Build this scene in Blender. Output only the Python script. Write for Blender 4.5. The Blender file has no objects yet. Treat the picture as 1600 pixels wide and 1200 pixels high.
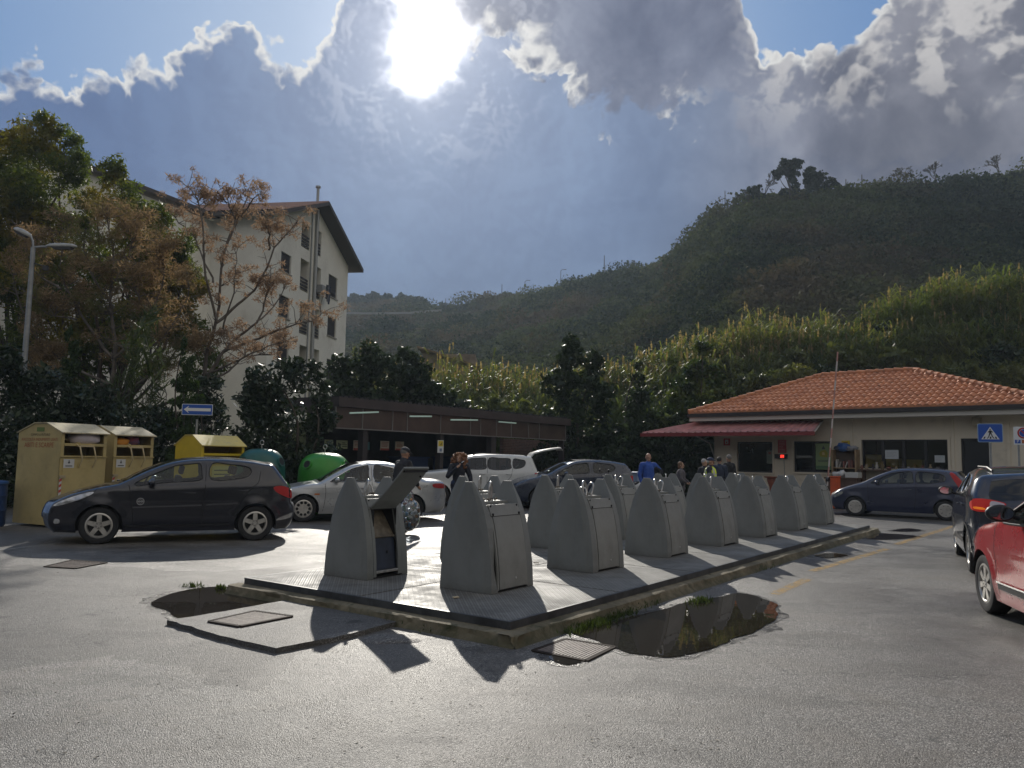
import bpy, bmesh, math, random
import numpy as np
from mathutils import Vector, Matrix, noise as mnoise
from mathutils.geometry import delaunay_2d_cdt, tessellate_polygon

rad = math.radians
SC = bpy.context.scene
COL = SC.collection
F, H, TH, PH = 1230.0, 1.58, math.atan(116 / 1230.0), 0.018

def ray(px, py):
    u = (px - 800) / F; v = (600 - py) / F
    u0 = u * math.cos(PH) - v * math.sin(PH); v0 = u * math.sin(PH) + v * math.cos(PH)
    return Vector((u0, math.cos(TH) - v0 * math.sin(TH), math.sin(TH) + v0 * math.cos(TH)))
def G(px, py, z=0.0):                                   # a photo point on the level z
    d = ray(px, py); t = (z - H) / d.z
    return Vector((d.x * t, d.y * t, z))
def AT(px, py, y):                                      # a photo point at distance y
    d = ray(px, py); t = y / d.y
    return Vector((d.x * t, y, H + d.z * t))

# ---------------------------------------------------------------- camera
cam = bpy.data.cameras.new('camera'); cam_o = bpy.data.objects.new('camera', cam); COL.objects.link(cam_o)
R0 = Vector((1, 0, 0)); F0 = Vector((0, math.cos(TH), math.sin(TH))); U0 = Vector((0, -math.sin(TH), math.cos(TH)))
rr = R0 * math.cos(PH) + U0 * math.sin(PH); uu = -R0 * math.sin(PH) + U0 * math.cos(PH)
cam_o.matrix_world = Matrix(((rr.x, uu.x, -F0.x, 0), (rr.y, uu.y, -F0.y, 0), (rr.z, uu.z, -F0.z, H), (0, 0, 0, 1)))
cam.sensor_width = 36; cam.lens = 36 * F / 1600; cam.clip_end = 3000; cam.clip_start = 0.05
SC.camera = cam_o

# ---------------------------------------------------------------- sun and sky
SUN_AZ, SUN_EL = rad(-7.0), rad(26.5)
sl = bpy.data.lights.new('sun', 'SUN'); sl.energy = 4.2; sl.angle = rad(0.6); sl.color = (1.0, 0.94, 0.84)
so = bpy.data.objects.new('sun', sl); COL.objects.link(so)
sdir = Vector((math.sin(SUN_AZ) * math.cos(SUN_EL), math.cos(SUN_AZ) * math.cos(SUN_EL), math.sin(SUN_EL)))
so.rotation_euler = (-sdir).to_track_quat('-Z', 'Y').to_euler(); so.location = (0, 0, 60)

W = bpy.data.worlds.new('World'); SC.world = W; W.use_nodes = True
wt = W.node_tree; wt.nodes.clear()
class NT:                                               # tiny node-graph writer
    def __init__(s, t): s.t = t
    def n(s, typ, **k):
        o = s.t.nodes.new(typ)
        for a, b in k.items():
            if a == 'ins':
                for i, v in b.items(): s.set(o.inputs[i], v)
            else: setattr(o, a, b)
        return o
    def set(s, sock, v):
        if isinstance(v, bpy.types.NodeSocket): s.t.links.new(v, sock)
        elif isinstance(v, bpy.types.Node): s.t.links.new(v.outputs[0], sock)
        else:
            if hasattr(sock.default_value, '__len__') and len(sock.default_value) == 4 and len(v) == 3: v = (*v, 1)
            sock.default_value = v
    def m(s, op, a, b=0.0, c=0.0, clamp=False):
        o = s.n('ShaderNodeMath', operation=op, use_clamp=clamp); s.set(o.inputs[0], a); s.set(o.inputs[1], b); s.set(o.inputs[2], c)
        return o.outputs[0]
    def mix(s, f, a, b, mode='MIX'):
        o = s.n('ShaderNodeMix', data_type='RGBA', blend_type=mode); s.set(o.inputs[0], f); s.set(o.inputs[6], a); s.set(o.inputs[7], b)
        return o.outputs[2]
    def step(s, v, lo, hi, a=0.0, b=1.0):
        o = s.n('ShaderNodeMapRange', interpolation_type='SMOOTHSTEP'); s.set(o.inputs[0], v); s.set(o.inputs[1], lo); s.set(o.inputs[2], hi); s.set(o.inputs[3], a); s.set(o.inputs[4], b)
        return o.outputs[0]
    def noise(s, vec, scale, detail=6, rough=0.55, dist=0.0, col=False):
        o = s.n('ShaderNodeTexNoise'); s.set(o.inputs['Vector'], vec); s.set(o.inputs['Scale'], scale); s.set(o.inputs['Detail'], detail); s.set(o.inputs['Roughness'], rough); s.set(o.inputs['Distortion'], dist)
        return o.outputs[1 if col else 0]
    def ramp(s, v, stops, interp='LINEAR'):
        o = s.n('ShaderNodeValToRGB'); s.set(o.inputs[0], v); r = o.color_ramp; r.interpolation = interp
        while len(r.elements) < len(stops): r.elements.new(0.5)
        for e, (p, c) in zip(r.elements, stops):
            e.position = p; e.color = (*c, 1) if hasattr(c, '__len__') else (c, c, c, 1)
        return o.outputs[0]
def lin(r, g, b):                                       # sRGB bytes to linear
    return tuple(((c / 255) / 12.92 if c / 255 <= 0.04045 else ((c / 255 + 0.055) / 1.055) ** 2.4) for c in (r, g, b))

def sky():
    N = NT(wt)
    geo = N.n('ShaderNodeTexCoord').outputs['Generated']
    sep = N.n('ShaderNodeSeparateXYZ', ins={0: geo})
    x, y, z = sep.outputs
    az = N.m('ARCTAN2', x, y)                           # azimuth from north, right positive
    el = N.m('ARCSINE', z)
    def ae(px, py):
        d = ray(px, py).normalized(); return math.atan2(d.x, d.y), math.asin(d.z)
    def curve(pts, below=True):                         # elevation of an edge as a function of azimuth
        o = N.n('ShaderNodeFloatCurve'); lo, hi = -1.2, 1.2
        cp = sorted([((ae(*p)[0] - lo) / (hi - lo), ae(*p)[1]) for p in pts])
        c = o.mapping.curves[0]; o.mapping.use_clip = False
        while len(c.points) < len(cp): c.points.new(0.5, 0.5)
        for q, (a, b) in zip(c.points, cp): q.location = (a, b); q.handle_type = 'VECTOR'
        o.mapping.update()
        N.set(o.inputs[1], N.m('DIVIDE', N.m('SUBTRACT', az, lo), hi - lo, clamp=True))
        return o.outputs[0]
    n_big = N.noise(geo, 5.5, 9, 0.55, 0.3)
    n_mid = N.noise(geo, 14, 10, 0.6, 0.2)
    n_fin = N.noise(geo, 40, 6, 0.6)
    sd = ray(662, 48).normalized()
    def billow(v):                                      # cauliflower shapes
        w = N.n('ShaderNodeVectorMath', operation='ADD', ins={0: v, 1: N.n('ShaderNodeVectorMath', operation='SCALE', ins={0: N.noise(v, 9, 4, 0.6, col=True), 3: 0.10}).outputs[0]}).outputs[0]
        t = None
        for sc, am in ((9, 0.46), (21, 0.28), (47, 0.16), (100, 0.10)):
            q = N.n('ShaderNodeTexVoronoi', feature='F1', ins={'Vector': w, 'Scale': float(sc)}).outputs[0]
            q = N.m('MULTIPLY', N.m('SUBTRACT', 0.75, q), am); t = q if t is None else N.m('ADD', t, q)
        return t
    bl = billow(geo)
    off = N.n('ShaderNodeVectorMath', operation='ADD', ins={0: geo, 1: N.n('ShaderNodeVectorMath', operation='SCALE', ins={0: N.n('ShaderNodeVectorMath', operation='SUBTRACT', ins={0: tuple(sd), 1: geo}).outputs[0], 3: 0.045}).outputs[0]}).outputs[0]
    bl2 = billow(off)
    relief = N.m('SUBTRACT', bl, bl2)                   # sides of the billows turned to the sun
    puff = N.m('SUBTRACT', N.m('ADD', N.m('MULTIPLY', bl, 1.5), N.m('MULTIPLY', n_fin, 0.16)), 0.62)
    dot = N.n('ShaderNodeVectorMath', operation='DOT_PRODUCT', ins={0: geo, 1: tuple(sd)}).outputs['Value']
    ang = N.m('ARCCOSINE', N.m('MINIMUM', dot, 1.0))
    nish = N.n('ShaderNodeTexSky', sky_type='NISHITA', sun_disc=False, sun_elevation=SUN_EL, sun_rotation=SUN_AZ, air_density=1.0, dust_density=0.6, ozone_density=1.6)
    nis = N.mix(1.0, nish.outputs[0], (0.06, 0.06, 0.06), 'MULTIPLY')
    blue = N.mix(0.75, nis, N.mix(N.step(ang, 0.1, 0.6), lin(165, 192, 226), lin(96, 140, 196)))
    # body of the cloud bank: lighter towards the sun, slate blue below, warmer grey to the right
    body = N.mix(N.step(ang, 0.02, 0.50), lin(136, 153, 183), lin(88, 112, 151))
    body = N.mix(N.m('MULTIPLY', N.step(el, 0.34, 0.10), 0.7), body, lin(95, 115, 146))
    body = N.mix(N.m('MULTIPLY', N.step(az, -0.2, -0.6), 0.5), body, lin(82, 108, 156))
    grey = N.mix(N.step(n_big, 0.38, 0.62), lin(86, 90, 108), lin(128, 131, 145))
    body = N.mix(N.m('MULTIPLY', N.step(az, 0.08, 0.42), N.step(el, 0.12, 0.30, 0.35, 0.95)), body, grey)
    soft = N.m('MULTIPLY', N.step(n_big, 0.28, 0.72, 0.88, 1.12), N.step(relief, -0.10, 0.10, 0.96, 1.05))
    softc = N.n('ShaderNodeCombineColor', ins={0: soft, 1: soft, 2: N.m('ADD', N.m('MULTIPLY', soft, 0.8), 0.2)}).outputs[0]
    body = N.mix(1.0, body, softc, 'MULTIPLY')
    e1 = curve([(-400, 110), (0, 84), (60, 70), (105, 84), (200, 96), (245, 90), (290, 76), (325, 56), (370, 26), (402, 22), (440, 46), (480, 66), (520, 20), (560, -120), (640, -300), (1100, -300), (1150, -60), (1185, 50), (1215, 58), (1260, 54), (1310, 50), (1350, 12), (1400, -80), (1700, -200)])
    d1 = N.m('SUBTRACT', N.m('ADD', e1, N.m('MULTIPLY', puff, 0.085)), el)
    m1 = N.step(d1, -0.003, 0.009)
    rim1 = N.m('MULTIPLY', N.step(d1, 0.020, 0.002), N.step(ang, 0.95, 0.1, 0.55, 1.2))
    rim1 = N.m('MULTIPLY', N.m('MULTIPLY', rim1, N.step(n_mid, 0.34, 0.52)), N.step(d1, -0.005, 0.003))
    col = N.mix(m1, blue, body)
    # the higher ragged layer to the right of the sun
    e2 = curve([(300, -500), (560, -200), (600, 60), (650, 150), (700, 110), (760, 104), (820, 160), (868, 186), (930, 196), (980, 190), (1050, 226), (1095, 220), (1130, 210), (1200, 244), (1300, 300), (1500, 330), (1900, 360)])
    d2 = N.m('SUBTRACT', el, N.m('SUBTRACT', e2, N.m('MULTIPLY', puff, 0.13)))
    m2 = N.m('MULTIPLY', N.step(d2, -0.004, 0.016), N.step(az, -0.17, -0.07))
    lay = N.mix(N.step(n_big, 0.38, 0.64), lin(84, 92, 116), lin(126, 132, 152))
    lay = N.mix(N.step(az, 0.24, 0.5), lay, N.mix(N.step(n_big, 0.35, 0.65), lin(92, 95, 110), lin(138, 139, 150)))
    lay = N.mix(1.0, lay, softc, 'MULTIPLY')
    col = N.mix(N.m('MULTIPLY', m2, N.m('MULTIPLY', m1, 0.9)), col, lay)
    rim2 = N.m('MULTIPLY', N.m('MULTIPLY', N.step(d2, -0.004, 0.006), N.step(d2, 0.036, 0.008)), N.step(n_mid, 0.40, 0.55))
    rim2 = N.m('MULTIPLY', N.m('MULTIPLY', rim2, N.step(az, -0.10, -0.03)), N.step(az, 0.26, 0.19))
    # sunlit billows on the right and ragged scraps round the sun
    zone = N.m('MULTIPLY', N.step(az, 0.25, 0.36), N.m('MULTIPLY', N.step(N.m('ADD', el, N.m('MULTIPLY', az, 0.10)), 0.40, 0.50), m1))
    lit = N.m('MULTIPLY', N.step(N.m('ADD', relief, N.m('MULTIPLY', n_big, 0.22)), 0.08, 0.26), zone)
    col = N.mix(N.m('MULTIPLY', lit, 0.6), col, lin(222, 218, 214))
    scr = N.m('MULTIPLY', N.step(N.m('ADD', relief, N.m('MULTIPLY', n_mid, 0.30)), 0.15, 0.24), N.m('MULTIPLY', N.step(ang, 0.20, 0.07), m1))
    col = N.mix(N.m('MULTIPLY', scr, 0.22), col, lin(232, 234, 242))
    rim = N.m('ADD', rim1, rim2, clamp=True)
    col = N.mix(N.m('MULTIPLY', rim, 0.85), col, (0.80, 0.79, 0.76))
    w_az, w_el = ae(582, 272)
    wd = N.m('ADD', N.m('POWER', N.m('MULTIPLY', N.m('SUBTRACT', az, w_az), 30), 2.0), N.m('POWER', N.m('MULTIPLY', N.m('SUBTRACT', el, w_el), 45), 2.0))
    wm = N.m('MULTIPLY', N.step(wd, 1.0, 0.0), N.step(bl, 0.28, 0.40))
    col = N.mix(N.m('MULTIPLY', wm, 0.5), col, lin(200, 204, 214))
    # glow round the hidden sun and the burning gap in the cloud
    g1 = N.m('EXPONENT', N.m('MULTIPLY', ang, -10.0))
    core_a = N.m('ADD', ang, N.m('ADD', N.m('MULTIPLY', puff, 0.05), N.m('MULTIPLY', relief, -0.05)))
    core = N.step(core_a, 0.085, 0.008)
    halo = N.step(core_a, 0.15, 0.03)
    add = N.m('ADD', N.m('MULTIPLY', g1, 0.26), N.m('ADD', N.m('MULTIPLY', N.m('POWER', core, 3.2), 4.0), N.m('MULTIPLY', halo, 0.12)))
    addc = N.n('ShaderNodeCombineColor', ins={0: add, 1: N.m('MULTIPLY', add, 0.97), 2: N.m('MULTIPLY', add, 0.95)}).outputs[0]
    front = N.mix(1.0, col, addc, 'ADD')
    # the rest of the dome: broken cloud, brighter to the right behind the camera
    back = N.mix(N.step(n_big, 0.38, 0.6), lin(120, 134, 160), lin(196, 194, 192))
    back = N.mix(N.step(x, -0.3, 0.8, 0.0, 0.6), back, lin(240, 230, 214))
    back = N.mix(N.step(N.m('ADD', z, N.m('MULTIPLY', n_mid, 0.16)), 0.34, 0.20), back, lin(58, 58, 50))
    fin = N.mix(N.step(y, 0.35, -0.1), front, back)
    fin = N.mix(N.step(z, 0.0, -0.03), fin, lin(90, 95, 100))
    bg = N.n('ShaderNodeBackground', ins={0: fin, 1: 1.0})
    out = N.n('ShaderNodeOutputWorld', ins={0: bg})
sky()
W.cycles.sampling_method = 'MANUAL'; W.cycles.sample_map_resolution = 512
SC.render.engine = 'CYCLES'
SC.view_settings.view_transform = 'Standard'; SC.view_settings.look = 'None'; SC.view_settings.exposure = 0.0; SC.view_settings.gamma = 1.0
SC.cycles.use_denoising = True; SC.cycles.max_bounces = 7; SC.cycles.transparent_max_bounces = 16; SC.cycles.volume_bounces = 1
SC.cycles.sample_clamp_indirect = 6.0; SC.cycles.caustics_reflective = False; SC.cycles.caustics_refractive = False
SC.render.resolution_x = 1024; SC.render.resolution_y = 768

# ---------------------------------------------------------------- materials
MATS = {}
def mat(name, col, rough=0.6, metal=0.0, var=0.0, vscale=3.0, bump=0.0, bscale=20.0, spec=0.5, coat=0.0, streak=0.0, col2=None, dirt=0.0, dcol=(0.08, 0.07, 0.05), rvar=0.0):
    if name in MATS: return MATS[name]
    m = bpy.data.materials.new(name); m.use_nodes = True; t = m.node_tree; N = NT(t); b = t.nodes['Principled BSDF']
    tc = N.n('ShaderNodeTexCoord').outputs['Object']
    b.inputs['Roughness'].default_value = rough; b.inputs['Metallic'].default_value = metal
    b.inputs['Specular IOR Level'].default_value = spec; b.inputs['Coat Weight'].default_value = coat
    b.inputs['Coat Roughness'].default_value = 0.05
    c = (*col, 1); out = None
    if var > 0 or col2:
        c2 = col2 or tuple(v * (1 - var) for v in col); c1 = col if col2 else tuple(min(1, v * (1 + var)) for v in col)
        out = N.mix(N.step(N.noise(tc, vscale, 8, 0.6), 0.3, 0.7), c1, c2)
    if dirt > 0:
        d = N.m('MULTIPLY', N.step(N.noise(tc, vscale * 2.3, 9, 0.65, 0.5), 0.5, 0.75), dirt)
        out = N.mix(d, out if out is not None else c, (*dcol, 1))
    if streak > 0:
        sv = N.n('ShaderNodeMapping', ins={0: tc}); sv.inputs['Scale'].default_value = (22, 22, 1.3)
        out = N.mix(N.m('MULTIPLY', N.step(N.noise(sv.outputs[0], 1.0, 5, 0.6), 0.52, 0.72), streak), out if out is not None else c, (*dcol, 1))
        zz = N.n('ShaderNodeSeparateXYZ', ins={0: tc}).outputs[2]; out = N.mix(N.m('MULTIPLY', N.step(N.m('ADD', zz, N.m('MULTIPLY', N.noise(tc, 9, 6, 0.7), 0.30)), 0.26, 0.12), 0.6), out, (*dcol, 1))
    if out is not None: t.links.new(out, b.inputs['Base Color'])
    else: b.inputs['Base Color'].default_value = c
    if rvar > 0: t.links.new(N.step(N.noise(tc, vscale * 1.7, 6, 0.6), 0.3, 0.7, max(0.02, rough - rvar), min(1, rough + rvar)), b.inputs['Roughness'])
    if bump > 0:
        bp = N.n('ShaderNodeBump', ins={'Strength': bump, 'Distance': 0.01, 'Height': N.noise(tc, bscale, 5, 0.6)})
        t.links.new(bp.outputs[0], b.inputs['Normal'])
    MATS[name] = m; return m
def emis(name, col, s):
    if name in MATS: return MATS[name]
    m = mat(name, col, 0.5); b = m.node_tree.nodes['Principled BSDF']
    b.inputs['Emission Color'].default_value = (*col, 1); b.inputs['Emission Strength'].default_value = s
    return m
def glass_mat(name, tint=(0.7, 0.75, 0.74), refl=1.0, rough=0.02):
    if name in MATS: return MATS[name]
    m = bpy.data.materials.new(name); m.use_nodes = True; t = m.node_tree; N = NT(t); t.nodes.clear()
    fr = N.n('ShaderNodeFresnel', ins={0: 1.5})
    mx = N.n('ShaderNodeMixShader', ins={0: N.m('MULTIPLY', fr.outputs[0], refl, clamp=True), 1: N.n('ShaderNodeBsdfTransparent', ins={0: tint}), 2: N.n('ShaderNodeBsdfGlossy', ins={0: (1, 1, 1), 1: rough})})
    N.n('ShaderNodeOutputMaterial', ins={0: mx}); MATS[name] = m; return m
def leaf_mat(name, c1, c2, c3=None, rough=0.5, trans=0.35, spec=0.4, vscale=0.35, tt=(1.5, 1.45, 0.7)):
    if name in MATS: return MATS[name]
    m = bpy.data.materials.new(name); m.use_nodes = True; t = m.node_tree; N = NT(t); b = t.nodes['Principled BSDF']
    at = N.n('ShaderNodeAttribute', attribute_name='var').outputs['Fac']
    tc = N.n('ShaderNodeTexCoord').outputs['Object']
    c = N.mix(at, c1, c2)
    if c3: c = N.mix(N.step(N.noise(tc, vscale, 4, 0.6), 0.48, 0.62), c, c3)
    t.links.new(c, b.inputs['Base Color']); b.inputs['Roughness'].default_value = rough; b.inputs['Specular IOR Level'].default_value = spec
    tr = N.n('ShaderNodeBsdfTranslucent'); t.links.new(N.mix(1.0, c, tt, 'MULTIPLY'), tr.inputs[0])
    mx = N.n('ShaderNodeMixShader', ins={0: trans, 1: b.outputs[0], 2: tr.outputs[0]})
    t.links.new(mx.outputs[0], t.nodes['Material Output'].inputs[0]); MATS[name] = m; return m

# ---------------------------------------------------------------- mesh helpers
class MB:
    def __init__(s): s.v = []; s.f = []; s.mi = []; s.cur = 0
    def mat(s, i): s.cur = i; return s
    def add(s, vs, fs):
        o = len(s.v); s.v += [tuple(v) for v in vs]; s.f += [tuple(o + i for i in f) for f in fs]; s.mi += [s.cur] * len(fs); return s
    def box(s, x0, x1, y0, y1, z0, z1, M=None):
        vs = [Vector((x, y, z)) for z in (z0, z1) for y in (y0, y1) for x in (x0, x1)]
        if M: vs = [M @ v for v in vs]
        return s.add(vs, [(0, 2, 3, 1), (4, 5, 7, 6), (0, 1, 5, 4), (2, 6, 7, 3), (0, 4, 6, 2), (1, 3, 7, 5)])
    def tube(s, pts, r, n=8, cap=True):
        pts = [Vector(p) for p in pts]; rs = r if hasattr(r, '__len__') else [r] * len(pts); rings = []
        up = None
        for i, p in enumerate(pts):
            a = pts[max(0, i - 1)]; b = pts[min(len(pts) - 1, i + 1)]; d = (b - a)
            if d.length < 1e-9: d = Vector((0, 0, 1))
            d.normalize()
            if up is None: up = Vector((0, 0, 1)) if abs(d.z) < 0.9 else Vector((1, 0, 0))
            sx = d.cross(up)
            if sx.length < 1e-6: sx = d.orthogonal()
            sx.normalize(); up = sx.cross(d).normalized()
            rings.append([p + (sx * math.cos(2 * math.pi * k / n) + up * math.sin(2 * math.pi * k / n)) * rs[i] for k in range(n)])
        vs = [v for q in rings for v in q]; fs = []
        for i in range(len(pts) - 1):
            for k in range(n): fs.append((i * n + k, i * n + (k + 1) % n, (i + 1) * n + (k + 1) % n, (i + 1) * n + k))
        if cap: fs.append(tuple(range(n - 1, -1, -1))); fs.append(tuple((len(pts) - 1) * n + k for k in range(n)))
        return s.add(vs, fs)
    def prism(s, poly, fn0, fn1):                      # poly of (a,b); fn maps (a,b)->3D for the two caps
        n = len(poly); vs = [fn0(*p) for p in poly] + [fn1(*p) for p in poly]
        fs = [tuple(range(n - 1, -1, -1)), tuple(range(n, 2 * n))] + [(i, (i + 1) % n, n + (i + 1) % n, n + i) for i in range(n)]
        return s.add(vs, fs)
    def lathe(s, prof, n=24, M=None, axis='z', a0=0.0, a1=2 * math.pi):
        full = abs(a1 - a0 - 2 * math.pi) < 1e-6; m = n if full else n + 1; vs = []
        for (r, h) in prof:
            for k in range(m):
                a = a0 + (a1 - a0) * k / n
                v = Vector((r * math.cos(a), r * math.sin(a), h)) if axis == 'z' else Vector((r * math.cos(a), h, r * math.sin(a)))
                vs.append(M @ v if M else v)
        fs = []
        for i in range(len(prof) - 1):
            for k in range(n):
                k2 = (k + 1) % m
                fs.append((i * m + k, i * m + k2, (i + 1) * m + k2, (i + 1) * m + k))
        return s.add(vs, fs)
    def ell(s, c, r, n=12, M=None):
        c = Vector(c); r = Vector(r) if hasattr(r, '__len__') else Vector((r, r, r)); vs = []; fs = []; m = n // 2 + 1
        for i in range(m):
            t = math.pi * i / (m - 1)
            for k in range(n):
                a = 2 * math.pi * k / n; v = Vector((math.sin(t) * math.cos(a) * r.x, math.sin(t) * math.sin(a) * r.y, math.cos(t) * r.z))
                vs.append(c + (M @ v if M else v))
        for i in range(m - 1):
            for k in range(n): fs.append((i * n + k, (i + 1) * n + k, (i + 1) * n + (k + 1) % n, i * n + (k + 1) % n))
        return s.add(vs, fs)
    def build(s, name, ms, parent=None, smooth=False, bevel=0.0, loc=None):
        me = bpy.data.meshes.new(name); me.from_pydata(s.v, [], s.f)
        ms = ms if isinstance(ms, (list, tuple)) else [ms]
        for m in ms: me.materials.append(m)
        me.polygons.foreach_set('material_index', [min(i, len(ms) - 1) for i in s.mi])
        bm = bmesh.new(); bm.from_mesh(me); bmesh.ops.remove_doubles(bm, verts=bm.verts, dist=1e-5); bmesh.ops.recalc_face_normals(bm, faces=bm.faces)
        bm.to_mesh(me); bm.free()
        if smooth: me.polygons.foreach_set('use_smooth', [True] * len(me.polygons)); me.set_sharp_from_angle(angle=rad(smooth if smooth > 1 else 35))
        o = bpy.data.objects.new(name, me); COL.objects.link(o)
        if parent: o.parent = parent
        if loc is not None: o.location = loc
        if bevel > 0:
            b = o.modifiers.new('bevel', 'BEVEL'); b.width = bevel; b.segments = 2; b.limit_method = 'ANGLE'; b.angle_limit = rad(35)
        return o
def tag(o, label=None, cat=None, group=None, kind=None):
    if label: o['label'] = label
    if cat: o['category'] = cat
    if group: o['group'] = group
    if kind: o['kind'] = kind
    return o
def empty(name, loc, rz=0.0, label=None, cat=None, group=None):
    o = bpy.data.objects.new(name, None); COL.objects.link(o); o.location = loc; o.rotation_euler = (0, 0, rz); o.empty_display_size = 0.2
    return tag(o, label, cat, group)
def copy_tree(o, parent=None):
    c = o.copy(); COL.objects.link(c); c.parent = parent
    for ch in list(o.children): copy_tree(ch, c)
    return c
def quads_obj(name, P, m, parent=None, var=None, mats=None, mi=None, smooth=False):   # P: (n,4,3) array
    n = len(P); me = bpy.data.meshes.new(name)
    me.vertices.add(n * 4); me.vertices.foreach_set('co', P.reshape(-1).astype(np.float32))
    me.loops.add(n * 4); me.loops.foreach_set('vertex_index', np.arange(n * 4, dtype=np.int32))
    me.polygons.add(n); me.polygons.foreach_set('loop_start', np.arange(0, n * 4, 4, dtype=np.int32))
    for q in (mats or [m]): me.materials.append(q)
    if mi is not None: me.polygons.foreach_set('material_index', mi.astype(np.int32))
    a = me.attributes.new('var', 'FLOAT', 'FACE'); a.data.foreach_set('value', (var if var is not None else np.random.rand(n)).astype(np.float32))
    me.update(); me.validate()
    o = bpy.data.objects.new(name, me); COL.objects.link(o)
    if parent: o.parent = parent
    return o
def rot_basis(rng, n, up=0.0):
    d = rng.normal(size=(n, 3)); d[:, 2] += up; d /= np.linalg.norm(d, axis=1)[:, None]
    e = rng.normal(size=(n, 3)); e -= (e * d).sum(1)[:, None] * d; e /= np.linalg.norm(e, axis=1)[:, None]
    return d, e
def leaf_quads(rng, C, ln, wd, up=0.0, jit=0.35):       # one quad per centre
    n = len(C); d, e = rot_basis(rng, n, up); s = (1 + jit * rng.normal(size=n)).clip(0.4, 1.9)[:, None]
    a = d * ln * s * 0.5; b = e * wd * s * 0.5
    return np.stack([C - a, C + b * 1.0 + a * 0.1, C + a, C - b * 1.0 + a * 0.1], 1)
def clump_points(rng, blobs, per):                      # blobs (n,6): centre, radii ; points near shells
    out = []
    for b in blobs:
        n = max(4, int(per * (b[3] * b[4] + b[3] * b[5] + b[4] * b[5]) / 3)); d = rng.normal(size=(n, 3)); d /= np.linalg.norm(d, axis=1)[:, None]
        r = rng.random(n) ** 0.42; r *= (0.86 + 0.3 * rng.random(n))
        out.append(np.array(b[:3]) + d * r[:, None] * np.array(b[3:6]))
    return np.concatenate(out)
def text_mb(body, size, fn, align='CENTER', ext=0.0):
    cu = bpy.data.curves.new('t', 'FONT'); cu.body = body; cu.size = size; cu.align_x = align; cu.align_y = 'CENTER'; cu.resolution_u = 3
    o = bpy.data.objects.new('t', cu); COL.objects.link(o); dg = bpy.context.evaluated_depsgraph_get(); dg.update()
    me = bpy.data.meshes.new_from_object(o.evaluated_get(dg)); mb = MB()
    mb.add([fn(v.co.x, v.co.y) for v in me.vertices], [tuple(p.vertices) for p in me.polygons])
    bpy.data.objects.remove(o); bpy.data.curves.remove(cu); bpy.data.meshes.remove(me); return mb
def inpoly(x, y, P):
    c = False; j = len(P) - 1
    for i in range(len(P)):
        xi, yi = P[i]; xj, yj = P[j]
        if (yi > y) != (yj > y) and x < (xj - xi) * (y - yi) / (yj - yi) + xi: c = not c
        j = i
    return c
def catmull(P, k=4, closed=False):
    P = [tuple(p) for p in P]; n = len(P); out = []
    for i in range(n if closed else n - 1):
        p0 = P[(i - 1) % n] if closed else P[max(0, i - 1)]; p1 = P[i]; p2 = P[(i + 1) % n]; p3 = P[(i + 2) % n] if closed else P[min(n - 1, i + 2)]
        for j in range(k):
            t = j / k
            out.append(tuple(0.5 * (2 * b + (c - a) * t + (2 * a - 5 * b + 4 * c - d) * t * t + (3 * b - a - 3 * c + d) * t ** 3) for a, b, c, d in zip(p0, p1, p2, p3)))
    if not closed: out.append(P[-1])
    return out
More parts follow.
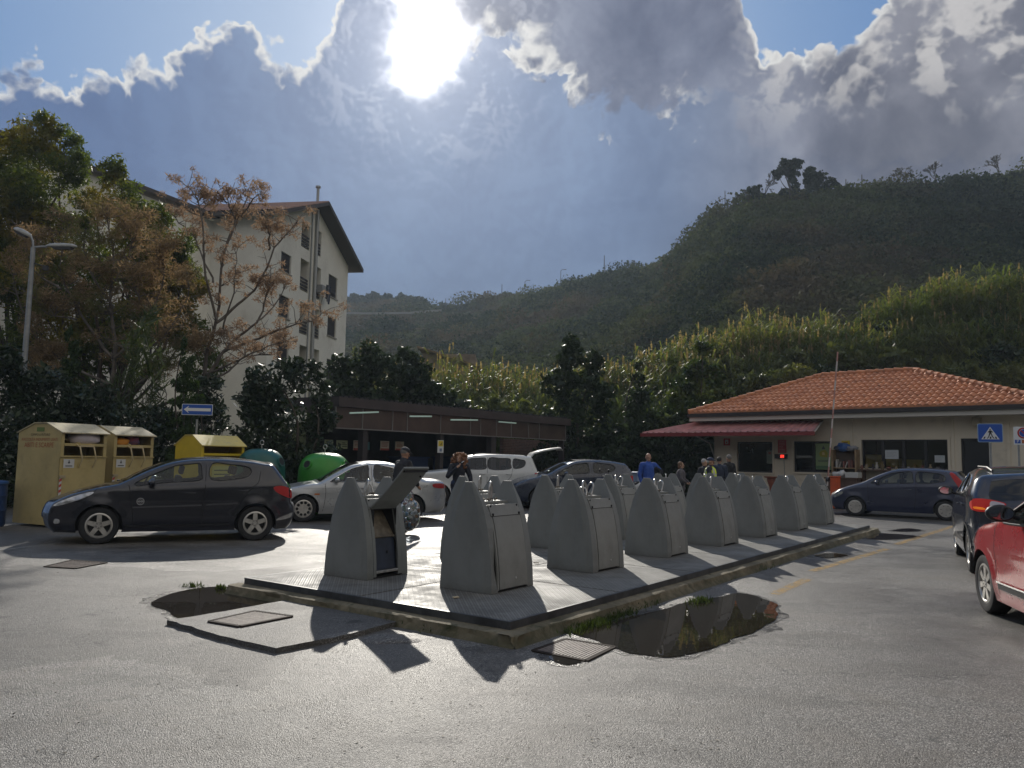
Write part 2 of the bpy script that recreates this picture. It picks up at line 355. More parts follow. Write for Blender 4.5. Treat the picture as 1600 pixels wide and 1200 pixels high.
# ================================================================ ground
def sheet(name, pts, z, m, h=0.0, n_jit=0.0, kind='structure', smooth_k=0, sub=False):
    P = [(p[0], p[1]) for p in pts]
    if smooth_k: P = catmull(P, smooth_k, True)
    mb = MB()
    if h > 0: mb.prism(P, lambda a, b: Vector((a, b, z)), lambda a, b: Vector((a, b, z + h)))
    else:
        tri = tessellate_polygon([[Vector((a, b, 0)) for a, b in P]]); mb.add([(a, b, z) for a, b in P], tri)
    o = mb.build(name, m); o['kind'] = kind
    if kind is None: del o['kind']
    for p in o.data.polygons:
        pass
    return o
def asphalt(name, base, wet=0.5, bump=1.0, light=0.0, rough=(0.28, 0.60)):
    m = bpy.data.materials.new(name); m.use_nodes = True; t = m.node_tree; N = NT(t); b = t.nodes['Principled BSDF']
    tc = N.n('ShaderNodeTexCoord').outputs['Object']
    big = N.noise(tc, 0.33, 5, 0.62, 0.6); mid = N.noise(tc, 1.7, 8, 0.65, 0.4); fine = N.noise(tc, 130, 3, 0.7); gr = N.noise(tc, 45, 4, 0.75)
    vor = N.n('ShaderNodeTexVoronoi', ins={'Vector': tc, 'Scale': 125.0}).outputs
    wetm = N.m('MULTIPLY', N.step(N.m('ADD', N.m('MULTIPLY', big, 0.6), N.m('MULTIPLY', mid, 0.4)), 0.44, 0.58), wet)
    wv0 = N.n('ShaderNodeVectorMath', operation='ADD', ins={0: tc, 1: N.n('ShaderNodeVectorMath', operation='SCALE', ins={0: N.noise(tc, 0.9, 3, 0.6, col=True), 3: 0.8}).outputs[0]}).outputs[0]
    c = N.mix(fine, tuple(v * 0.55 for v in base), tuple(v * 1.5 for v in base))
    stone = N.n('ShaderNodeSeparateColor', ins={0: vor[1]}).outputs[0]
    c = N.mix(N.m('MULTIPLY', N.step(stone, 0.66, 0.9), 0.75), c, tuple(v * 3.6 for v in base)); c = N.mix(N.m('MULTIPLY', N.step(stone, 0.30, 0.12), 0.6), c, (0.02, 0.019, 0.018))
    c = N.mix(N.m('MULTIPLY', N.step(mid, 0.42, 0.7), 0.45), c, (base[0] * 1.25, base[1] * 1.12, base[2] * 0.95))
    c = N.mix(N.m('MULTIPLY', wetm, 0.55), c, (0.030, 0.028, 0.026))
    pc = N.n('ShaderNodeTexVoronoi', feature='F1', ins={'Vector': wv0, 'Scale': 0.22}); pv = N.n('ShaderNodeSeparateColor', ins={0: pc.outputs[1]}).outputs[0]
    mp = N.n('ShaderNodeMapping', ins={0: wv0}); mp.inputs['Rotation'].default_value = (0, 0, -0.6); mp.inputs['Scale'].default_value = (0.30, 1.1, 1)
    trk = N.step(N.noise(mp.outputs[0], 1.0, 8, 0.68), 0.46, 0.66); c = N.mix(N.m('MULTIPLY', trk, 0.42), c, tuple(v * 0.35 for v in base))
    c = N.mix(N.m('MULTIPLY', N.step(pv, 0.45, 0.55), 0.42), c, (base[0] * 0.55, base[1] * 0.54, base[2] * 0.53))
    st = N.m('MULTIPLY', N.step(N.noise(tc, 2.6, 3, 0.5), 0.66, 0.72), 0.6); c = N.mix(st, c, (0.014, 0.013, 0.012))
    # cracks
    wv = N.n('ShaderNodeVectorMath', operation='ADD', ins={0: tc, 1: N.n('ShaderNodeVectorMath', operation='SCALE', ins={0: N.noise(tc, 1.6, 5, 0.7, col=True), 3: 0.9}).outputs[0]}).outputs[0]
    cr = N.n('ShaderNodeTexVoronoi', feature='DISTANCE_TO_EDGE', ins={'Vector': wv, 'Scale': 0.42}).outputs[0]
    crm = N.m('MULTIPLY', N.step(cr, 0.006, 0.0015), N.step(N.noise(tc, 0.5, 3, 0.5), 0.42, 0.52))
    c = N.mix(N.m('MULTIPLY', crm, 0.75), c, (0.012, 0.011, 0.010))
    t.links.new(c, b.inputs['Base Color'])
    r = N.mix(wetm, (rough[1],) * 3, (rough[0],) * 3)
    r = N.mix(N.m('MULTIPLY', trk, 0.40), r, (0.88,) * 3); r = N.mix(N.m('MULTIPLY', N.step(pv, 0.45, 0.55), 0.35), r, (0.85,) * 3)
    r = N.mix(0.35, r, N.mix(gr, (0.12,) * 3, (0.7,) * 3))
    t.links.new(r, b.inputs['Roughness'])
    hgt = N.m('ADD', N.m('ADD', N.m('MULTIPLY', vor[0], -0.7), N.m('MULTIPLY', fine, 0.6)), N.m('ADD', N.m('MULTIPLY', gr, 0.8), N.m('MULTIPLY', mid, 1.4)))
    bp = N.n('ShaderNodeBump', ins={'Strength': 0.75 * bump, 'Distance': 0.009, 'Height': hgt})
    t.links.new(bp.outputs[0], b.inputs['Normal']); b.inputs['Specular IOR Level'].default_value = 0.36
    return m
M_ASPH = asphalt('asphalt', (0.115, 0.108, 0.097), 0.85)
M_PATCH = asphalt('patch_asphalt', (0.11, 0.105, 0.097), 0.35)
M_EARTH = mat('earth', (0.05, 0.055, 0.025), 0.95, var=0.5, vscale=0.2, bump=0.6, bscale=3, spec=0.0)
ground = sheet('ground', [(-325, -20), (475, -20), (475, 595), (-325, 595)], -0.03, M_EARTH)
lot = sheet('car_park', [(-40, -12), (45, -12), (45, 46), (-40, 46)], 0.0, M_ASPH)

def water_mat():
    m = bpy.data.materials.new('puddle_water'); m.use_nodes = True; t = m.node_tree; N = NT(t); b = t.nodes['Principled BSDF']
    tc = N.n('ShaderNodeTexCoord').outputs['Object']
    t.links.new(N.mix(N.noise(tc, 2.2, 5, 0.6), (0.014, 0.011, 0.008), (0.030, 0.024, 0.017)), b.inputs['Base Color'])
    b.inputs['Roughness'].default_value = 0.015; b.inputs['IOR'].default_value = 1.33
    bp = N.n('ShaderNodeBump', ins={'Strength': 0.05, 'Distance': 0.01, 'Height': N.noise(tc, 5, 2, 0.5)}); t.links.new(bp.outputs[0], b.inputs['Normal'])
    return m
M_WATER = water_mat()
def wet_mat():
    m = bpy.data.materials.new('wet_asphalt'); m.use_nodes = True; t = m.node_tree; N = NT(t); b = t.nodes['Principled BSDF']
    tc = N.n('ShaderNodeTexCoord').outputs['Object']; fine = N.noise(tc, 60, 3, 0.7)
    t.links.new(N.mix(fine, (0.016, 0.015, 0.013), (0.06, 0.055, 0.048)), b.inputs['Base Color'])
    b.inputs['Roughness'].default_value = 0.26
    t.links.new(N.m('MULTIPLY', N.step(N.noise(tc, 7, 8, 0.75), 0.38, 0.62), 0.85), b.inputs['Alpha'])
    bp = N.n('ShaderNodeBump', ins={'Strength': 0.7, 'Distance': 0.010, 'Height': N.m('ADD', fine, N.m('MULTIPLY', N.noise(tc, 24, 4, 0.7), 1.0))}); t.links.new(bp.outputs[0], b.inputs['Normal'])
    return m
M_WET = wet_mat()
def wob(P, amt, sc=3.0, seed=0.0):
    out = []
    for i, (a, b) in enumerate(P):
        n = mnoise.noise_vector(Vector((a * sc, b * sc, seed))) ; out.append((a + n.x * amt, b + n.y * amt))
    return out
def puddle(px, grow=0.10, amt=0.05):
    P = catmull([tuple(G(*p))[:2] for p in px], 7, True); P = wob(P, amt, 4.0)
    c = (sum(p[0] for p in P) / len(P), sum(p[1] for p in P) / len(P))
    Q = []
    for a, b in P:
        v = Vector((a - c[0], b - c[1])); l = v.length; v = v / l * (l + grow * (0.7 + 1.1 * abs(mnoise.noise(Vector((a * 2, b * 2, 5)))) * 2)); Q.append((c[0] + v.x, c[1] + v.y))
    Q = wob(Q, 0.05, 9.0, 3.0)
    mb = MB(); mb.add([(a, b, 0.004) for a, b in Q], tessellate_polygon([[Vector((a, b, 0)) for a, b in Q]])); w = mb.build('wet_ground', M_WET); w['kind'] = 'structure'
    mb = MB(); mb.add([(a, b, 0.008) for a, b in P], tessellate_polygon([[Vector((a, b, 0)) for a, b in P]])); w = mb.build('puddle', M_WATER); w['kind'] = 'structure'
puddle([(893, 985), (925, 1001), (975, 1019), (1030, 1028), (1090, 1022), (1140, 1003), (1180, 986), (1214, 965), (1212, 945), (1182, 932), (1150, 927), (1120, 934), (1080, 941), (1040, 951), (1000, 961), (950, 974)], 0.09)
puddle([(238, 943), (275, 927), (335, 917), (385, 922), (440, 934), (466, 941), (430, 952), (350, 964), (290, 969), (262, 958)], 0.07)
puddle([(1346, 838), (1378, 834), (1432, 838), (1404, 842.5), (1368, 843)], 0.15, 0.03)
puddle([(1395, 829), (1420, 826), (1440, 829), (1410, 831)], 0.1, 0.03)
puddle([(1272, 869), (1300, 865), (1325, 868), (1298, 872)], 0.12, 0.03)
puddle([(858, 1027), (880, 1024), (910, 1033), (890, 1040), (870, 1036)], 0.06, 0.02)

# painted lines, worn
def paint_mat(name, col, wear):
    m = mat(name, col, 0.6); t = m.node_tree; N = NT(t); tc = N.n('ShaderNodeTexCoord').outputs['Object']
    al = N.m('MULTIPLY', N.step(N.noise(tc, 9, 8, 0.7), wear - 0.08, wear + 0.12), N.step(N.noise(tc, 55, 3, 0.7), 0.40, 0.55)); t.links.new(al, t.nodes['Principled BSDF'].inputs['Alpha']); return m
M_YEL = paint_mat('yellow_paint', (0.50, 0.30, 0.07), 0.46); M_WHL = paint_mat('white_paint', (0.45, 0.44, 0.40), 0.5)
def line(p0, p1, w, m, name='painted_line'):
    a = G(*p0); b = G(*p1); d = (b - a).normalized(); n = Vector((-d.y, d.x, 0)) * w / 2
    mb = MB(); k = 12; vs = []
    for i in range(k + 1):
        q = a.lerp(b, i / k); j = 1 + 0.15 * mnoise.noise(q * 3); vs += [q + n * j + Vector((0, 0, 0.004)), q - n * j + Vector((0, 0, 0.004))]
    mb.add(vs, [(2 * i, 2 * i + 1, 2 * i + 3, 2 * i + 2) for i in range(k)]); o = mb.build(name, m); o['kind'] = 'structure'
line((1208, 929), (1262, 905), 0.14, M_YEL); line((1268, 893), (1385, 858), 0.14, M_YEL); line((1400, 851), (1500, 819), 0.14, M_YEL)
line((-60, 866), (105, 848), 0.12, M_WHL)

# raised patch of asphalt with a grating
pp = [G(x, y) for x, y in [(262, 976), (345, 1001), (430, 1021), (520, 1004), (600, 984), (648, 968), (560, 953), (474, 934), (440, 945), (350, 962)]]
P = []
for i in range(len(pp)): P += [tuple(pp[i].lerp(pp[(i + 1) % len(pp)], k / 7))[:2] for k in range(7)]
P = wob(P, 0.022, 9)
patch = sheet('asphalt_patch', P, -0.02, M_PATCH, h=0.062)
M_EDGE = mat('tar', (0.015, 0.014, 0.013), 0.7, bump=0.5, bscale=30)
M_IRON = mat('cast_iron', (0.035, 0.026, 0.02), 0.85, 0.0, spec=0.15, var=0.3, vscale=6, bump=0.3, bscale=60)
def grate(px, label, slats=11, z=0.0):
    c = [G(*p, z) for p in px]; mb = MB(); t = empty('drain_grate', c[0], 0, label, 'grate'); o = c[0]
    L = [q - o for q in c]
    def bar(a, b, w, z0, z1):
        d = (b - a); n = Vector((-d.y, d.x, 0)).normalized() * w / 2; vs = [a + n, a - n, b - n, b + n]
        mb.add([v + Vector((0, 0, z0)) for v in vs] + [v + Vector((0, 0, z1)) for v in vs], [(0, 1, 2, 3), (7, 6, 5, 4), (0, 4, 5, 1), (1, 5, 6, 2), (2, 6, 7, 3), (3, 7, 4, 0)])
    for i in range(4): bar(L[i], L[(i + 1) % 4], 0.04, 0.001, 0.013)
    mb.build('frame', M_IRON, t)
    mb = MB(); mb.add([v + Vector((0, 0, 0.002)) for v in L], [(0, 1, 2, 3)]); mb.build('pit', mat('pit_black', (0.006, 0.006, 0.006), 0.9), t)
    mb = MB()
    for i in range(1, slats): bar(L[0].lerp(L[1], i / slats), L[3].lerp(L[2], i / slats), 0.02, 0.003, 0.010)
    for f in (0.33, 0.66): bar(L[0].lerp(L[3], f), L[1].lerp(L[2], f), 0.016, 0.0025, 0.0085)
    mb.build('slats', mat('worn_slats', (0.16, 0.13, 0.11), 0.6, var=0.3, vscale=20, spec=0.3), t)
grate([(327, 972), (375, 980), (456, 964), (398, 956)], 'rusty slotted drain grating set in the raised asphalt patch', 13, 0.044)
grate([(70, 886), (118, 889), (166, 880), (112, 876)], 'worn iron drain cover in the asphalt in front of the black hatchback', 12)
t_ = grate([(833, 1018), (915, 1034), (960, 1012), (884, 1000)], 'square ribbed manhole cover at the edge of the big puddle', 16)

# broken asphalt lump
def lump(px, r, h, seed, name, label, cat, m):
    c = G(*px); mb = MB(); n = 20; vs = [(c.x, c.y, h)]; rng = random.Random(seed)
    for j, (f, hh) in enumerate(((0.5, 0.9), (0.85, 0.5), (1.0, 0.0))):
        for k in range(n):
            a = 2 * math.pi * k / n; q = r * f * (1 + 0.35 * mnoise.noise(Vector((math.cos(a) * 1.3, math.sin(a) * 1.3, seed)))); vs.append((c.x + q * math.cos(a), c.y + 0.7 * q * math.sin(a), h * hh * rng.uniform(0.6, 1.1) + 0.001))
    fs = [(0, 1 + k, 1 + (k + 1) % n) for k in range(n)]
    for j in range(2): fs += [(1 + j * n + k, 1 + (j + 1) * n + k, 1 + (j + 1) * n + (k + 1) % n, 1 + j * n + (k + 1) % n) for k in range(n)]
    o = mb.add(vs, fs).build(name, m, smooth=60); tag(o, label, cat); return o
lump((608, 1000), 0.24, 0.035, 4, 'broken_asphalt', 'crumbling lump of old asphalt beside the raised patch', 'rubble', M_PATCH)

# ================================================================ container platform
E1 = Vector((0.585, 0.811, 0)); E2 = Vector((-0.811, 0.585, 0)); PANG = math.atan2(0.811, 0.585)
PZ = 0.17; PO = G(797, 972, PZ); PO.z = 0
LA, LB = 14.35, 3.74
def PP(a, b, z=0.0): return PO + E1 * a + E2 * b + Vector((0, 0, z))
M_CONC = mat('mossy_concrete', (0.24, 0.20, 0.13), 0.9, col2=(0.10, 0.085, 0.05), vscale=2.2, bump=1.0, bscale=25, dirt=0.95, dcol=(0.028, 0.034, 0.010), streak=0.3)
def checker_mat():
    m = bpy.data.materials.new('checker_plate'); m.use_nodes = True; t = m.node_tree; N = NT(t); b = t.nodes['Principled BSDF']
    tc = N.n('ShaderNodeTexCoord').outputs['Object']; sep = N.n('ShaderNodeSeparateXYZ', ins={0: tc}).outputs
    k = 2 * math.pi / 0.075
    u = N.m('MULTIPLY', N.m('ADD', sep[0], sep[1]), k / 2); v = N.m('MULTIPLY', N.m('SUBTRACT', sep[0], sep[1]), k / 2)
    pat = N.m('ADD', N.m('POWER', N.m('MULTIPLY', N.m('SINE', u), N.m('COSINE', N.m('MULTIPLY', v, 2.0))), 2.0), N.m('MULTIPLY', N.m('POWER', N.m('COSINE', N.m('MULTIPLY', u, 2.0)), 2.0), N.m('POWER', N.m('SINE', v), 4.0)))
    nz = N.noise(tc, 2.2, 8, 0.65, 0.5)
    c = N.mix(N.step(nz, 0.35, 0.7), (0.235, 0.232, 0.215), (0.15, 0.146, 0.135)); c = N.mix(N.m('MULTIPLY', N.step(N.noise(tc, 7, 8, 0.7), 0.55, 0.75), 0.6), c, (0.10, 0.08, 0.055)); c = N.mix(N.step(pat, 0.75, 0.15), c, N.mix(1.0, c, (0.62, 0.61, 0.59), 'MULTIPLY'))  # rib shading also put into the colour: darker between the ribs
    b.inputs['Specular IOR Level'].default_value = 0.3
    t.links.new(c, b.inputs['Base Color']); b.inputs['Metallic'].default_value = 0.0
    t.links.new(N.step(N.noise(tc, 3, 6, 0.6), 0.3, 0.7, 0.5, 0.75), b.inputs['Roughness'])
    bp = N.n('ShaderNodeBump', ins={'Strength': 0.6, 'Distance': 0.004, 'Height': pat}); t.links.new(bp.outputs[0], b.inputs['Normal'])
    return m
M_PLATE = checker_mat(); M_STEEL = mat('dark_steel', (0.07, 0.072, 0.075), 0.5, 0.4, var=0.35, vscale=5, dirt=0.5, dcol=(0.03, 0.025, 0.02))
plat = empty('container_platform', PO, PANG, 'long low platform of ribbed steel plates the grey containers stand on', 'platform')
mb = MB(); mb.box(0.04, LA - 0.04, 0.04, LB - 0.04, 0.1051, PZ - 0.010); mb.build('sub_frame', mat('rusted_frame', (0.10, 0.06, 0.035), 0.9), plat)
mb = MB()
mb.box(0, LA, 0, LB, 0.0, 0.105); fr = mb
mb.box(0.0, LA, 0.0, 0.035, 0.1055, PZ); mb.box(0.0, 0.035, 0.037, LB, 0.1055, PZ); mb.box(0.037, LA, LB - 0.035, LB, 0.1055, PZ); mb.box(LA - 0.035, LA, 0.037, LB - 0.037, 0.1055, PZ)
mb.build('frame', M_STEEL, plat)
MOD = 2.05; ROWB = (0.04, 1.90, LB - 0.04)
for k in range(7):
    for r in range(2):
        x0 = k * MOD + (0.04 if k == 0 else 0.014); x1 = (k + 1) * MOD - (0.04 if k == 6 else 0.014); y0 = ROWB[r] + 0.014 * r; y1 = ROWB[r + 1] - 0.014 * (1 - r)
        cx, cy = (1.25, 1.04)[r] + k * 2.05, (1.21 - 0.03 * k, 2.80)[r]; rz = 0.024; mb = MB()
        vs = [(x0, y0, PZ - 0.009), (x1, y0, PZ - 0.009), (x1, y1, PZ - 0.009), (x0, y1, PZ - 0.009)]
        vt = [(x, y, PZ - 0.001) for x, y, z in vs]; vp = [(cx - 0.42, cy - 0.37, PZ + rz), (cx + 0.42, cy - 0.37, PZ + rz), (cx + 0.42, cy + 0.37, PZ + rz), (cx - 0.42, cy + 0.37, PZ + rz)]
        mb.add(vs + vt + vp, [(0, 1, 5, 4), (1, 2, 6, 5), (2, 3, 7, 6), (3, 0, 4, 7), (4, 5, 9, 8), (5, 6, 10, 9), (6, 7, 11, 10), (7, 4, 8, 11), (8, 9, 10, 11)])
        mb.build('deck_plate', M_PLATE, plat)
# kerb round the platform: crumbling top edge
def kerb():
    mb = MB(); n = 90
    def run(a0, b0, a1, b1, outw):
        prof = [(-0.02, 0.0), (0.03, 0.05), (0.035, 0.088), (0.06, 0.098), (0.16, 0.102), (0.2, 0.1)]
        vs = []
        for i in range(n + 1):
            f = i / n; a = a0 + (a1 - a0) * f; b = b0 + (b1 - b0) * f
            for j, (d, z) in enumerate(prof):
                q = Vector((a + outw[0] * (0.17 - d), b + outw[1] * (0.17 - d), z)); s = 0.03 * mnoise.noise(Vector((a * 2.1, b * 2.1, j * 0.3))) + 0.014 * mnoise.noise(Vector((a * 11, b * 11, j)))
                if j in (1, 2, 3): q = q + Vector((outw[0] * s, outw[1] * s, s * 0.5 if z > 0.06 else 0))
                vs.append(q)
        k = len(prof); mb.add(vs, [(i * k + j, i * k + j + 1, (i + 1) * k + j + 1, (i + 1) * k + j) for i in range(n) for j in range(k - 1)])
    run(-0.17, 0, LA + 0.3, 0, (0, -1)); run(0, -0.17, 0, LB + 0.1, (-1, 0))
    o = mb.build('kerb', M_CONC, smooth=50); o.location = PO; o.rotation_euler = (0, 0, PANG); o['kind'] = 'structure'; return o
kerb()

# ---------------------------------------------------------------- grey waste containers
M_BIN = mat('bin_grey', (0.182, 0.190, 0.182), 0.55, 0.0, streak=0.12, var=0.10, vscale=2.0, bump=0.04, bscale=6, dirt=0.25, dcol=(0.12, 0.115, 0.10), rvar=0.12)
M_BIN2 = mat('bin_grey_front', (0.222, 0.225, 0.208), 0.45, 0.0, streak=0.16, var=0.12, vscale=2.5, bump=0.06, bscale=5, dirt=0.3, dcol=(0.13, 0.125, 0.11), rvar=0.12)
M_DARK = mat('dark_gap', (0.01, 0.01, 0.011), 0.8); M_CHROME = mat('worn_chrome', (0.45, 0.44, 0.42), 0.35, 0.8, var=0.3, vscale=12)
M_BLUEIN = mat('chute_navy', (0.02, 0.028, 0.05), 0.5, var=0.3, vscale=5); M_RUST = mat('rusty_steel', (0.17, 0.14, 0.10), 0.6, 0.3, var=0.4, vscale=9)
PROF = [(0.0, 1.0), (0.20, 0.965), (0.40, 0.88), (0.58, 0.765), (0.72, 0.635), (0.82, 0.50), (0.91, 0.33), (1.0, 0.165)]
BH, BY, BX = 1.13, 0.345, 0.40
def hw(z):                                            # half depth of the ogive at height z
    f = min(1, max(0, z / BH))
    for (a, p), (b, q) in zip(PROF, PROF[1:]):
        if f <= b: return BY * (p + (q - p) * (f - a) / (b - a))
    return BY * PROF[-1][1]
def container(loc, rz, label, seed=0, opened=False, dent=0.0, gap=0.0, ringv=0, grp='grey waste containers standing on the steel platform'):
    rng = random.Random(seed); t = empty('waste_container', loc, rz, label, 'waste container', grp)
    zs = [BH * p[0] for p in PROF]
    for sgn in (-1, 1):
        mb = MB(); vs = []; th = 0.125; k = 9
        cols = [0.0, 0.5, 1.0]
        for i, z in enumerate(zs):
            lean = 0.028 * (z / BH) ** 1.5; w = hw(z); tt = th if z < 0.80 else th - (z - 0.80) / (BH - 0.80) * 0.075
            xo = BX - lean; xi = BX - tt
            row = []
            for f in np.linspace(-1, 1, 7):
                d = 0.006 * mnoise.noise(Vector((f * 2, z * 3, seed)))
                row.append(Vector((sgn * (xo + d - 0.012 * (abs(f) > 0.99)), f * w, z)))
            for f in (1, -1):
                dy = 0
                if f == -1 and sgn < 0 and dent > 0 and 0.18 < z < 0.62: dy = dent * (1 if z < 0.5 else 0.6) * (0.6 + 0.6 * (i % 2))
                row.append(Vector((sgn * xi, f * w + dy, z)))
            # order: outer -1..1, inner +1, inner -1
            vs += row
        n = 9; fs = []
        for i in range(len(zs) - 1):
            for j in range(n): fs.append((i * n + j, i * n + (j + 1) % n, (i + 1) * n + (j + 1) % n, (i + 1) * n + j))
        fs.append(tuple(range(n - 1, -1, -1))); fs.append(tuple((len(zs) - 1) * n + j for j in range(n)))
        o = mb.add(vs, fs).build('side_panel', M_BIN, t, bevel=0.003)
        if sgn > 0: o.rotation_euler = (0, 0, rng.uniform(-0.01, 0.02)); 
        if sgn > 0 and gap: o.rotation_euler = (0, -gap, -gap * 0.5); o.location = (gap * 0.3, 0, 0)
    xi = BX - 0.128
    def curved(name, x0, x1, z0, z1, off, m, side=-1, thick=0.02, n=9, wob_=0.004, parent=t, smooth=40):
        mb = MB(); vs = []; nx = 6
        for i in range(n + 1):
            z = z0 + (z1 - z0) * i / n
            for th_ in (off, off - thick):
                for j in range(nx + 1):
                    x = x0 + (x1 - x0) * j / nx; y = hw(z) + th_ + wob_ * mnoise.noise(Vector((x * 5, z * 4, seed + 9))); vs.append(Vector((x, side * y, z)))
        s = nx + 1; r = 2 * s; fs = []
        for i in range(n):
            for j in range(nx):
                fs.append((i * r + j, i * r + j + 1, (i + 1) * r + j + 1, (i + 1) * r + j)); fs.append((i * r + s + j, (i + 1) * r + s + j, (i + 1) * r + s + j + 1, i * r + s + j + 1))
            for j in (0, nx): fs.append((i * r + j, (i + 1) * r + j, (i + 1) * r + s + j, i * r + s + j))
        for j in range(nx):
            fs.append((j, s + j, s + j + 1, j + 1)); q = n * r; fs.append((q + j, q + j + 1, q + s + j + 1, q + s + j))
        return mb.add(vs, fs).build(name, m, parent, smooth=smooth)
    zt = 0.885
    # top tray, hinge plate and box
    mb = MB(); w = hw(zt); mb.box(-xi, xi, -w + 0.012, w - 0.012, zt - 0.05, zt); mb.box(-xi + 0.02, xi - 0.02, -w * 0.4, w * 0.4, zt + 0.001, zt + 0.035); mb.build('top_tray', M_BIN2, t, bevel=0.005)
    mb = MB()
    for z0, z1 in ((0.775, 0.89),):
        for s_ in (-1, 1):
            y0 = hw(z0) + 0.008; y1 = hw(z1) + 0.004
            mb.add([(-xi, s_ * y0, z0), (xi, s_ * y0, z0), (xi, s_ * y1, z1), (-xi, s_ * y1, z1), (-xi, s_ * (y0 - .02), z0), (xi, s_ * (y0 - .02), z0), (xi, s_ * (y1 - .02), z1), (-xi, s_ * (y1 - .02), z1)], [(0, 1, 2, 3), (7, 6, 5, 4), (0, 4, 5, 1), (2, 6, 7, 3), (0, 3, 7, 4), (1, 5, 6, 2)])
    hp = mb.build('hinge_plate', M_BIN2, t)
    mb = MB()
    for x in (-xi + 0.03, xi - 0.03):
        mb.ell((x, -hw(0.79) - 0.01, 0.79), (0.016, 0.01, 0.016), 8); mb.ell((x, -hw(0.875) - 0.008, 0.875), (0.012, 0.008, 0.012), 8)
    mb.build('bolts', M_DARK, hp)
    mb = MB(); mb.box(-xi + 0.01, xi - 0.01, -hw(0.772) - 0.002, -hw(0.772) + 0.02, 0.764, 0.772); mb.build('seam', M_DARK, hp)
    # lifting rings, shackles
    def ring(cx, cy, cz, R_, r_, lean, rot, tall=1.0, name='lifting_ring'):
        mb = MB(); pts = []
        for i in range(13):
            a = math.pi * i / 12; pts.append(Vector((R_ * math.cos(a), 0, cz * 0 + 0.05 * tall + R_ * math.sin(a) * 1.1)))
        pts = [Vector((R_, 0, -0.01))] + pts + [Vector((-R_, 0, -0.01))]
        Mx = Matrix.Translation((cx, cy, cz)) @ Matrix.Rotation(rot, 4, 'Z') @ Matrix.Rotation(lean, 4, 'X')
        mb.tube([Mx @ p for p in pts], r_, 8); return mb.build(name, M_CHROME, t, smooth=60)
    v = ringv if ringv else 1 + seed % 3
    if v == 1: ring(0.04, 0.02, zt + 0.03, 0.052, 0.013, 0.05, 0.4, 2.9)
    elif v == 2:
        ring(-0.08, 0.0, zt + 0.03, 0.062, 0.014, 0.2, 0.9, 2.4); ring(0.05, 0.02, zt + 0.03, 0.055, 0.012, -0.4, -0.2, 1.7)
    else:
        ring(-0.02, 0.0, zt + 0.03, 0.09, 0.015, -0.15, 0.3, 1.8); ring(0.03, -0.01, zt + 0.03, 0.06, 0.012, 0.3, 1.2, 2.2); ring(-0.06, 0.03, zt + 0.03, 0.055, 0.011, 0.4, 2.0, 1.2)
    mb = MB()
    for k in range(7):
        a = k * 0.9 + seed; q = Vector((-0.14 + 0.035 * k, -0.02 + 0.02 * math.sin(a * 2), zt + 0.045 + 0.012 * math.cos(a)))
        mb.tube([q + Vector((0.018 * math.cos(b) , 0.018 * math.sin(b) * math.cos(a), 0.018 * math.sin(b) * math.sin(a))) for b in np.linspace(0, 2 * math.pi, 9)], 0.006, 6)
    mb.build('chain', M_RUST, t, smooth=60)
    mb = MB(); mb.box(-xi - 0.1, xi + 0.1, -BY + 0.03, BY - 0.03, -0.02, 0.02); mb.build('base', M_DARK, t)
    curved('back_panel', -xi, xi, 0.02, 0.775, -0.004, M_BIN, 1)
    if not opened:
        pa = curved('hatch', -xi + 0.028, xi - 0.022 - 0.03 * (seed % 2), 0.03, 0.768, 0.004, M_BIN2)
        curved('front_strip', -xi - 0.004, -xi + 0.021, 0.02, 0.77, -0.003, M_BIN2); curved('front_strip', xi - 0.018 - 0.03 * (seed % 2), xi + 0.004, 0.02, 0.77, -0.003, M_BIN2)
        mb = MB(); mb.box(-xi, xi, -0.18, 0.18, 0.02, 0.7); mb.build('inner_drum', M_DARK, t)
        mb = MB(); mb.lathe([(0.0, 0.008), (0.010, 0.006), (0.014, 0)], 10, Matrix.Translation((0.05, -hw(0.12) - 0.004, 0.12)) @ Matrix.Rotation(rad(90), 4, 'X')); mb.build('lock', M_CHROME, pa)
    else:
        x0, x1 = -xi + 0.05, xi - 0.08
        curved('front_strip', -xi, x0, 0.02, 0.77, 0.002, M_BIN); curved('front_strip', x1, xi, 0.02, 0.77, 0.002, M_BIN)
        mb = MB(); mb.box(x0 - 0.01, x1 + 0.01, 0.05, 0.07, 0.04, 0.78); mb.box(x0 - 0.012, x0 - 0.002, -0.28, 0.05, 0.04, 0.77); mb.box(x1 + 0.002, x1 + 0.012, -0.28, 0.05, 0.04, 0.77); mb.build('inner_drum', M_DARK, t)
        mb = MB()
        mb.add([(x0, -hw(.45) + 0.045, 0.46), (x1, -hw(.45) + 0.045, 0.46), (x1, -0.06, 0.74), (x0, -0.06, 0.74), (x0, -hw(.45) + 0.06, 0.455), (x1, -hw(.45) + 0.06, 0.455), (x1, -0.04, 0.735), (x0, -0.04, 0.735)], [(0, 1, 2, 3), (7, 6, 5, 4), (0, 4, 5, 1), (2, 6, 7, 3), (0, 3, 7, 4), (1, 5, 6, 2)])
        mb.tube([(x0, -hw(.45) + 0.04, 0.455), (x1, -hw(.45) + 0.04, 0.455)], 0.012, 8); mb.build('chute', M_RUST, t)
        mb = MB(); mb.add([(x0, -hw(.1) + 0.03, 0.09), (x1, -hw(.1) + 0.03, 0.09), (x1, -hw(.44) + 0.05, 0.44), (x0, -hw(.44) + 0.05, 0.44)], [(0, 1, 2, 3)]); dp = mb.build('lower_door', M_BLUEIN, t)
        mb = MB(); mb.ell((0.03, -hw(.3) + 0.03, 0.28), (0.012, 0.008, 0.02), 8); mb.build('keyhole', M_DARK, dp)
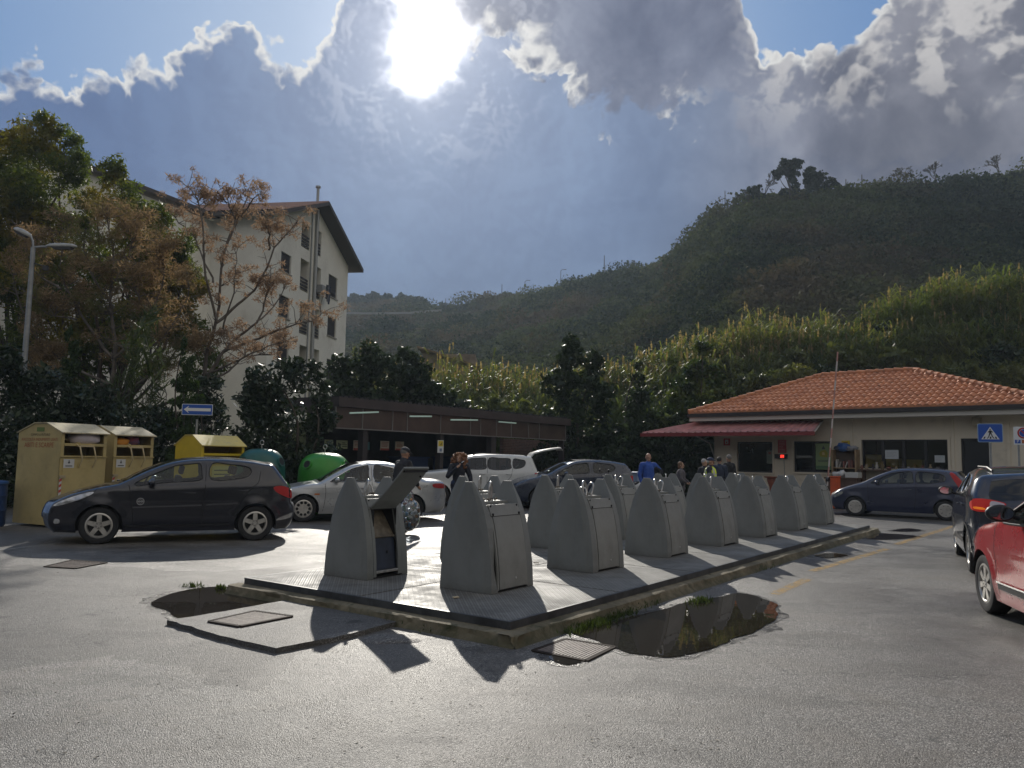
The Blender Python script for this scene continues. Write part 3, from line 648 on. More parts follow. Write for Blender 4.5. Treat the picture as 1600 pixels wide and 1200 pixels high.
        mb = MB(); mb.box(x0, x1, -BY + 0.0, -BY + 0.05, 0.055, 0.085); mb.build('sill', M_CHROME, t, bevel=0.004)
        # raised lid: curved panel hinged at the top
        mb = MB(); hx0, hx1 = -xi + 0.02, xi - 0.03; pts = [(-0.235, 0.775), (-0.36, 0.875), (-0.50, 1.005), (-0.63, 1.135), (-0.735, 1.25)]; vs = []
        for (y, z) in pts:
            vs += [(hx0, y, z), (hx1, y, z), (hx1, y + 0.012, z + 0.018), (hx0, y + 0.012, z + 0.018)]
        fs = []
        for i in range(4): fs += [(i * 4 + j, i * 4 + (j + 1) % 4, i * 4 + 4 + (j + 1) % 4, i * 4 + 4 + j) for j in range(4)]
        fs += [(3, 2, 1, 0), (16, 17, 18, 19)]
        lid = mb.add(vs, fs).build('raised_lid', M_BIN, t, bevel=0.003)
        mb = MB(); mb.box(hx0 + 0.02, hx1 - 0.02, -0.725, -0.70, 1.205, 1.23); mb.ell((hx1 - 0.07, -0.655, 1.155), (0.015, 0.012, 0.015), 8); mb.build('latch', M_DARK, lid)
    return t
BL = ['large grey container nearest the camera with a dented left front edge', 'second grey container of the front row on the open side of the near one', 'third grey container of the front row, before the blue-shirted man',
      'fourth grey container of the front row, before the man in the yellow vest', 'fifth grey container of the front row, below the awning window', 'sixth grey container of the front row, below the red sign', 'last grey container of the front row, with a gaping side seam']
BL2 = ['grey container with its lid swung up at the left end of the platform', 'grey back row container mostly hidden behind the nearest one', 'grey back row container in front of the white car', 'grey back row container before the dark blue car with the red tail lamp', 'grey back row container hidden behind the third front one',
       'grey back row container left of the yellow vest man', 'farthest grey back row container, right of the yellow vest man']
for k in range(7):
    p = PP(1.25 + 2.05 * k, 1.21 - 0.03 * k, PZ + 0.026); container(p, PANG + random.Random(k).uniform(-0.025, 0.025), BL[k], k, dent=0.035 if k == 0 else 0.0, gap=0.05 if k == 6 else 0.0, ringv=(1, 3, 3, 1, 1, 2, 2)[k])
for k in range(7):
    p = PP(1.04 + 2.05 * k - (0.05 if k == 0 else 0), 2.80, PZ + 0.026); q_ = container(p, PANG + random.Random(k + 30).uniform(-0.02, 0.02) + (0.04 if k == 0 else 0), BL2[k], k + 20, opened=(k == 0), ringv=(2, 1, 1, 3, 1, 2, 3)[k]); q_.scale = (0.88 if k == 0 else 1, 1, 1)

# grass tufts along the kerb
def tufts():
    rng = np.random.default_rng(5); Cs = []; 
    for (px, py, n, s) in [(655, 975, 900, 0.13), (640, 970, 300, 0.10), (700, 985, 300, 0.12), (925, 975, 700, 0.14), (960, 962, 500, 0.16), (1095, 941, 250, 0.09), (1160, 888, 700, 0.30), (1190, 878, 400, 0.25), (1120, 903, 300, 0.2), (1080, 915, 200, 0.15), (345, 921, 120, 0.03), (300, 917, 80, 0.06), (1000, 945, 300, 0.15), (900, 985, 200, 0.12)]:
        c = G(px, py); a = np.array([c.x, c.y, 0]); off = rng.normal(size=(n, 3)) * np.array([s, s * 0.5, 0]); ca, sa = math.cos(PANG), math.sin(PANG)
        if px > 800: off = np.stack([off[:, 0] * ca - off[:, 1] * sa, off[:, 0] * sa + off[:, 1] * ca, off[:, 2]], 1)
        Cs.append(a + off)
    C = np.concatenate(Cs); n = len(C); h = 0.02 + 0.06 * rng.random(n); d = rng.normal(size=(n, 3)) * 0.5; d[:, 2] = 1; d /= np.linalg.norm(d, axis=1)[:, None]
    e = rng.normal(size=(n, 3)); e[:, 2] = 0; e /= np.linalg.norm(e, axis=1)[:, None]; w = 0.006
    P = np.stack([C - e * w, C + e * w, C + d * h[:, None] + e * 0.001, C + d * h[:, None] * 0.7 - e * w], 1)
    o = quads_obj('grass', P, leaf_mat('weed', (0.03, 0.05, 0.012), (0.065, 0.095, 0.022), rough=0.6, trans=0.3)); o['kind'] = 'stuff'; o['label'] = 'small weeds and grass growing along the kerb'
tufts()

def grit():
    rng = np.random.default_rng(9); n = 5200; px = rng.uniform(-100, 1700, n); py = 1195 - (rng.random(n) ** 0.8) * 330; keep = []; C = []
    for a, b in zip(px, py):
        g = G(a, b); q = (g - PO); u, v = q.dot(E1), q.dot(E2)
        if -0.15 < u < LA and -0.15 < v < LB: continue
        C.append((g.x, g.y, 0.004))
    C = np.array(C); n = len(C); P = leaf_quads(rng, C, 0.014, 0.011, 0.0, 0.5); P[:, :, 2] = np.abs(P[:, :, 2] - 0.004) * 0.6 + 0.003
    m = leaf_mat('grit_stone', (0.05, 0.045, 0.04), (0.20, 0.17, 0.13), rough=0.7, trans=0.0); o = quads_obj('gravel', P, m); tag(o, 'loose grit and leaf crumbs scattered on the asphalt', kind='stuff')
grit()
# ================================================================ hills
def interp(px, pts):
    if px <= pts[0][0]: return pts[0][1]
    for (a, p), (b, q) in zip(pts, pts[1:]):
        if px <= b: return p + (q - p) * (px - a) / (b - a)
    return pts[-1][1]
RIDGE = [(-200, 470), (300, 466), (538, 474), (640, 478), (690, 484), (730, 479), (770, 471), (800, 462), (850, 453), (900, 438), (950, 425), (1000, 419), (1040, 405), (1065, 384), (1100, 350), (1140, 328), (1180, 317), (1230, 308), (1300, 300), (1360, 292), (1440, 291), (1500, 292), (1560, 282), (1600, 276), (1700, 265), (1900, 262), (2300, 290)]
RD = [(-200, 420), (538, 420), (690, 380), (770, 330), (850, 290), (950, 260), (1040, 230), (1100, 195), (1150, 170), (1230, 155), (2300, 150)]
def hill_pt(px, f):                                   # f 0 foot .. 1 ridge .. 1.3 behind
    D = interp(px, RD); y = 58 + (D - 58) * min(f, 1.35); top = AT(px, interp(px, RIDGE), D)
    u = ray(px, 600); x = u.x / u.y * y
    fr = min(f, 1.0); g = 0.25 * fr + 0.75 * fr ** 1.25 if px < 900 else fr ** (1.0 + 0.25 * max(0, (1100 - px) / 200 if px < 1100 else 0))
    g = g * (1 - 0.0 * f) if f <= 1 else 1 - (f - 1) * 1.1
    z = top.z * g
    a = min(1, f * 4) * (1 if f < 0.93 else max(0.25, 1 - (f - 0.93) * 10))
    z += a * (2.6 * mnoise.noise(Vector((x * 0.02, y * 0.02, 1))) + 1.0 * mnoise.noise(Vector((x * 0.07, y * 0.07, 4)))) * (D / 170)
    return Vector((x, y, z))
M_HILL = mat('hill_scrub', (0.040, 0.058, 0.018), 0.95, col2=(0.060, 0.048, 0.028), vscale=0.035, bump=1.0, bscale=0.6, dirt=0.5, dcol=(0.018, 0.026, 0.010), spec=0.0)
def hills():
    mb = MB(); cols = list(range(-200, 2301, 12)); fs_ = [i / 46 for i in range(61)]; vs = [hill_pt(p, f) for p in cols for f in fs_]; n = len(fs_)
    mb.add(vs, [(i * n + j, (i + 1) * n + j, (i + 1) * n + j + 1, i * n + j + 1) for i in range(len(cols) - 1) for j in range(n - 1)])
    o = mb.build('hills', M_HILL, smooth=80); o['kind'] = 'structure'
    # shrub cover
    rng = np.random.default_rng(11); P = []; V = []; 
    for k in range(12000):
        px = rng.uniform(480, 1750); f = rng.random() ** 0.8 * 0.99 + 0.01
        if px < 900 and f < 0.9 and rng.random() < 0.25: continue
        c = hill_pt(px, f); D = c.y; s = (rng.uniform(0.6, 1.5) if rng.random() < 0.9 else (rng.uniform(1.8, 3.0) if rng.random() < 0.7 else rng.uniform(3.2, 4.6))) * (D / 150) ** 0.7
        if f > 0.93: s *= 0.6 if px < 1180 else 0.9
        dens = mnoise.noise(Vector((c.x * 0.03, c.y * 0.03, 7)))
        if dens < -0.3 and rng.random() < 0.5: continue
        nq = int(22 * max(1, s) ** 1.7) + 8; d = rng.normal(size=(nq, 3)); d /= np.linalg.norm(d, axis=1)[:, None]; d[:, 2] = abs(d[:, 2])
        C = np.array(c) + d * rng.uniform(0.55, 1.05, (nq, 1)) * np.array([s * 1.15, s, s * rng.uniform(0.7, 1.1)])
        P.append(leaf_quads(rng, C, 0.55 * (D / 150) ** 0.5, 0.45 * (D / 150) ** 0.5)); v0 = np.clip(rng.random() * 0.5 + 0.5 + dens * 1.5 - (0.45 if s > 2.2 else 0), 0, 1); V.append(np.clip(v0 + 0.15 * rng.normal(size=nq), 0, 1))
    P = np.concatenate(P); V = np.concatenate(V)
    o = quads_obj('hillside_scrub', P, leaf_mat('scrub_leaf', (0.012, 0.026, 0.011), (0.088, 0.108, 0.038), (0.105, 0.080, 0.050), rough=0.9, trans=0.12, spec=0.05, vscale=0.022), var=V); tag(o, 'dark scrub and bushes covering the hillside', kind='stuff')
hills()
# retaining bank with a pale track on the far left slope
def track():
    mb = MB(); vs = []; pts = [(520, 490), (580, 491), (640, 490), (690, 486)]
    for px, py in pts:
        y = 290 if px < 700 else 290 - (px - 700) * 0.2; a = AT(px, py, y); vs += [a + Vector((0, 0, -0.1)), a + Vector((0, 0, 0.7)), a + Vector((0, 0.4, 0.7))]
    mb.add(vs, [(i * 3 + j, i * 3 + j + 1, i * 3 + 4 + j, i * 3 + 3 + j) for i in range(len(pts) - 1) for j in (0, 1)]); o = mb.build('guard_rail', mat('pale_rail', (0.22, 0.22, 0.21), 0.7)); tag(o, 'thin pale guard rail of the road crossing the far slope', 'guard rail')
track()

# ---------------------------------------------------------------- reed bank
REED = [(480, 575), (560, 572), (690, 574), (750, 578), (850, 590), (960, 572), (1060, 534), (1100, 526), (1180, 508), (1300, 498), (1400, 462), (1500, 433), (1600, 420), (1900, 392), (2300, 380)]
def bank_pt(px, f, yf=41.0, yt=50.0):
    y = yf + (yt - yf) * min(f, 2.0); u = ray(px, 600); x = u.x / u.y * y; zt = AT(px, interp(px, REED), yt).z - 3.3
    g = min(1, f); return Vector((x, y, max(-0.4, zt * g ** 0.9 - 0.25 + (0 if f <= 1 else -(f - 1) * zt * 0.8))))
def reeds():
    mb = MB(); cols = list(range(440, 2301, 20)); rows = [i / 10 for i in range(21)]; n = len(rows)
    mb.add([bank_pt(p, f) for p in cols for f in rows], [(i * n + j, (i + 1) * n + j, (i + 1) * n + j + 1, i * n + j + 1) for i in range(len(cols) - 1) for j in range(n - 1)])
    o = mb.build('embankment', mat('bank_soil', (0.045, 0.05, 0.02), 0.95, var=0.5, vscale=0.6, bump=0.6, bscale=4, spec=0.0), smooth=60); o['kind'] = 'structure'
    rng = np.random.default_rng(3); P = []; V = []; MI = []
    N_ = 9500
    for k in range(N_):
        px = rng.uniform(560, 1700) if k % 3 else rng.uniform(880, 1700); f = rng.random() ** 0.7 * 1.08
        b = np.array(bank_pt(px, f)); h = rng.uniform(2.0, 3.9) * (1 + 0.42 * mnoise.noise(Vector((b[0] * 0.35, b[1] * 0.6, 3))) + 0.25 * mnoise.noise(Vector((b[0] * 1.1, b[1] * 1.4, 8)))); lean = rng.normal(size=2) * 0.10 + np.array([0.08, 0])
        top = b + np.array([lean[0] * h, lean[1] * h, h]); w = 0.012
        ex = np.array([1.0, 0, 0]) * w; P.append(np.stack([b - ex, b + ex, top + ex * 0.4, top - ex * 0.4])[None]); V.append([rng.random() * 0.5 + 0.5]); MI.append([0])
        nl = 10; t = rng.uniform(0.25, 1.0, nl); a = rng.uniform(0, 2 * math.pi, nl); ln = rng.uniform(0.45, 1.0, nl); st = b + (top - b) * t[:, None]
        dr = np.stack([np.cos(a), np.sin(a), rng.uniform(0.5, 1.3, nl)], 1); mid = st + dr * ln[:, None] * 0.5; dr2 = dr.copy(); dr2[:, 2] = -rng.uniform(0.1, 0.9, nl); end = mid + dr2 * ln[:, None] * 0.5
        sd = np.stack([-np.sin(a), np.cos(a), np.zeros(nl)], 1) * 0.042
        P.append(np.stack([st - sd * 0.4, st + sd * 0.4, mid + sd, mid - sd], 1)); P.append(np.stack([mid - sd, mid + sd, end + sd * 0.15, end - sd * 0.15], 1))
        vv = np.clip(-0.05 + 0.75 * t + 0.9 * mnoise.noise(Vector((b[0] * 0.3, b[1] * 0.4, 12))) + 0.18 * rng.normal(size=nl), 0, 1); V.append(vv); V.append(vv); MI.append([0] * nl); MI.append([0] * nl)  # greener low on the stalk; shade between clumps put into the leaf tone
        if (f > 0.55 and rng.random() < (0.16 if px > 1250 else 0.38)) :
            for q in range(7):
                tt = q / 7; c = top + np.array([0.05 * math.sin(k) * tt, 0, 0.55 * tt - 0.05]); ww = 0.055 * math.sin(math.pi * (0.15 + 0.8 * tt)) + 0.01; aa = rng.uniform(0, 3.14); e = np.array([math.cos(aa), math.sin(aa), 0.0]) * ww
                P.append(np.stack([c - e, c - e * 0.6 + [0, 0, 0.11], c + e * 0.6 + [0, 0, 0.11], c + e])[None]); V.append([rng.random()]); MI.append([1])
    P = np.concatenate(P); V = np.concatenate(V); MI = np.concatenate(MI)
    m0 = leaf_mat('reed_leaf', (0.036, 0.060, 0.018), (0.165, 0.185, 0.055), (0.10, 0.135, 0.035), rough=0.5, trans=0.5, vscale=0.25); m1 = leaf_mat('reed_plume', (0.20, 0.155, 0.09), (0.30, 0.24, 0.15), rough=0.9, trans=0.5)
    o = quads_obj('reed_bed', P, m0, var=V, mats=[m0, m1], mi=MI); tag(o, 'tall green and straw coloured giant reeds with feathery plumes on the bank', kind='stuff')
reeds()

# ================================================================ trees
M_BARK = mat('bark', (0.065, 0.052, 0.040), 0.95, var=0.35, vscale=3, bump=0.8, bscale=12)
M_BARKG = mat('bark_grey', (0.13, 0.11, 0.09), 0.9, var=0.3, vscale=3, bump=0.6, bscale=14)
def limb(mb, a, b, r0, r1, rng, bend=0.12, n=7, k=7):
    d = b - a; L = d.length; o1 = Vector(rng.normal(size=3)) * L * bend; pts = []; rs = []
    for i in range(k):
        t = i / (k - 1); pts.append(a + d * t + o1 * math.sin(math.pi * t) + Vector(rng.normal(size=3)) * L * 0.012 * (0 < i < k - 1)); rs.append(r0 + (r1 - r0) * t ** 0.8)
    mb.tube(pts, rs, n); return pts
def tree(name, base, y, blobs, m, label, cat='tree', group=None, seed=1, per=60, leaf=(0.16, 0.09), trunk=0.22, sub=6, up=0.0, depth=0.85, sub_r=0.42, bark=None, jit=0.35, base_z=-0.1, split=0.35, dens=4.2):
    """blobs: (px, py, r_px[, r_py]) at distance y; each becomes a cluster of smaller leaf clumps."""
    rng = np.random.default_rng(seed); o = empty(name, (0, 0, 0), 0, label, cat, group); b = AT(base[0], base[1] if base[1] else 700, y); b.z = base_z; o.location = b
    B = []; cs = []
    for bl in blobs:
        px, py, r = bl[:3]; rz = bl[3] if len(bl) > 3 else r; R_ = r * y / F; Rz = rz * y / F; c = AT(px, py, y); c.y += rng.uniform(-0.4, 0.5) * R_
        u = ray(px, py); c.x = u.x / u.y * c.y; cs.append((c, R_))
        B.append([c.x, c.y, c.z, R_ * 0.62, R_ * depth * 0.62, Rz * 0.62])
        for k in range(sub * 2):
            d = rng.normal(size=3); d /= np.linalg.norm(d); s = sub_r * rng.uniform(0.55, 1.15)
            B.append([c.x + d[0] * R_ * 0.68, c.y + d[1] * R_ * depth * 0.68, c.z + d[2] * Rz * 0.68, R_ * s, R_ * s, Rz * s * 0.85])
    pts = clump_points(rng, B, per * dens); pts -= np.array(b)
    Q = leaf_quads(rng, pts, leaf[0] * 1.1, leaf[1] * 1.2, up, jit); var = np.clip(0.5 + 0.28 * rng.normal(size=len(Q)), 0, 1)
    quads_obj('crown', Q, m, o, var=var)
    mb = MB(); bark = bark or M_BARK; top = sum((c for c, r in cs), Vector()) / len(cs) - b; fork = Vector((top.x * 0.35, top.y * 0.3, top.z * split))
    limb(mb, Vector((0, 0, 0)), fork, trunk, trunk * 0.75, rng, 0.05, 9)
    for c, r in cs: limb(mb, fork, c - b, trunk * 0.45, trunk * 0.08, rng, 0.08, 6)
    mb.build('trunk', bark, o, smooth=60); return o
L_DARK = leaf_mat('leaf_dark', (0.012, 0.026, 0.009), (0.034, 0.058, 0.020), (0.024, 0.040, 0.012), rough=0.5, trans=0.2, spec=0.3)
L_LAUREL = leaf_mat('leaf_laurel', (0.010, 0.023, 0.009), (0.028, 0.050, 0.018), rough=0.38, trans=0.14, spec=0.5)
L_GREEN = leaf_mat('leaf_green', (0.040, 0.066, 0.018), (0.115, 0.150, 0.032), (0.21, 0.175, 0.030), rough=0.5, trans=0.5, vscale=0.3)
L_TAN = leaf_mat('seed_tan', (0.20, 0.145, 0.080), (0.38, 0.28, 0.155), (0.15, 0.165, 0.055), rough=0.8, trans=0.45, spec=0.1, vscale=0.5, tt=(1.1, 1, 0.9))
L_TAN2 = leaf_mat('seed_pale', (0.26, 0.185, 0.125), (0.42, 0.31, 0.21), rough=0.8, trans=0.4, spec=0.1, tt=(1.1, 1, 0.9))
L_CYP = leaf_mat('cypress', (0.014, 0.034, 0.009), (0.045, 0.080, 0.015), rough=0.7, trans=0.2)
L_OLIVE = leaf_mat('leaf_olive', (0.05, 0.07, 0.02), (0.11, 0.13, 0.04), (0.13, 0.14, 0.035), rough=0.5, trans=0.35, vscale=0.4)
L_FAR = leaf_mat('leaf_far', (0.014, 0.024, 0.012), (0.034, 0.046, 0.022), rough=0.8, trans=0.1, spec=0.1)
tree('tall_tree', (30, 0), 35, [(45, 212, 50), (100, 225, 42), (-5, 250, 58), (-70, 240, 70), (55, 285, 62), (120, 265, 30), (-20, 340, 85), (5, 430, 80), (70, 365, 66), (-90, 380, 80)], L_GREEN, 'tall feathery green tree rising at the left edge behind the street lamp', seed=2, per=200, leaf=(0.18, 0.055), trunk=0.3, sub=7)
tree('green_tree', (170, 0), 34, [(172, 262, 26), (190, 292, 36), (250, 335, 30), (278, 385, 34), (296, 450, 34), (290, 520, 38), (240, 430, 50), (325, 570, 34), (120, 560, 60), (220, 520, 60), (60, 520, 60), (285, 430, 38), (265, 480, 40), (30, 440, 60), (150, 330, 45), (215, 345, 38), (250, 385, 40), (180, 400, 60), (110, 430, 60), (240, 450, 50), (140, 490, 55)], L_GREEN, 'yellowing green tree left of the cream apartment block', seed=3, per=170, leaf=(0.18, 0.055), trunk=0.26, sub=7)
def seed_tree(name, base, y, branches, label, seed, ncl, m, rcl, per, twig=1.0, trunk=0.16, region=None):
    """bare tree: branches are polylines in photo points at distance y, seed clusters at the twig ends"""
    rng = np.random.default_rng(seed); o = empty(name, (0, 0, 0), 0, label, 'tree', 'seed hung trees behind the laurel bushes'); b = AT(base[0], base[1], y); b.z = -0.1; o.location = b
    mb = MB(); B = []; tips = []
    for pl in branches:
        dz = rng.uniform(-1.2, 1.2); r0 = pl[0] * 0.62; P = catmull([(*(AT(px, py, y + dz * min(1, i * 0.6)) - b),) for i, (px, py) in enumerate(pl[1:])], 4); P = [Vector(p) + Vector(rng.normal(size=3)) * 0.02 for p in P]
        rs = [r0 * (1 - 0.8 * i / (len(P) - 1)) for i in range(len(P))]; mb.tube(P, rs, 7)
        nt = int(len(P) * 1.1 * twig)
        for k in range(nt):
            i = rng.integers(len(P) // 3, len(P)); p = P[i]; d = Vector(rng.normal(size=3)); d.z = abs(d.z) * 0.9 + 0.2; d.normalize(); L = rng.uniform(0.3, 0.95); q = p + d * L; mb.tube([p, p + d * L * 0.5 + Vector(rng.normal(size=3)) * 0.06, q], [rs[i] * 0.35 + 0.008, 0.012, 0.006], 4)
            tips.append(q)
            if rng.random() < 0.6:
                d2 = Vector(rng.normal(size=3)); d2.z = abs(d2.z); d2.normalize(); q2 = p + d * L * 0.5 + d2 * 0.4; mb.tube([p + d * L * 0.5, q2], [0.012, 0.005], 4); tips.append(q2)
        tips.append(P[-1])
    mb.build('trunk', M_BARKG, o, smooth=60)
    idx = rng.permutation(len(tips))[:ncl]
    for i in idx:
        p = tips[i]; r = rcl * rng.uniform(0.6, 1.2); B.append([p.x, p.y, p.z - r * 0.3, r, r, r * 0.75])
    C = clump_points(rng, B, per * 1.6); quads_obj('crown', leaf_quads(rng, C, 0.15, 0.03, 0.2), m, o)
    return o
def Z2(*pts): return [(180 + x / 3.53, 260 + y / 3.53) for x, y in pts]
seed_tree('chinaberry_tree', (322, 660), 30, [
    [0.16, (318, 700), (322, 640), *Z2((500, 1060), (560, 850), (600, 480), (680, 280), (740, 150))],
    [0.13, *Z2((490, 1190), (560, 1080), (640, 970), (780, 860), (830, 730), (860, 600))],
    [0.10, *Z2((560, 860), (680, 760), (790, 650), (880, 450), (980, 340), (1010, 280))],
    [0.09, *Z2((600, 1020), (760, 960), (900, 900), (1080, 850), (1150, 800))],
    [0.09, *Z2((560, 840), (500, 600), (480, 300), (440, 160), (400, 110))],
    [0.07, *Z2((545, 640), (480, 500), (430, 380), (330, 290), (300, 220))],
    [0.08, *Z2((500, 1150), (640, 1090), (800, 1010), (960, 960))],
    [0.07, *Z2((620, 440), (660, 300), (620, 200), (650, 120))],
    [0.06, *Z2((700, 280), (760, 180), (810, 150))],
    [0.08, *Z2((500, 1190), (620, 1130), (720, 1050), (860, 1040), (940, 1000))],
    [0.06, *Z2((590, 900), (650, 700), (660, 560), (680, 420))],
    [0.06, *Z2((850, 460), (850, 380), (830, 330))], [0.05, *Z2((450, 200), (500, 150))], [0.05, *Z2((620, 200), (560, 140))],
    [0.06, *Z2((780, 860), (900, 740), (940, 640))]], 'bare branching tree hung with tan seed clusters before the apartment block', 5, 260, L_TAN2, 0.26, 800)
seed_tree('brown_tree', (150, 660), 29, [
    [0.17, (170, 740), (165, 640), (180, 560), (172, 470), (178, 400), (165, 330)],
    [0.10, (175, 560), (120, 480), (95, 420), (105, 350)], [0.10, (180, 560), (230, 500), (255, 430), (250, 370)], [0.09, (172, 600), (90, 560), (40, 500), (20, 430)],
    [0.08, (180, 540), (240, 540), (285, 480), (300, 430)], [0.08, (178, 480), (140, 420), (130, 370)], [0.08, (180, 620), (230, 590), (270, 560), (310, 540)], [0.08, (170, 600), (110, 600), (60, 580), (20, 560)],
    [0.07, (178, 440), (205, 390), (215, 340)], [0.07, (95, 450), (50, 420), (40, 370)], [0.06, (120, 500), (75, 490), (50, 460)], [0.06, (230, 500), (210, 450), (200, 420)]], 'rusty brown seed covered tree above the clothes containers', 6, 330, L_TAN, 0.40, 600, twig=3.0)
for i, (x, y0, y1, hw_, d, lb) in enumerate([(112, 508, 760, 34, 24, 'small bright tipped cypress rising from the laurel hedge'), (290, 528, 780, 48, 23, 'dark conical cypress behind the one way sign')]):
    bl = []; n = 9
    for k in range(n):
        f = k / (n - 1); bl.append((x + (4 if k % 2 else -4), y0 + (y1 - y0) * (0.05 + 0.9 * f), 6 + hw_ * f ** 0.75, 20))
    tree('cypress', (x, 0), d, bl, L_CYP, lb, 'cypress', seed=20 + i, per=1300, leaf=(0.10, 0.035), trunk=0.10, sub=4, up=1.6, sub_r=0.4)
hb = [(-60, 600, 60), (10, 575, 42), (60, 600, 50), (30, 660, 60), (90, 670, 60), (150, 640, 52), (180, 690, 60), (-30, 700, 80), (60, 740, 70), (140, 740, 60), (215, 740, 55), (235, 660, 42), (250, 700, 45), (20, 790, 60), (100, 800, 50), (200, 800, 50), (-60, 780, 70)]
for i, (bx, d) in enumerate([([b for b in hb if b[0] < 65], 22), ([b for b in hb if 65 <= b[0] < 200], 23), ([b for b in hb if b[0] >= 200], 23.5)]):
    tree('laurel_bush', (bx[0][0], 0), d, bx, L_LAUREL, ['glossy dark laurel bush at the left edge behind the first clothes container', 'glossy dark laurel bush over the two clothes containers', 'dark laurel bush between the clothes containers and the cypress'][i], 'bush', 'laurel bushes behind the containers', seed=30 + i, per=230, leaf=(0.15, 0.06), trunk=0.12, sub=6)
tree('laurel_tree', (450, 0), 23.5, [(475, 590, 38), (430, 600, 44), (505, 610, 28), (400, 640, 42), (500, 660, 32), (445, 660, 66), (380, 700, 38), (430, 740, 66), (495, 715, 38), (370, 770, 50), (480, 780, 50)], L_LAUREL, 'dark laurel tree left of the canopy behind the bell containers', seed=40, per=230, leaf=(0.15, 0.06), trunk=0.15)
tree('cane_clump', (235, 0), 24.5, [(210, 560, 26, 50), (230, 520, 22, 46), (195, 620, 30, 60), (245, 600, 24, 60), (220, 680, 40, 60)], leaf_mat('cane', (0.03, 0.05, 0.015), (0.10, 0.13, 0.045), rough=0.4, trans=0.3), 'clump of thin canes rising through the laurel bushes', 'cane clump', seed=44, per=70, leaf=(0.55, 0.035), trunk=0.05, sub=4, up=1.0)
DT = 'dark evergreen trees beyond the canopy and gatehouse'
tree('evergreen_tree', (575, 0), 40, [(585, 560, 32), (555, 585, 38), (600, 600, 45), (530, 575, 24), (535, 620, 40), (570, 650, 50)], L_DARK, 'broad dark evergreen beside the corner of the apartment block', group=DT, seed=50, per=95, leaf=(0.24, 0.13))
tree('evergreen_tree', (650, 0), 41, [(640, 565, 28), (660, 600, 36), (630, 620, 36), (690, 620, 24), (675, 650, 40)], L_DARK, 'smaller dark evergreen right of the broad one, above the canopy roof', group=DT, seed=51, per=95, leaf=(0.24, 0.13))
tree('evergreen_tree', (900, 0), 39, [(893, 532, 15), (895, 560, 26), (925, 575, 28), (875, 600, 34), (920, 620, 44), (880, 660, 46), (940, 680, 50), (900, 720, 50), (860, 730, 40)], L_DARK, 'tall dark evergreen at the right end of the canopy', group=DT, seed=52, per=100, leaf=(0.22, 0.12))
tree('conifer', (997, 0), 38, [(997, 573, 8), (997, 595, 14), (996, 620, 22), (998, 650, 32), (995, 690, 40), (1000, 730, 44)], L_DARK, 'pointed dark conifer left of the gatehouse awning', 'tree', group=DT, seed=53, per=130, leaf=(0.2, 0.09), up=0.6)
tree('ivy_clad_tree', (1100, 0), 38, [(1098, 545, 16), (1090, 575, 22), (1112, 590, 22), (1075, 600, 26), (1055, 615, 22), (1120, 630, 34), (1080, 650, 40), (1040, 660, 34), (1150, 650, 30)], leaf_mat('ivy', (0.014, 0.032, 0.009), (0.050, 0.085, 0.018), (0.09, 0.12, 0.025), rough=0.4, trans=0.3, vscale=0.7), 'ivy draped tree with a hooded top above the awning', 'tree', group=DT, seed=54, per=110, leaf=(0.2, 0.13))
tree('hedge_tree', (1060, 0), 36.5, [(1040, 700, 44), (1090, 700, 44), (1010, 740, 40), (1060, 750, 44), (1110, 740, 30), (960, 740, 44), (1150, 690, 30)], L_DARK, 'dark leafy thicket under the gatehouse awning', 'thicket', group=DT, seed=55, per=100, leaf=(0.2, 0.12))
tree('leafy_tree', (1200, 0), 42, [(1180, 610, 30), (1215, 590, 26), (1250, 590, 26), (1190, 645, 36), (1240, 620, 26)], L_OLIVE, 'olive green bushy tree rising behind the tiled roof at its left', 'tree', seed=56, per=90, leaf=(0.22, 0.10))
tree('leafy_tree', (1500, 0), 42, [(1480, 590, 30), (1520, 585, 26), (1570, 600, 40), (1620, 590, 40), (1540, 620, 30)], L_OLIVE, 'bushy green tree behind the right end of the tiled roof', 'tree', seed=57, per=90, leaf=(0.24, 0.08))
bb = [(1010, 640, 22, 41.5), (1170, 600, 30, 43), (1320, 560, 34, 45), (1290, 585, 26, 43), (1400, 560, 30, 44), (1460, 540, 34, 46), (1550, 560, 40, 44), (1590, 520, 30, 47), (1240, 560, 26, 45), (1385, 520, 22, 48), (1130, 565, 20, 46), (770, 630, 20, 42), (720, 640, 22, 42), (820, 640, 22, 42)]
for i, (px, py, r_, d) in enumerate(bb):
    tree('bramble_bush', (px, 0), d, [(px, py, r_, r_ * 0.8), (px + r_ * 0.8, py + r_ * 0.5, r_ * 0.8, r_ * 0.6), (px - r_ * 0.7, py + r_ * 0.55, r_ * 0.7, r_ * 0.6)], L_DARK if i % 3 == 0 else L_OLIVE, 'leafy bush growing among the reeds on the bank', 'bush', 'bushes among the reeds', 90 + i, 55, (0.26, 0.14), 0.08, 5, base_z=AT(px, py + r_ * 1.2, d).z - 0.8)
tree('laurel_bush', (330, 0), 26, [(325, 610, 26), (335, 650, 34), (318, 710, 44), (345, 745, 44)], L_LAUREL, 'dark bush at the foot of the bare seed tree', 'bush', 'laurel bushes behind the containers', 39, 200, (0.15, 0.06), 0.1)
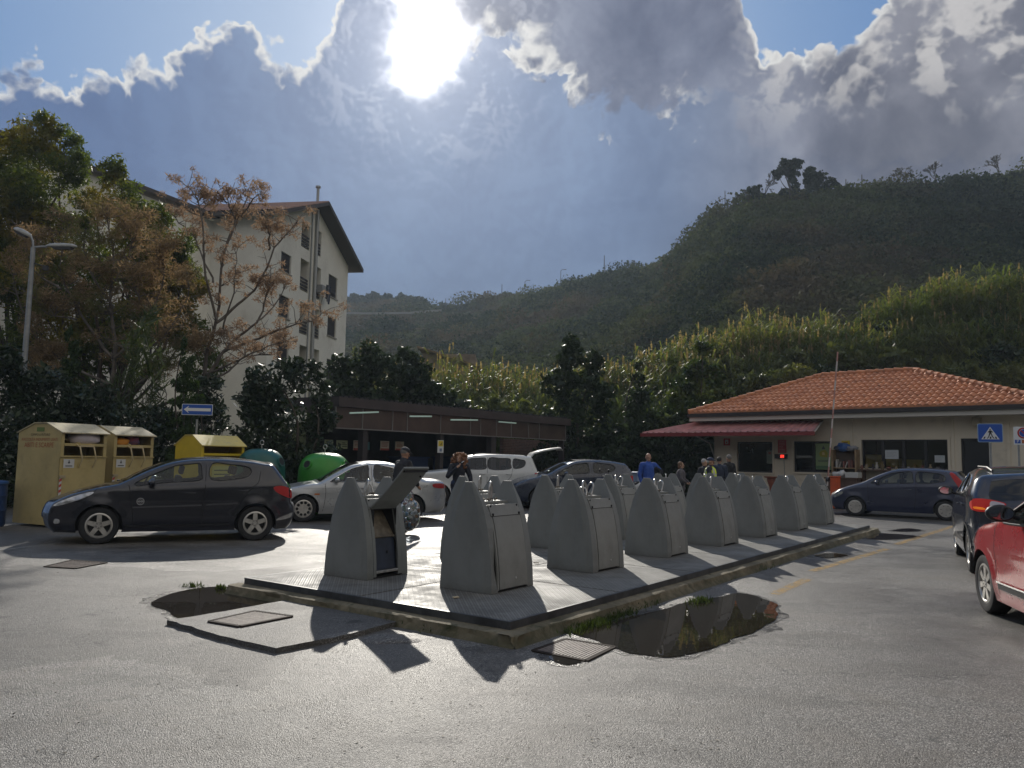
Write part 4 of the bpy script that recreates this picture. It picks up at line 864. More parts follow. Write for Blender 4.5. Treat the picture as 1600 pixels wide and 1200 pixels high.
# far trees on the skyline
def far_tree(name, px, pyb, D, blobs, label, seed, per=9, leaf=(0.7, 0.5)):
    b = AT(px, pyb, D); return tree(name, (px, 0), D, blobs, L_FAR, label, 'tree', 'trees on the hill skyline', seed, per, leaf, 0.35, 5, 0, 0.8, 0.45, None, 0.3, b.z - 1, 0.5)
far_tree('umbrella_pine', 1243, 312, 150, [(1226, 262, 20, 10), (1243, 256, 14, 9), (1215, 272, 12, 7), (1238, 275, 12, 14), (1240, 295, 12, 16)], 'umbrella pine with a flat leaning crown on the hill crest', 60, 22, (0.6, 0.4))
far_tree('dense_pine', 1270, 312, 151, [(1270, 278, 18, 18), (1262, 270, 12, 12), (1280, 285, 14, 18), (1266, 300, 18, 16)], 'dense rounded pine right of the umbrella pine', 61, 22, (0.6, 0.4))
far_tree('round_tree', 1182, 316, 152, [(1181, 298, 12, 11), (1190, 308, 10, 8)], 'small round tree left of the umbrella pine', 62, 22, (0.5, 0.4))
far_tree('round_tree', 1300, 306, 152, [(1298, 288, 10, 12), (1308, 292, 8, 10), (1225, 300, 8, 9)], 'low dark tree just right of the dense pine', 63, 22, (0.5, 0.4))
far_tree('round_tree', 1500, 300, 150, [(1492, 282, 14, 13), (1506, 284, 12, 12), (1520, 288, 12, 9), (1478, 292, 8, 6)], 'broad dark tree on the crest at the right', 64, 22, (0.6, 0.45))
far_tree('tree_row', 1570, 290, 150, [(1590, 280, 18, 9), (1615, 272, 20, 12), (1555, 288, 12, 6)], 'dark tree on the crest at the right edge', 65, 20, (0.6, 0.45))
far_tree('round_tree', 858, 456, 290, [(858, 452, 6, 4), (884, 440, 6, 4)], 'tiny tree on the middle skyline beside the pole', 66, 12, (0.9, 0.7))
for i, (px, py, r) in enumerate([(555, 468, 14), (580, 466, 13), (604, 466, 12), (628, 467, 12), (650, 470, 12)]):
    far_tree('wood_tree', px, py + 10, 405, [(px, py, r, r * 0.75), (px + r * 0.7, py + 3, r * 0.8, r * 0.6)], 'one of the rounded trees along the far ridge beside the apartment block', 70 + i, 5, (1.6, 1.2))['group'] = 'far ridge trees'
def bare(px, pyb, pyt, D, label, seed, spread=0.6):
    rng = np.random.default_rng(seed); b = AT(px, pyb, D); h = (AT(px, pyt, D) - b).length; mb = MB()
    o = empty('bare_tree', b, 0, label, 'tree', 'bare trees on the hill skyline')
    def rec(p, d, L, r, k):
        q = p + d * L; mb.tube([p, (p + q) / 2 + Vector(rng.normal(size=3)) * L * 0.06, q], [r, r * 0.85, r * 0.7], 4, False)
        if k == 0: return
        for _ in range(3 if k > 1 else 4):
            nd = (d + Vector(rng.normal(size=3)) * spread).normalized(); nd.z = max(nd.z, -0.1); rec(q, nd.normalized(), L * rng.uniform(0.6, 0.85), max(0.05, r * 0.6), k - 1)
    rec(Vector((0, 0, -0.5)), Vector((0, 0, 1)), h * 0.32, h * 0.025, 4); mb.build('branches', M_BARK, o)
for a in [(1417, 292, 252, 150, 'bare tree on the crest between two poles', 1, 0.6), (1463, 292, 247, 150, 'slender bare tree on the crest left of the broad dark tree', 2, 0.4), (1562, 284, 234, 150, 'large bare tree on the crest at the far right', 3, 0.5), (1196, 314, 268, 153, 'bare tree left of the umbrella pine', 4, 0.5), (1170, 318, 285, 155, 'faint bare tree at the left end of the pines', 5, 0.6), (1068, 384, 362, 225, 'bare shrub on the shoulder of the hill', 6, 0.7), (995, 420, 402, 250, 'bare shrub where the slope levels out', 7, 0.8), (1020, 416, 403, 250, 'faint bare shrub left of the hill shoulder', 8, 0.8)]: bare(*a)
def pole(px, pyb, pyt, D, label, r=0.12, lamp=False):
    a = AT(px, pyb, D); b = AT(px, pyt, D); t = empty('utility_pole', a, 0, label, 'pole', 'poles on the hill skyline'); L = b - a; L.x = L.y = 0; mb = MB(); mb.tube([Vector((0, 0, -1.5)), L], [r, r * 0.7], 6); mb.build('pole', M_BARK, t)
    if lamp: mb = MB(); mb.tube([L, L + Vector((0.6, 0, 0.5)), L + Vector((2.0, 0, 0.5))], [0.1, 0.09, 0.14], 6); mb.build('lamp_arm', M_BARK, t)
for a in [(1133, 330, 298, 172, 'lone pole on the crest left of the pines'), (1347, 293, 273, 152, 'pole on the crest right of the dense pine'), (1446, 292, 276, 150, 'short pole beside the bare trees'), (944, 426, 399, 262, 'tall thin pole on the middle skyline', 0.18), (784, 468, 444, 320, 'pole at the low point of the skyline', 0.2), (876, 446, 423, 285, 'far street lamp on the middle skyline', 0.15, True), (820, 458, 440, 300, 'far street lamp above the low saddle', 0.15, True), (696, 482, 466, 380, 'short pole beside the far ridge trees', 0.2), (1322, 296, 280, 152, 'small post just right of the low dark tree')]: pole(*a)
def ruin():
    a = AT(660, 556, 62); b = AT(735, 585, 60); mb = MB(); t = empty('old_house', a, 0, 'ruined low house with an earthy tiled roof among the reeds', 'house'); L = b - a
    mb.box(0, 4.2, 0, 4, -6, 0.2); mb.build('wall', mat('ruin_wall', (0.22, 0.18, 0.14), 0.9, var=0.3, vscale=1), t)
    mb = MB(); mb.add([(-0.4, -0.5, 0.6), (4.9, -0.5, -1.0), (4.9, 4.5, -1.0), (-0.4, 4.5, 0.6), (-0.4, -0.5, 0.75), (4.9, -0.5, -0.85), (4.9, 4.5, -0.85), (-0.4, 4.5, 0.75)], [(0, 1, 2, 3), (7, 6, 5, 4), (0, 4, 5, 1), (2, 6, 7, 3), (0, 3, 7, 4), (1, 5, 6, 2)]); mb.build('roof', mat('ruin_tile', (0.20, 0.15, 0.09), 0.9, var=0.4, vscale=2, bump=0.8, bscale=6), t)
    mb = MB(); mb.box(2.6, 3.3, -0.03, 0.02, -3.4, -1.6); mb.build('window', M_DARK, t)
ruin()
# ================================================================ buildings
class Plane:                                           # vertical plane: origin, horizontal direction
    def __init__(s, o, d):
        s.o = Vector((o[0], o[1], 0)); s.d = Vector((d[0], d[1], 0)).normalized(); s.n = Vector((s.d.y, -s.d.x, 0))  # n points to the viewer side when d runs right
    def sz(s, px, py):
        r = ray(px, py); C = Vector((0, 0, H)); t = (s.o - C).dot(s.n) / r.dot(s.n); p = C + r * t; return (p - s.o).dot(s.d), p.z
    def at(s, a, z, out=0.0): return s.o + s.d * a + s.n * out + Vector((0, 0, z))
    def rect(s, x0, x1, y0, y1):
        xm, ym = (x0 + x1) / 2, (y0 + y1) / 2; return s.sz(x0, ym)[0], s.sz(x1, ym)[0], s.sz(xm, y1)[1], s.sz(xm, y0)[1]
    def box(s, mb, a0, a1, z0, z1, o0, o1):            # box on the wall between offsets o0..o1
        vs = [s.at(a, z, o) for z in (z0, z1) for o in (o0, o1) for a in (a0, a1)]
        mb.add(vs, [(0, 2, 3, 1), (4, 5, 7, 6), (0, 1, 5, 4), (2, 6, 7, 3), (0, 4, 6, 2), (1, 3, 7, 5)])
def wall_mesh(mb, pl, outline, holes, depth=0.25):
    pts = [Vector(p) for p in outline]; n0 = len(pts); edges = [(i, (i + 1) % n0) for i in range(n0)]
    for (a0, a1, z0, z1) in holes:
        b = len(pts); pts += [Vector((a0, z0)), Vector((a1, z0)), Vector((a1, z1)), Vector((a0, z1))]; edges += [(b, b + 1), (b + 1, b + 2), (b + 2, b + 3), (b + 3, b)]
    v, e, f, *_ = delaunay_2d_cdt(pts, edges, [], 0, 1e-5)
    fs = []
    for t in f:
        cx = sum(v[i].x for i in t) / len(t); cy = sum(v[i].y for i in t) / len(t)
        if not inpoly(cx, cy, outline): continue
        if any(a0 < cx < a1 and z0 < cy < z1 for a0, a1, z0, z1 in holes): continue
        fs.append(tuple(t))
    mb.add([pl.at(q.x, q.y) for q in v], fs)
    for (a0, a1, z0, z1) in holes:
        c = [(a0, z0), (a1, z0), (a1, z1), (a0, z1)]
        for i in range(4): (p, q), (r_, s_) = c[i], c[(i + 1) % 4]; mb.add([pl.at(p, q), pl.at(r_, s_), pl.at(r_, s_, -depth), pl.at(p, q, -depth)], [(0, 1, 2, 3)])
def spec0(m, v=0.05): m.node_tree.nodes['Principled BSDF'].inputs['Specular IOR Level'].default_value = v; return m
M_CREAM = mat('cream_render', (0.78, 0.76, 0.68), 0.85, var=0.07, vscale=0.3, bump=0.2, bscale=8, dirt=0.35, dcol=(0.40, 0.36, 0.30))
M_SHUT = mat('dark_shutter', (0.035, 0.032, 0.035), 0.5); M_EAVE = mat('eave_brown', (0.075, 0.065, 0.062), 0.7); M_PIPE = mat('steel_pipe', (0.33, 0.34, 0.34), 0.4, 0.5)
M_TILE2 = mat('roof_tile_far', (0.28, 0.16, 0.11), 0.8, var=0.3, vscale=1.5)
M_REC = mat('loggia_cream', (0.68, 0.65, 0.57), 0.9)
def apartments():
    L = 52.0; P1 = AT(439, 334, L); P1 = Vector((P1.x, P1.y, 0)); zt = AT(439, 334, L).z
    r = ray(568, 426); t = (zt - H) / r.z; P3 = Vector((r.x * t, r.y * t, 0)); g = (P3 - P1); span = g.length; g.normalize(); f = Vector((-g.y, g.x, 0))
    zp = zt + 3.35; t_ = empty('apartment_block', P1 + f * 1.0 + g * 1.0, 0, 'cream five storey apartment block with gabled tiled roof', 'building'); base = t_.location.copy()
    gp = Plane(P1 + f * 1.05 + g * 1.05, g); W_ = span - 2.1; ze = zt + 0.05
    slope = (zp - zt) / (span / 2)
    def rct(x0, x1, y0, y1): return gp.rect(x0, x1, y0, y1)
    wins = [rct(439, 455, 396, 426), rct(435.5, 452.5, 462.5, 496), rct(433, 450.5, 536, 568), rct(513, 527, 431, 465), rct(511.5, 525, 496, 526), rct(434, 450, 604, 636), rct(510, 523, 562, 594)]
    logs = [rct(471, 484.5, 350, 389), rct(469, 482.5, 406, 456), rct(468, 481, 473, 523), rct(467, 480, 540, 590), rct(492.5, 502, 360, 400), rct(491.5, 501, 417, 468), rct(491, 499, 483, 530), rct(490, 498, 546, 592)]
    wt_ = zt + 1.05 * slope
    out = [(0, -2), (W_, -2), (W_, wt_ - 0.1), (W_ / 2, zp - 0.1), (0, wt_ - 0.1)]
    mb = MB(); wall_mesh(mb, gp, out, wins + logs, 0.22)
    # front long wall and left wing
    fp = Plane(gp.o, -f); 
    Lf = 9.0; wall_mesh(mb, Plane(gp.o + f * Lf, -f), [(0, -2), (Lf, -2), (Lf, wt_ - 0.1), (0, wt_ - 0.1)], [], 0.2)
    mb.add([gp.at(0, -2), gp.at(W_, -2)] and [gp.at(W_, -2), gp.at(W_, wt_), gp.at(W_, wt_) + f * 20, gp.at(W_, -2) + f * 20], [(0, 1, 2, 3)])
    # wing projecting towards the camera
    r1 = ray(205, 289); r2 = ray(330, 337); zw = zt + 0.1; q1 = r1 * ((zw - H) / r1.z); q2 = r2 * ((zw - H) / r2.z); q1.z = q2.z = 0; wd = (q1 - q2).normalized()
    wp = Plane(q2 + f * 0.5, -wd) if False else None
    n_ = Vector((wd.y, -wd.x, 0)); n_ = n_ if n_.dot(-q2) < 0 else -n_
    o = (q2 - n_ * -0.6); vs = []
    a = q2 + n_ * 0.5 - wd * 3; b = q2 + wd * 14 + n_ * 0.5
    mb.add([Vector((a.x, a.y, -2)), Vector((b.x, b.y, -2)), Vector((b.x, b.y, zw - 0.15)), Vector((a.x, a.y, zw - 0.15))], [(0, 1, 2, 3)])
    c = b + n_ * 12; mb.add([Vector((b.x, b.y, -2)), Vector((c.x, c.y, -2)), Vector((c.x, c.y, zw + 3)), Vector((b.x, b.y, zw - 0.15))], [(0, 1, 2, 3)])
    def place(o_): o_.parent = t_; o_.matrix_parent_inverse = Matrix.Translation(-base); return o_
    place(mb.build('wall', M_CREAM))
    mb = MB(); M1 = q2 - wd * 2 ; M2 = q2 + wd * 14.5
    up = Vector((0, 0, 0.28)); zv = Vector((0, 0, zw))
    mb.add([M1 + zv, M2 + zv, M2 + zv + up, M1 + zv + up, M1 + zv + n_ * 1.2, M2 + zv + n_ * 1.2, M2 + zv + up + n_ * 1.2 + Vector((0, 0, .4)), M1 + zv + up + n_ * 1.2 + Vector((0, 0, .4))], [(0, 1, 2, 3), (4, 7, 6, 5), (0, 4, 5, 1), (3, 2, 6, 7), (0, 3, 7, 4), (1, 5, 6, 2)])
    # roof slabs of the gable block
    E0 = P1 + Vector((0, 0, zt)); PK = P1 + g * span / 2 + Vector((0, 0, zp)); E3 = P3 + Vector((0, 0, zt)); D = Vector((0, 0, 0.28)); fl = f * 17
    for A, B in ((E0, PK), (E3, PK)):
        mb.mat(0); mb.add([A, B, B + fl, A + fl], [(0, 1, 2, 3)]); mb.add([A, B, B + D, A + D], [(0, 1, 2, 3)]); mb.add([A, A + fl, A + fl + D, A + D], [(0, 1, 2, 3)])
    place(mb.build('roof', M_EAVE))
    mb = MB()                                          # ribbed tiles on the near slope
    n = 80; vs = []
    for i in range(n * 4 + 1):
        s = i / (n * 4) * 16.9; hh = 0.30 + 0.09 * abs(math.sin(math.pi * i / 4))
        vs += [E0 + f * s + Vector((0, 0, hh)), PK + f * s + Vector((0, 0, hh))]
    mb.add(vs, [(2 * i, 2 * i + 1, 2 * i + 3, 2 * i + 2) for i in range(n * 4)])
    mb.add([E3 + D * 1.1, PK + D * 1.1, PK + fl + D * 1.1, E3 + fl + D * 1.1], [(0, 1, 2, 3)]); place(mb.build('roof_tiles', M_TILE2))
    for w in wins:
        mb = MB(); gp.box(mb, w[0], w[1], w[2], w[3], -0.20, -0.12); m_ = (w[2] + w[3]) / 2
        for k in range(9): z = w[2] + (w[3] - w[2]) * (k + 0.5) / 9; gp.box(mb, w[0] + 0.05, w[1] - 0.05, z - 0.05, z + 0.03, -0.119, -0.10)
        wo = place(mb.build('window', M_SHUT)); mb = MB(); gp.box(mb, w[0] - 0.1, w[1] + 0.1, w[2] - 0.1, w[2] - 0.005, -0.05, 0.08); so_ = mb.build('sill', mat('sill_stone', (0.32, 0.30, 0.26), 0.8)); so_.parent = wo
    for i, w in enumerate(logs):
        mb = MB(); a0, a1, z0, z1 = w
        mb.add([gp.at(a, z, -1.3) for a, z in ((a0, z0), (a1, z0), (a1, z1), (a0, z1))], [(0, 1, 2, 3)])
        for (p, q) in (((a0, z0), (a1, z0)), ((a1, z0), (a1, z1)), ((a1, z1), (a0, z1)), ((a0, z1), (a0, z0))): mb.add([gp.at(*p, -0.2), gp.at(*q, -0.2), gp.at(*q, -1.3), gp.at(*p, -1.3)], [(0, 1, 2, 3)])
        lo = place(mb.build('loggia', M_REC)); mb = MB()
        for z in (0.25, 0.5, 0.75, 1.0): gp.box(mb, a0, a1, z0 + z - 0.09, z0 + z + 0.05, -0.12, -0.06)
        rl = mb.build('railing', M_SHUT); rl.parent = lo
        mb = MB(); gp.box(mb, a0 + 0.25 * (a1 - a0), a1 - 0.1, z0 + 0.02, z0 + 2.2, -1.28, -1.22); dr = mb.build('door', M_SHUT); dr.parent = lo
    s_, _ = gp.sz(489, 450); mb = MB()
    mb.tube([gp.at(s_, -2, 0.15), gp.at(s_, wt_ + 2.6, 0.15)], 0.13, 10); place(mb.build('flue_pipe', M_PIPE, smooth=60))
    s2, _ = gp.sz(486, 450); mb = MB(); mb.tube([gp.at(s2 - 0.4, -2, 0.08), gp.at(s2 - 0.4, wt_ + 2.2, 0.08)], 0.06, 8); place(mb.build('drain_pipe', M_PIPE, smooth=60))
    mb = MB(); pk = PK + f * 1.0; mb.tube([pk, pk + Vector((0, 0, 1.5))], 0.11, 10); mb.tube([pk + Vector((0, 0, 1.45)), pk + Vector((0, 0, 1.6))], 0.2, 10); place(mb.build('chimney', M_PIPE, smooth=60))
    a0, a1, z0, z1 = gp.rect(494, 499.5, 446, 470); mb = MB(); gp.box(mb, a0, a1, z0 + 0.6, z1, 0.02, 0.5); ac = place(mb.build('air_conditioner', mat('ac_grey', (0.3, 0.3, 0.3), 0.6)))
    a0, a1, z0, z1 = gp.rect(500, 506, 446, 478)
    for k in range(3):
        mb = MB(); n = 8; vs = []
        for i in range(n + 1):
            for j in range(5): x = a0 + (a1 - a0) * (k + j / 4.3) / 3; vs.append(gp.at(x, z1 - (z1 - z0) * (0.7 + 0.1 * k) * i / n, 0.5 + 0.08 * math.sin(j * 2 + i * 0.4)))
        mb.add(vs, [(i * 5 + j, i * 5 + j + 1, i * 5 + j + 6, i * 5 + j + 5) for i in range(n) for j in range(4)])
        o_ = mb.build('laundry', [mat('cloth_dark', (0.04, 0.045, 0.06), 0.9), mat('cloth_grey', (0.15, 0.16, 0.19), 0.9), mat('cloth_navy', (0.03, 0.04, 0.08), 0.9)][k]); tag(o_, ['dark towel hanging on the line at the balcony', 'grey sheet hanging on the line between two dark towels', 'navy towel at the right end of the balcony washing line'][k], 'laundry', 'laundry on the apartment balcony')
apartments()

# ---------------------------------------------------------------- gatehouse
GP0 = AT(1340, 700, 29.6); GPL = Plane((GP0.x, GP0.y), (0.72, -0.695))
M_GWALL = mat('gate_wall', (0.72, 0.64, 0.50), 0.85, var=0.06, vscale=0.8, bump=0.25, bscale=20, dirt=0.25, dcol=(0.26, 0.22, 0.17))
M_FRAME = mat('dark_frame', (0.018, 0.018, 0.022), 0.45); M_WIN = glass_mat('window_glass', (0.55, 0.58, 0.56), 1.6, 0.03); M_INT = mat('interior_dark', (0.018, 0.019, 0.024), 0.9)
def tile_mat(name, col, col2):
    m = mat(name, col, 0.8, col2=col2, vscale=2.2, bump=0.4, bscale=30, dirt=0.7, dcol=(0.16, 0.11, 0.075)); return m
M_TILE = tile_mat('clay_tile', (0.58, 0.23, 0.10), (0.40, 0.155, 0.075))
def gatehouse():
    pl = GPL; s0 = pl.sz(1116, 700)[0]; s1 = pl.sz(1340, 700)[0] + 5.65
    t = empty('gatehouse', pl.at(s0, 0), 0, 'low cream gatehouse with a terracotta tiled hip roof', 'building'); B = Matrix.Translation(-t.location)
    def put(o, par=t):
        o.parent = par
        if par is t: o.matrix_parent_inverse = B
        return o
    w1 = pl.rect(1152, 1207, 690.5, 738); w2 = pl.rect(1240, 1300, 689.5, 738); w3 = pl.rect(1346.5, 1481, 687, 733); dr = pl.rect(1503, 1547, 685, 800); dr = (dr[0], dr[1], 0.02, dr[3])
    zf = pl.sz(1340, 652)[1]; mb = MB(); wall_mesh(mb, pl, [(s0, -0.1), (s1, -0.1), (s1, zf + 0.25), (s0, zf + 0.25)], [w1, w2, w3, dr], 0.16)
    dep = 6.7; A = pl.at(s0, 0); Bk = A - pl.n * dep; Cc = pl.at(s1, 0); Dd = Cc - pl.n * dep; zz = Vector((0, 0, zf + 0.25))
    mb.add([A, Bk, Bk + zz, A + zz], [(0, 1, 2, 3)]); mb.add([Cc, Dd, Dd + zz, Cc + zz], [(0, 1, 2, 3)]); mb.add([Bk, Dd, Dd + zz, Bk + zz], [(0, 1, 2, 3)])
    put(mb.build('wall', M_GWALL))
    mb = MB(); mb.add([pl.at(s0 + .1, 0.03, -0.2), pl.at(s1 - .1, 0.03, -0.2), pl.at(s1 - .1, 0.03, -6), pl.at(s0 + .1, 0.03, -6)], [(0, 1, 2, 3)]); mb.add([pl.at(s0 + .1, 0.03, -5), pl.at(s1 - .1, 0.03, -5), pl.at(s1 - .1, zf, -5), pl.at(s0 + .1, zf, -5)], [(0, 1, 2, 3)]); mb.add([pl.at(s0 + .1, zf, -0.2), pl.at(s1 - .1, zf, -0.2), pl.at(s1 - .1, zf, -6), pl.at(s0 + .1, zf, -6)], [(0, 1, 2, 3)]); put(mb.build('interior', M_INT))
    for i, (w, nx) in enumerate(((w1, 1), (w2, 2), (w3, 4))):
        a0, a1, z0, z1 = w; mb = MB()
        for k in range(nx + 1): x = a0 + (a1 - a0) * k / nx; q = 0.05; pl.box(mb, max(a0, x - q), min(a1, x + q), z0 + 0.05, z1 - 0.05, -0.15, -0.08)
        pl.box(mb, a0, a1, z0, z0 + 0.05, -0.15, -0.08); pl.box(mb, a0, a1, z1 - 0.05, z1, -0.15, -0.08); wo = put(mb.build('window', M_FRAME))
        mb = MB(); mb.add([pl.at(a0, z0, -0.115), pl.at(a1, z0, -0.115), pl.at(a1, z1, -0.115), pl.at(a0, z1, -0.115)], [(0, 1, 2, 3)]); put(mb.build('pane', M_WIN), wo)
        mb = MB(); pl.box(mb, a0 - 0.09, a1 + 0.09, z0 - 0.07, z0 - 0.003, 0.001, 0.06)
        pl.box(mb, a0 - 0.09, a0 - 0.003, z0, z1 + 0.09, 0.001, 0.025); pl.box(mb, a1 + 0.003, a1 + 0.09, z0, z1 + 0.09, 0.001, 0.025); pl.box(mb, a0 - 0.003, a1 + 0.003, z1 + 0.003, z1 + 0.09, 0.001, 0.025); put(mb.build('surround', M_GWALL), wo)
    a0, a1, z0, z1 = dr; mb = MB(); pl.box(mb, a0, a0 + 0.06, 0.03, z1, -0.15, -0.07); pl.box(mb, a1 - 0.06, a1, 0.03, z1, -0.15, -0.07); pl.box(mb, a0 + 0.06, a1 - 0.06, z1 - 0.06, z1, -0.15, -0.07); do = put(mb.build('door', M_FRAME)); mb = MB(); pl.box(mb, a0 + 0.062, a1 - 0.062, 0.03, z1 - 0.062, -0.13, -0.10); put(mb.build('door_leaf', mat('door_black', (0.012, 0.013, 0.017), 0.4)), do)
    # pilaster lines
    for px in (1331, 1489, 1576):
        s = pl.sz(px, 700)[0]; mb = MB(); pl.box(mb, s - 0.05, s + 0.05, 0, zf, 0.001, 0.03); put(mb.build('pilaster', M_GWALL))
    # fascia, gutter
    ov = 0.75; e0 = s0 - ov; e1_ = s1 + ov; z1_, z2_ = pl.sz(1340, 652)[1], 0
    q = Plane(pl.at(0, 0, ov), pl.d); zf0 = q.sz(1340, 652.5)[1]; zf1 = q.sz(1340, 645.5)[1]; zf2 = q.sz(1340, 639)[1]
    mb = MB(); pl.box(mb, e0, e1_, zf0, zf1, ov - 0.04, ov); mb.add([pl.at(e0, zf0 + 0.01, ov - 0.02), pl.at(e1_, zf0 + 0.01, ov - 0.02), pl.at(e1_, zf0 + 0.01, -dep - ov), pl.at(e0, zf0 + 0.01, -dep - ov)], [(0, 1, 2, 3)]); pl.box(mb, e0, e0 + 0.04, zf0, zf1, -dep - ov, ov - 0.041)
    put(mb.build('fascia', mat('fascia_white', (0.62, 0.59, 0.52), 0.7)))
    mb = MB(); pl.box(mb, e0 - 0.05, e1_ + 0.05, zf1 + 0.003, zf2, ov - 0.02, ov + 0.10); put(mb.build('gutter', mat('gutter_dark', (0.035, 0.03, 0.03), 0.6)))
    # hip roof of clay tiles
    half = (dep + 2 * ov) / 2; slope = 0.42; LEN = e1_ - e0; rise = half * slope; rR = 5.36
    def slope_face(org, dx, dn, length, run, inL, inR):    # dx along the eave, dn horizontal up-slope direction
        per = 0.235; m_ = int(length / per); nr = int(math.hypot(run, rise) / 0.40); mb = MB(); sub_ = 6
        for r in range(nr):
            f0 = r / nr; f1 = (r + 1) / nr; vs = []; cols = []
            for i in range(m_ * sub_ + 1):
                x = i / sub_ * per; ph = 2 * math.pi * (i % sub_) / sub_; b = 0.075 * (0.5 + 0.5 * math.cos(ph)) ** 0.7 + 0.010 * mnoise.noise(Vector((i // sub_ * 1.7, r * 2.3, 0)))
                if x < inL * f0 - 0.02 or x > length - inR * f0 + 0.02: cols.append(None); continue
                x1 = min(max(x, inL * f1), length - inR * f1) if inL * f1 < length - inR * f1 else x
                cols.append(len(vs)); q = org + dx * x + dn * run * f0 + Vector((0, 0, zf2 + rise * f0))
                vs += [q, q + Vector((0, 0, b + 0.05)), org + dx * x1 + dn * run * f1 + Vector((0, 0, zf2 + rise * f1 + b + 0.002))]
            fs = []
            for i in range(len(cols) - 1):
                if cols[i] is None or cols[i + 1] is None: continue
                a, b_ = cols[i], cols[i + 1]; fs += [(a, b_, b_ + 1, a + 1), (a + 1, b_ + 1, b_ + 2, a + 2)]
            mb.add(vs, fs)
        return mb
    org = pl.at(e0, 0, ov + 0.08); roof = put(slope_face(org, pl.d, -pl.n, LEN, half, half, rR).build('roof', M_TILE, smooth=50))
    put(slope_face(pl.at(e0 - 0.08, 0, -dep - ov), pl.n, pl.d, 2 * half, half, half, half).build('roof', M_TILE, smooth=50))
    put(slope_face(pl.at(e1_ + 0.08, 0, ov), -pl.n, -pl.d, 2 * half, rR, half, half).build('roof', M_TILE, smooth=50))
    put(slope_face(pl.at(e1_, 0, -dep - ov - 0.08), -pl.d, pl.n, LEN, half, rR, half).build('roof', M_TILE, smooth=50))
    zr = zf2 + rise; rA = org + pl.d * half - pl.n * half; rB = org + pl.d * (LEN - rR) - pl.n * half; mb = MB()
    for a, b, za, zb in ((org, rA, zf2, zr), (org + pl.d * LEN, rB, zf2, zr), (rA, rB, zr, zr)):
        n = int((b - a).length / 0.36)
        for k in range(n):
            p = a.lerp(b, k / n); q_ = a.lerp(b, (k + 1.12) / n); p.z = za + (zb - za) * k / n + 0.07; q_.z = za + (zb - za) * (k + 1.12) / n + 0.05; mb.tube([p, q_], [0.12, 0.095], 8)
    put(mb.build('ridge_caps', M_TILE, smooth=50), roof)
    # red ribbed awning
    aw = empty('awning', t.location, 0); aw.parent = t; bpy.data.objects.remove(aw)
    wa1 = pl.sz(1285, 657)[0]; za = pl.sz(1285, 657)[1] - 0.0; out = 1.75; q = Plane(pl.at(0, 0, out), pl.d); xe1 = q.sz(1272, 676)[0]; zb = q.sz(1272, 676)[1]; xe0 = q.sz(1003, 677)[0]; wa0 = s0 - 0.9
    mb = MB(); n = 26; vs = []
    for i in range(n * 4 + 1):
        f = i / (n * 4); rb = 0.045 if i % 4 == 0 else 0.0
        pt = pl.at(wa0 + (wa1 - wa0) * f, za + rb, 0.02); pb = pl.at(xe0 + (xe1 - xe0) * f, zb + 0.05 + rb, out); vs += [pt, pb, pt - Vector((0, 0, 0.04 + rb)), pb - Vector((0, 0, 0.04 + rb))]
    fs = []
    for i in range(n * 4): a = i * 4; fs += [(a, a + 4, a + 5, a + 1), (a + 2, a + 3, a + 7, a + 6)]
    mb.add(vs, fs); awn = put(mb.build('awning', mat('awning_red', (0.40, 0.17, 0.155), 0.5, var=0.25, vscale=3, dirt=0.5, dcol=(0.3, 0.24, 0.2))))
    mb = MB(); pl.box(mb, xe0 - 0.05, xe1 + 0.03, zb - 0.10, zb + 0.045, out, out + 0.05); put(mb.build('gutter', mat('awning_edge', (0.22, 0.03, 0.03), 0.4)), awn)
    mb = MB(); mb.tube([pl.at(wa0, za - 0.02, 0.0), pl.at(xe0, zb + 0.02, out)], 0.04, 6); mb.tube([pl.at(wa1, za - 0.02, 0.0), pl.at(xe1, zb + 0.02, out)], 0.04, 6); mb.tube([pl.at(s0 + 0.05, zb - 1.0, 0.03), pl.at(s0 - 0.05, zb - 0.35, 0.3), pl.at(s0 - 0.2, zb - 0.05, 1.2)], 0.03, 6); put(mb.build('bracket', mat('bracket_grey', (0.35, 0.33, 0.30), 0.6)), awn)
    mb = MB(); a0, a1, z0, z1 = pl.rect(1522, 1534, 655, 668); pl.box(mb, a0, a1, z0 + 0.05, z1 + 0.05, 0.02, 0.25); put(mb.build('wall_lamp', mat('lamp_beige', (0.35, 0.30, 0.20), 0.6), bevel=0.03) if False else mb.build('wall_lamp', mat('lamp_beige', (0.35, 0.30, 0.20), 0.6)))
    # an inner pale column at the left corner
    return t
gatehouse()
M_PAPER = mat('paper', (0.62, 0.62, 0.58), 0.7)
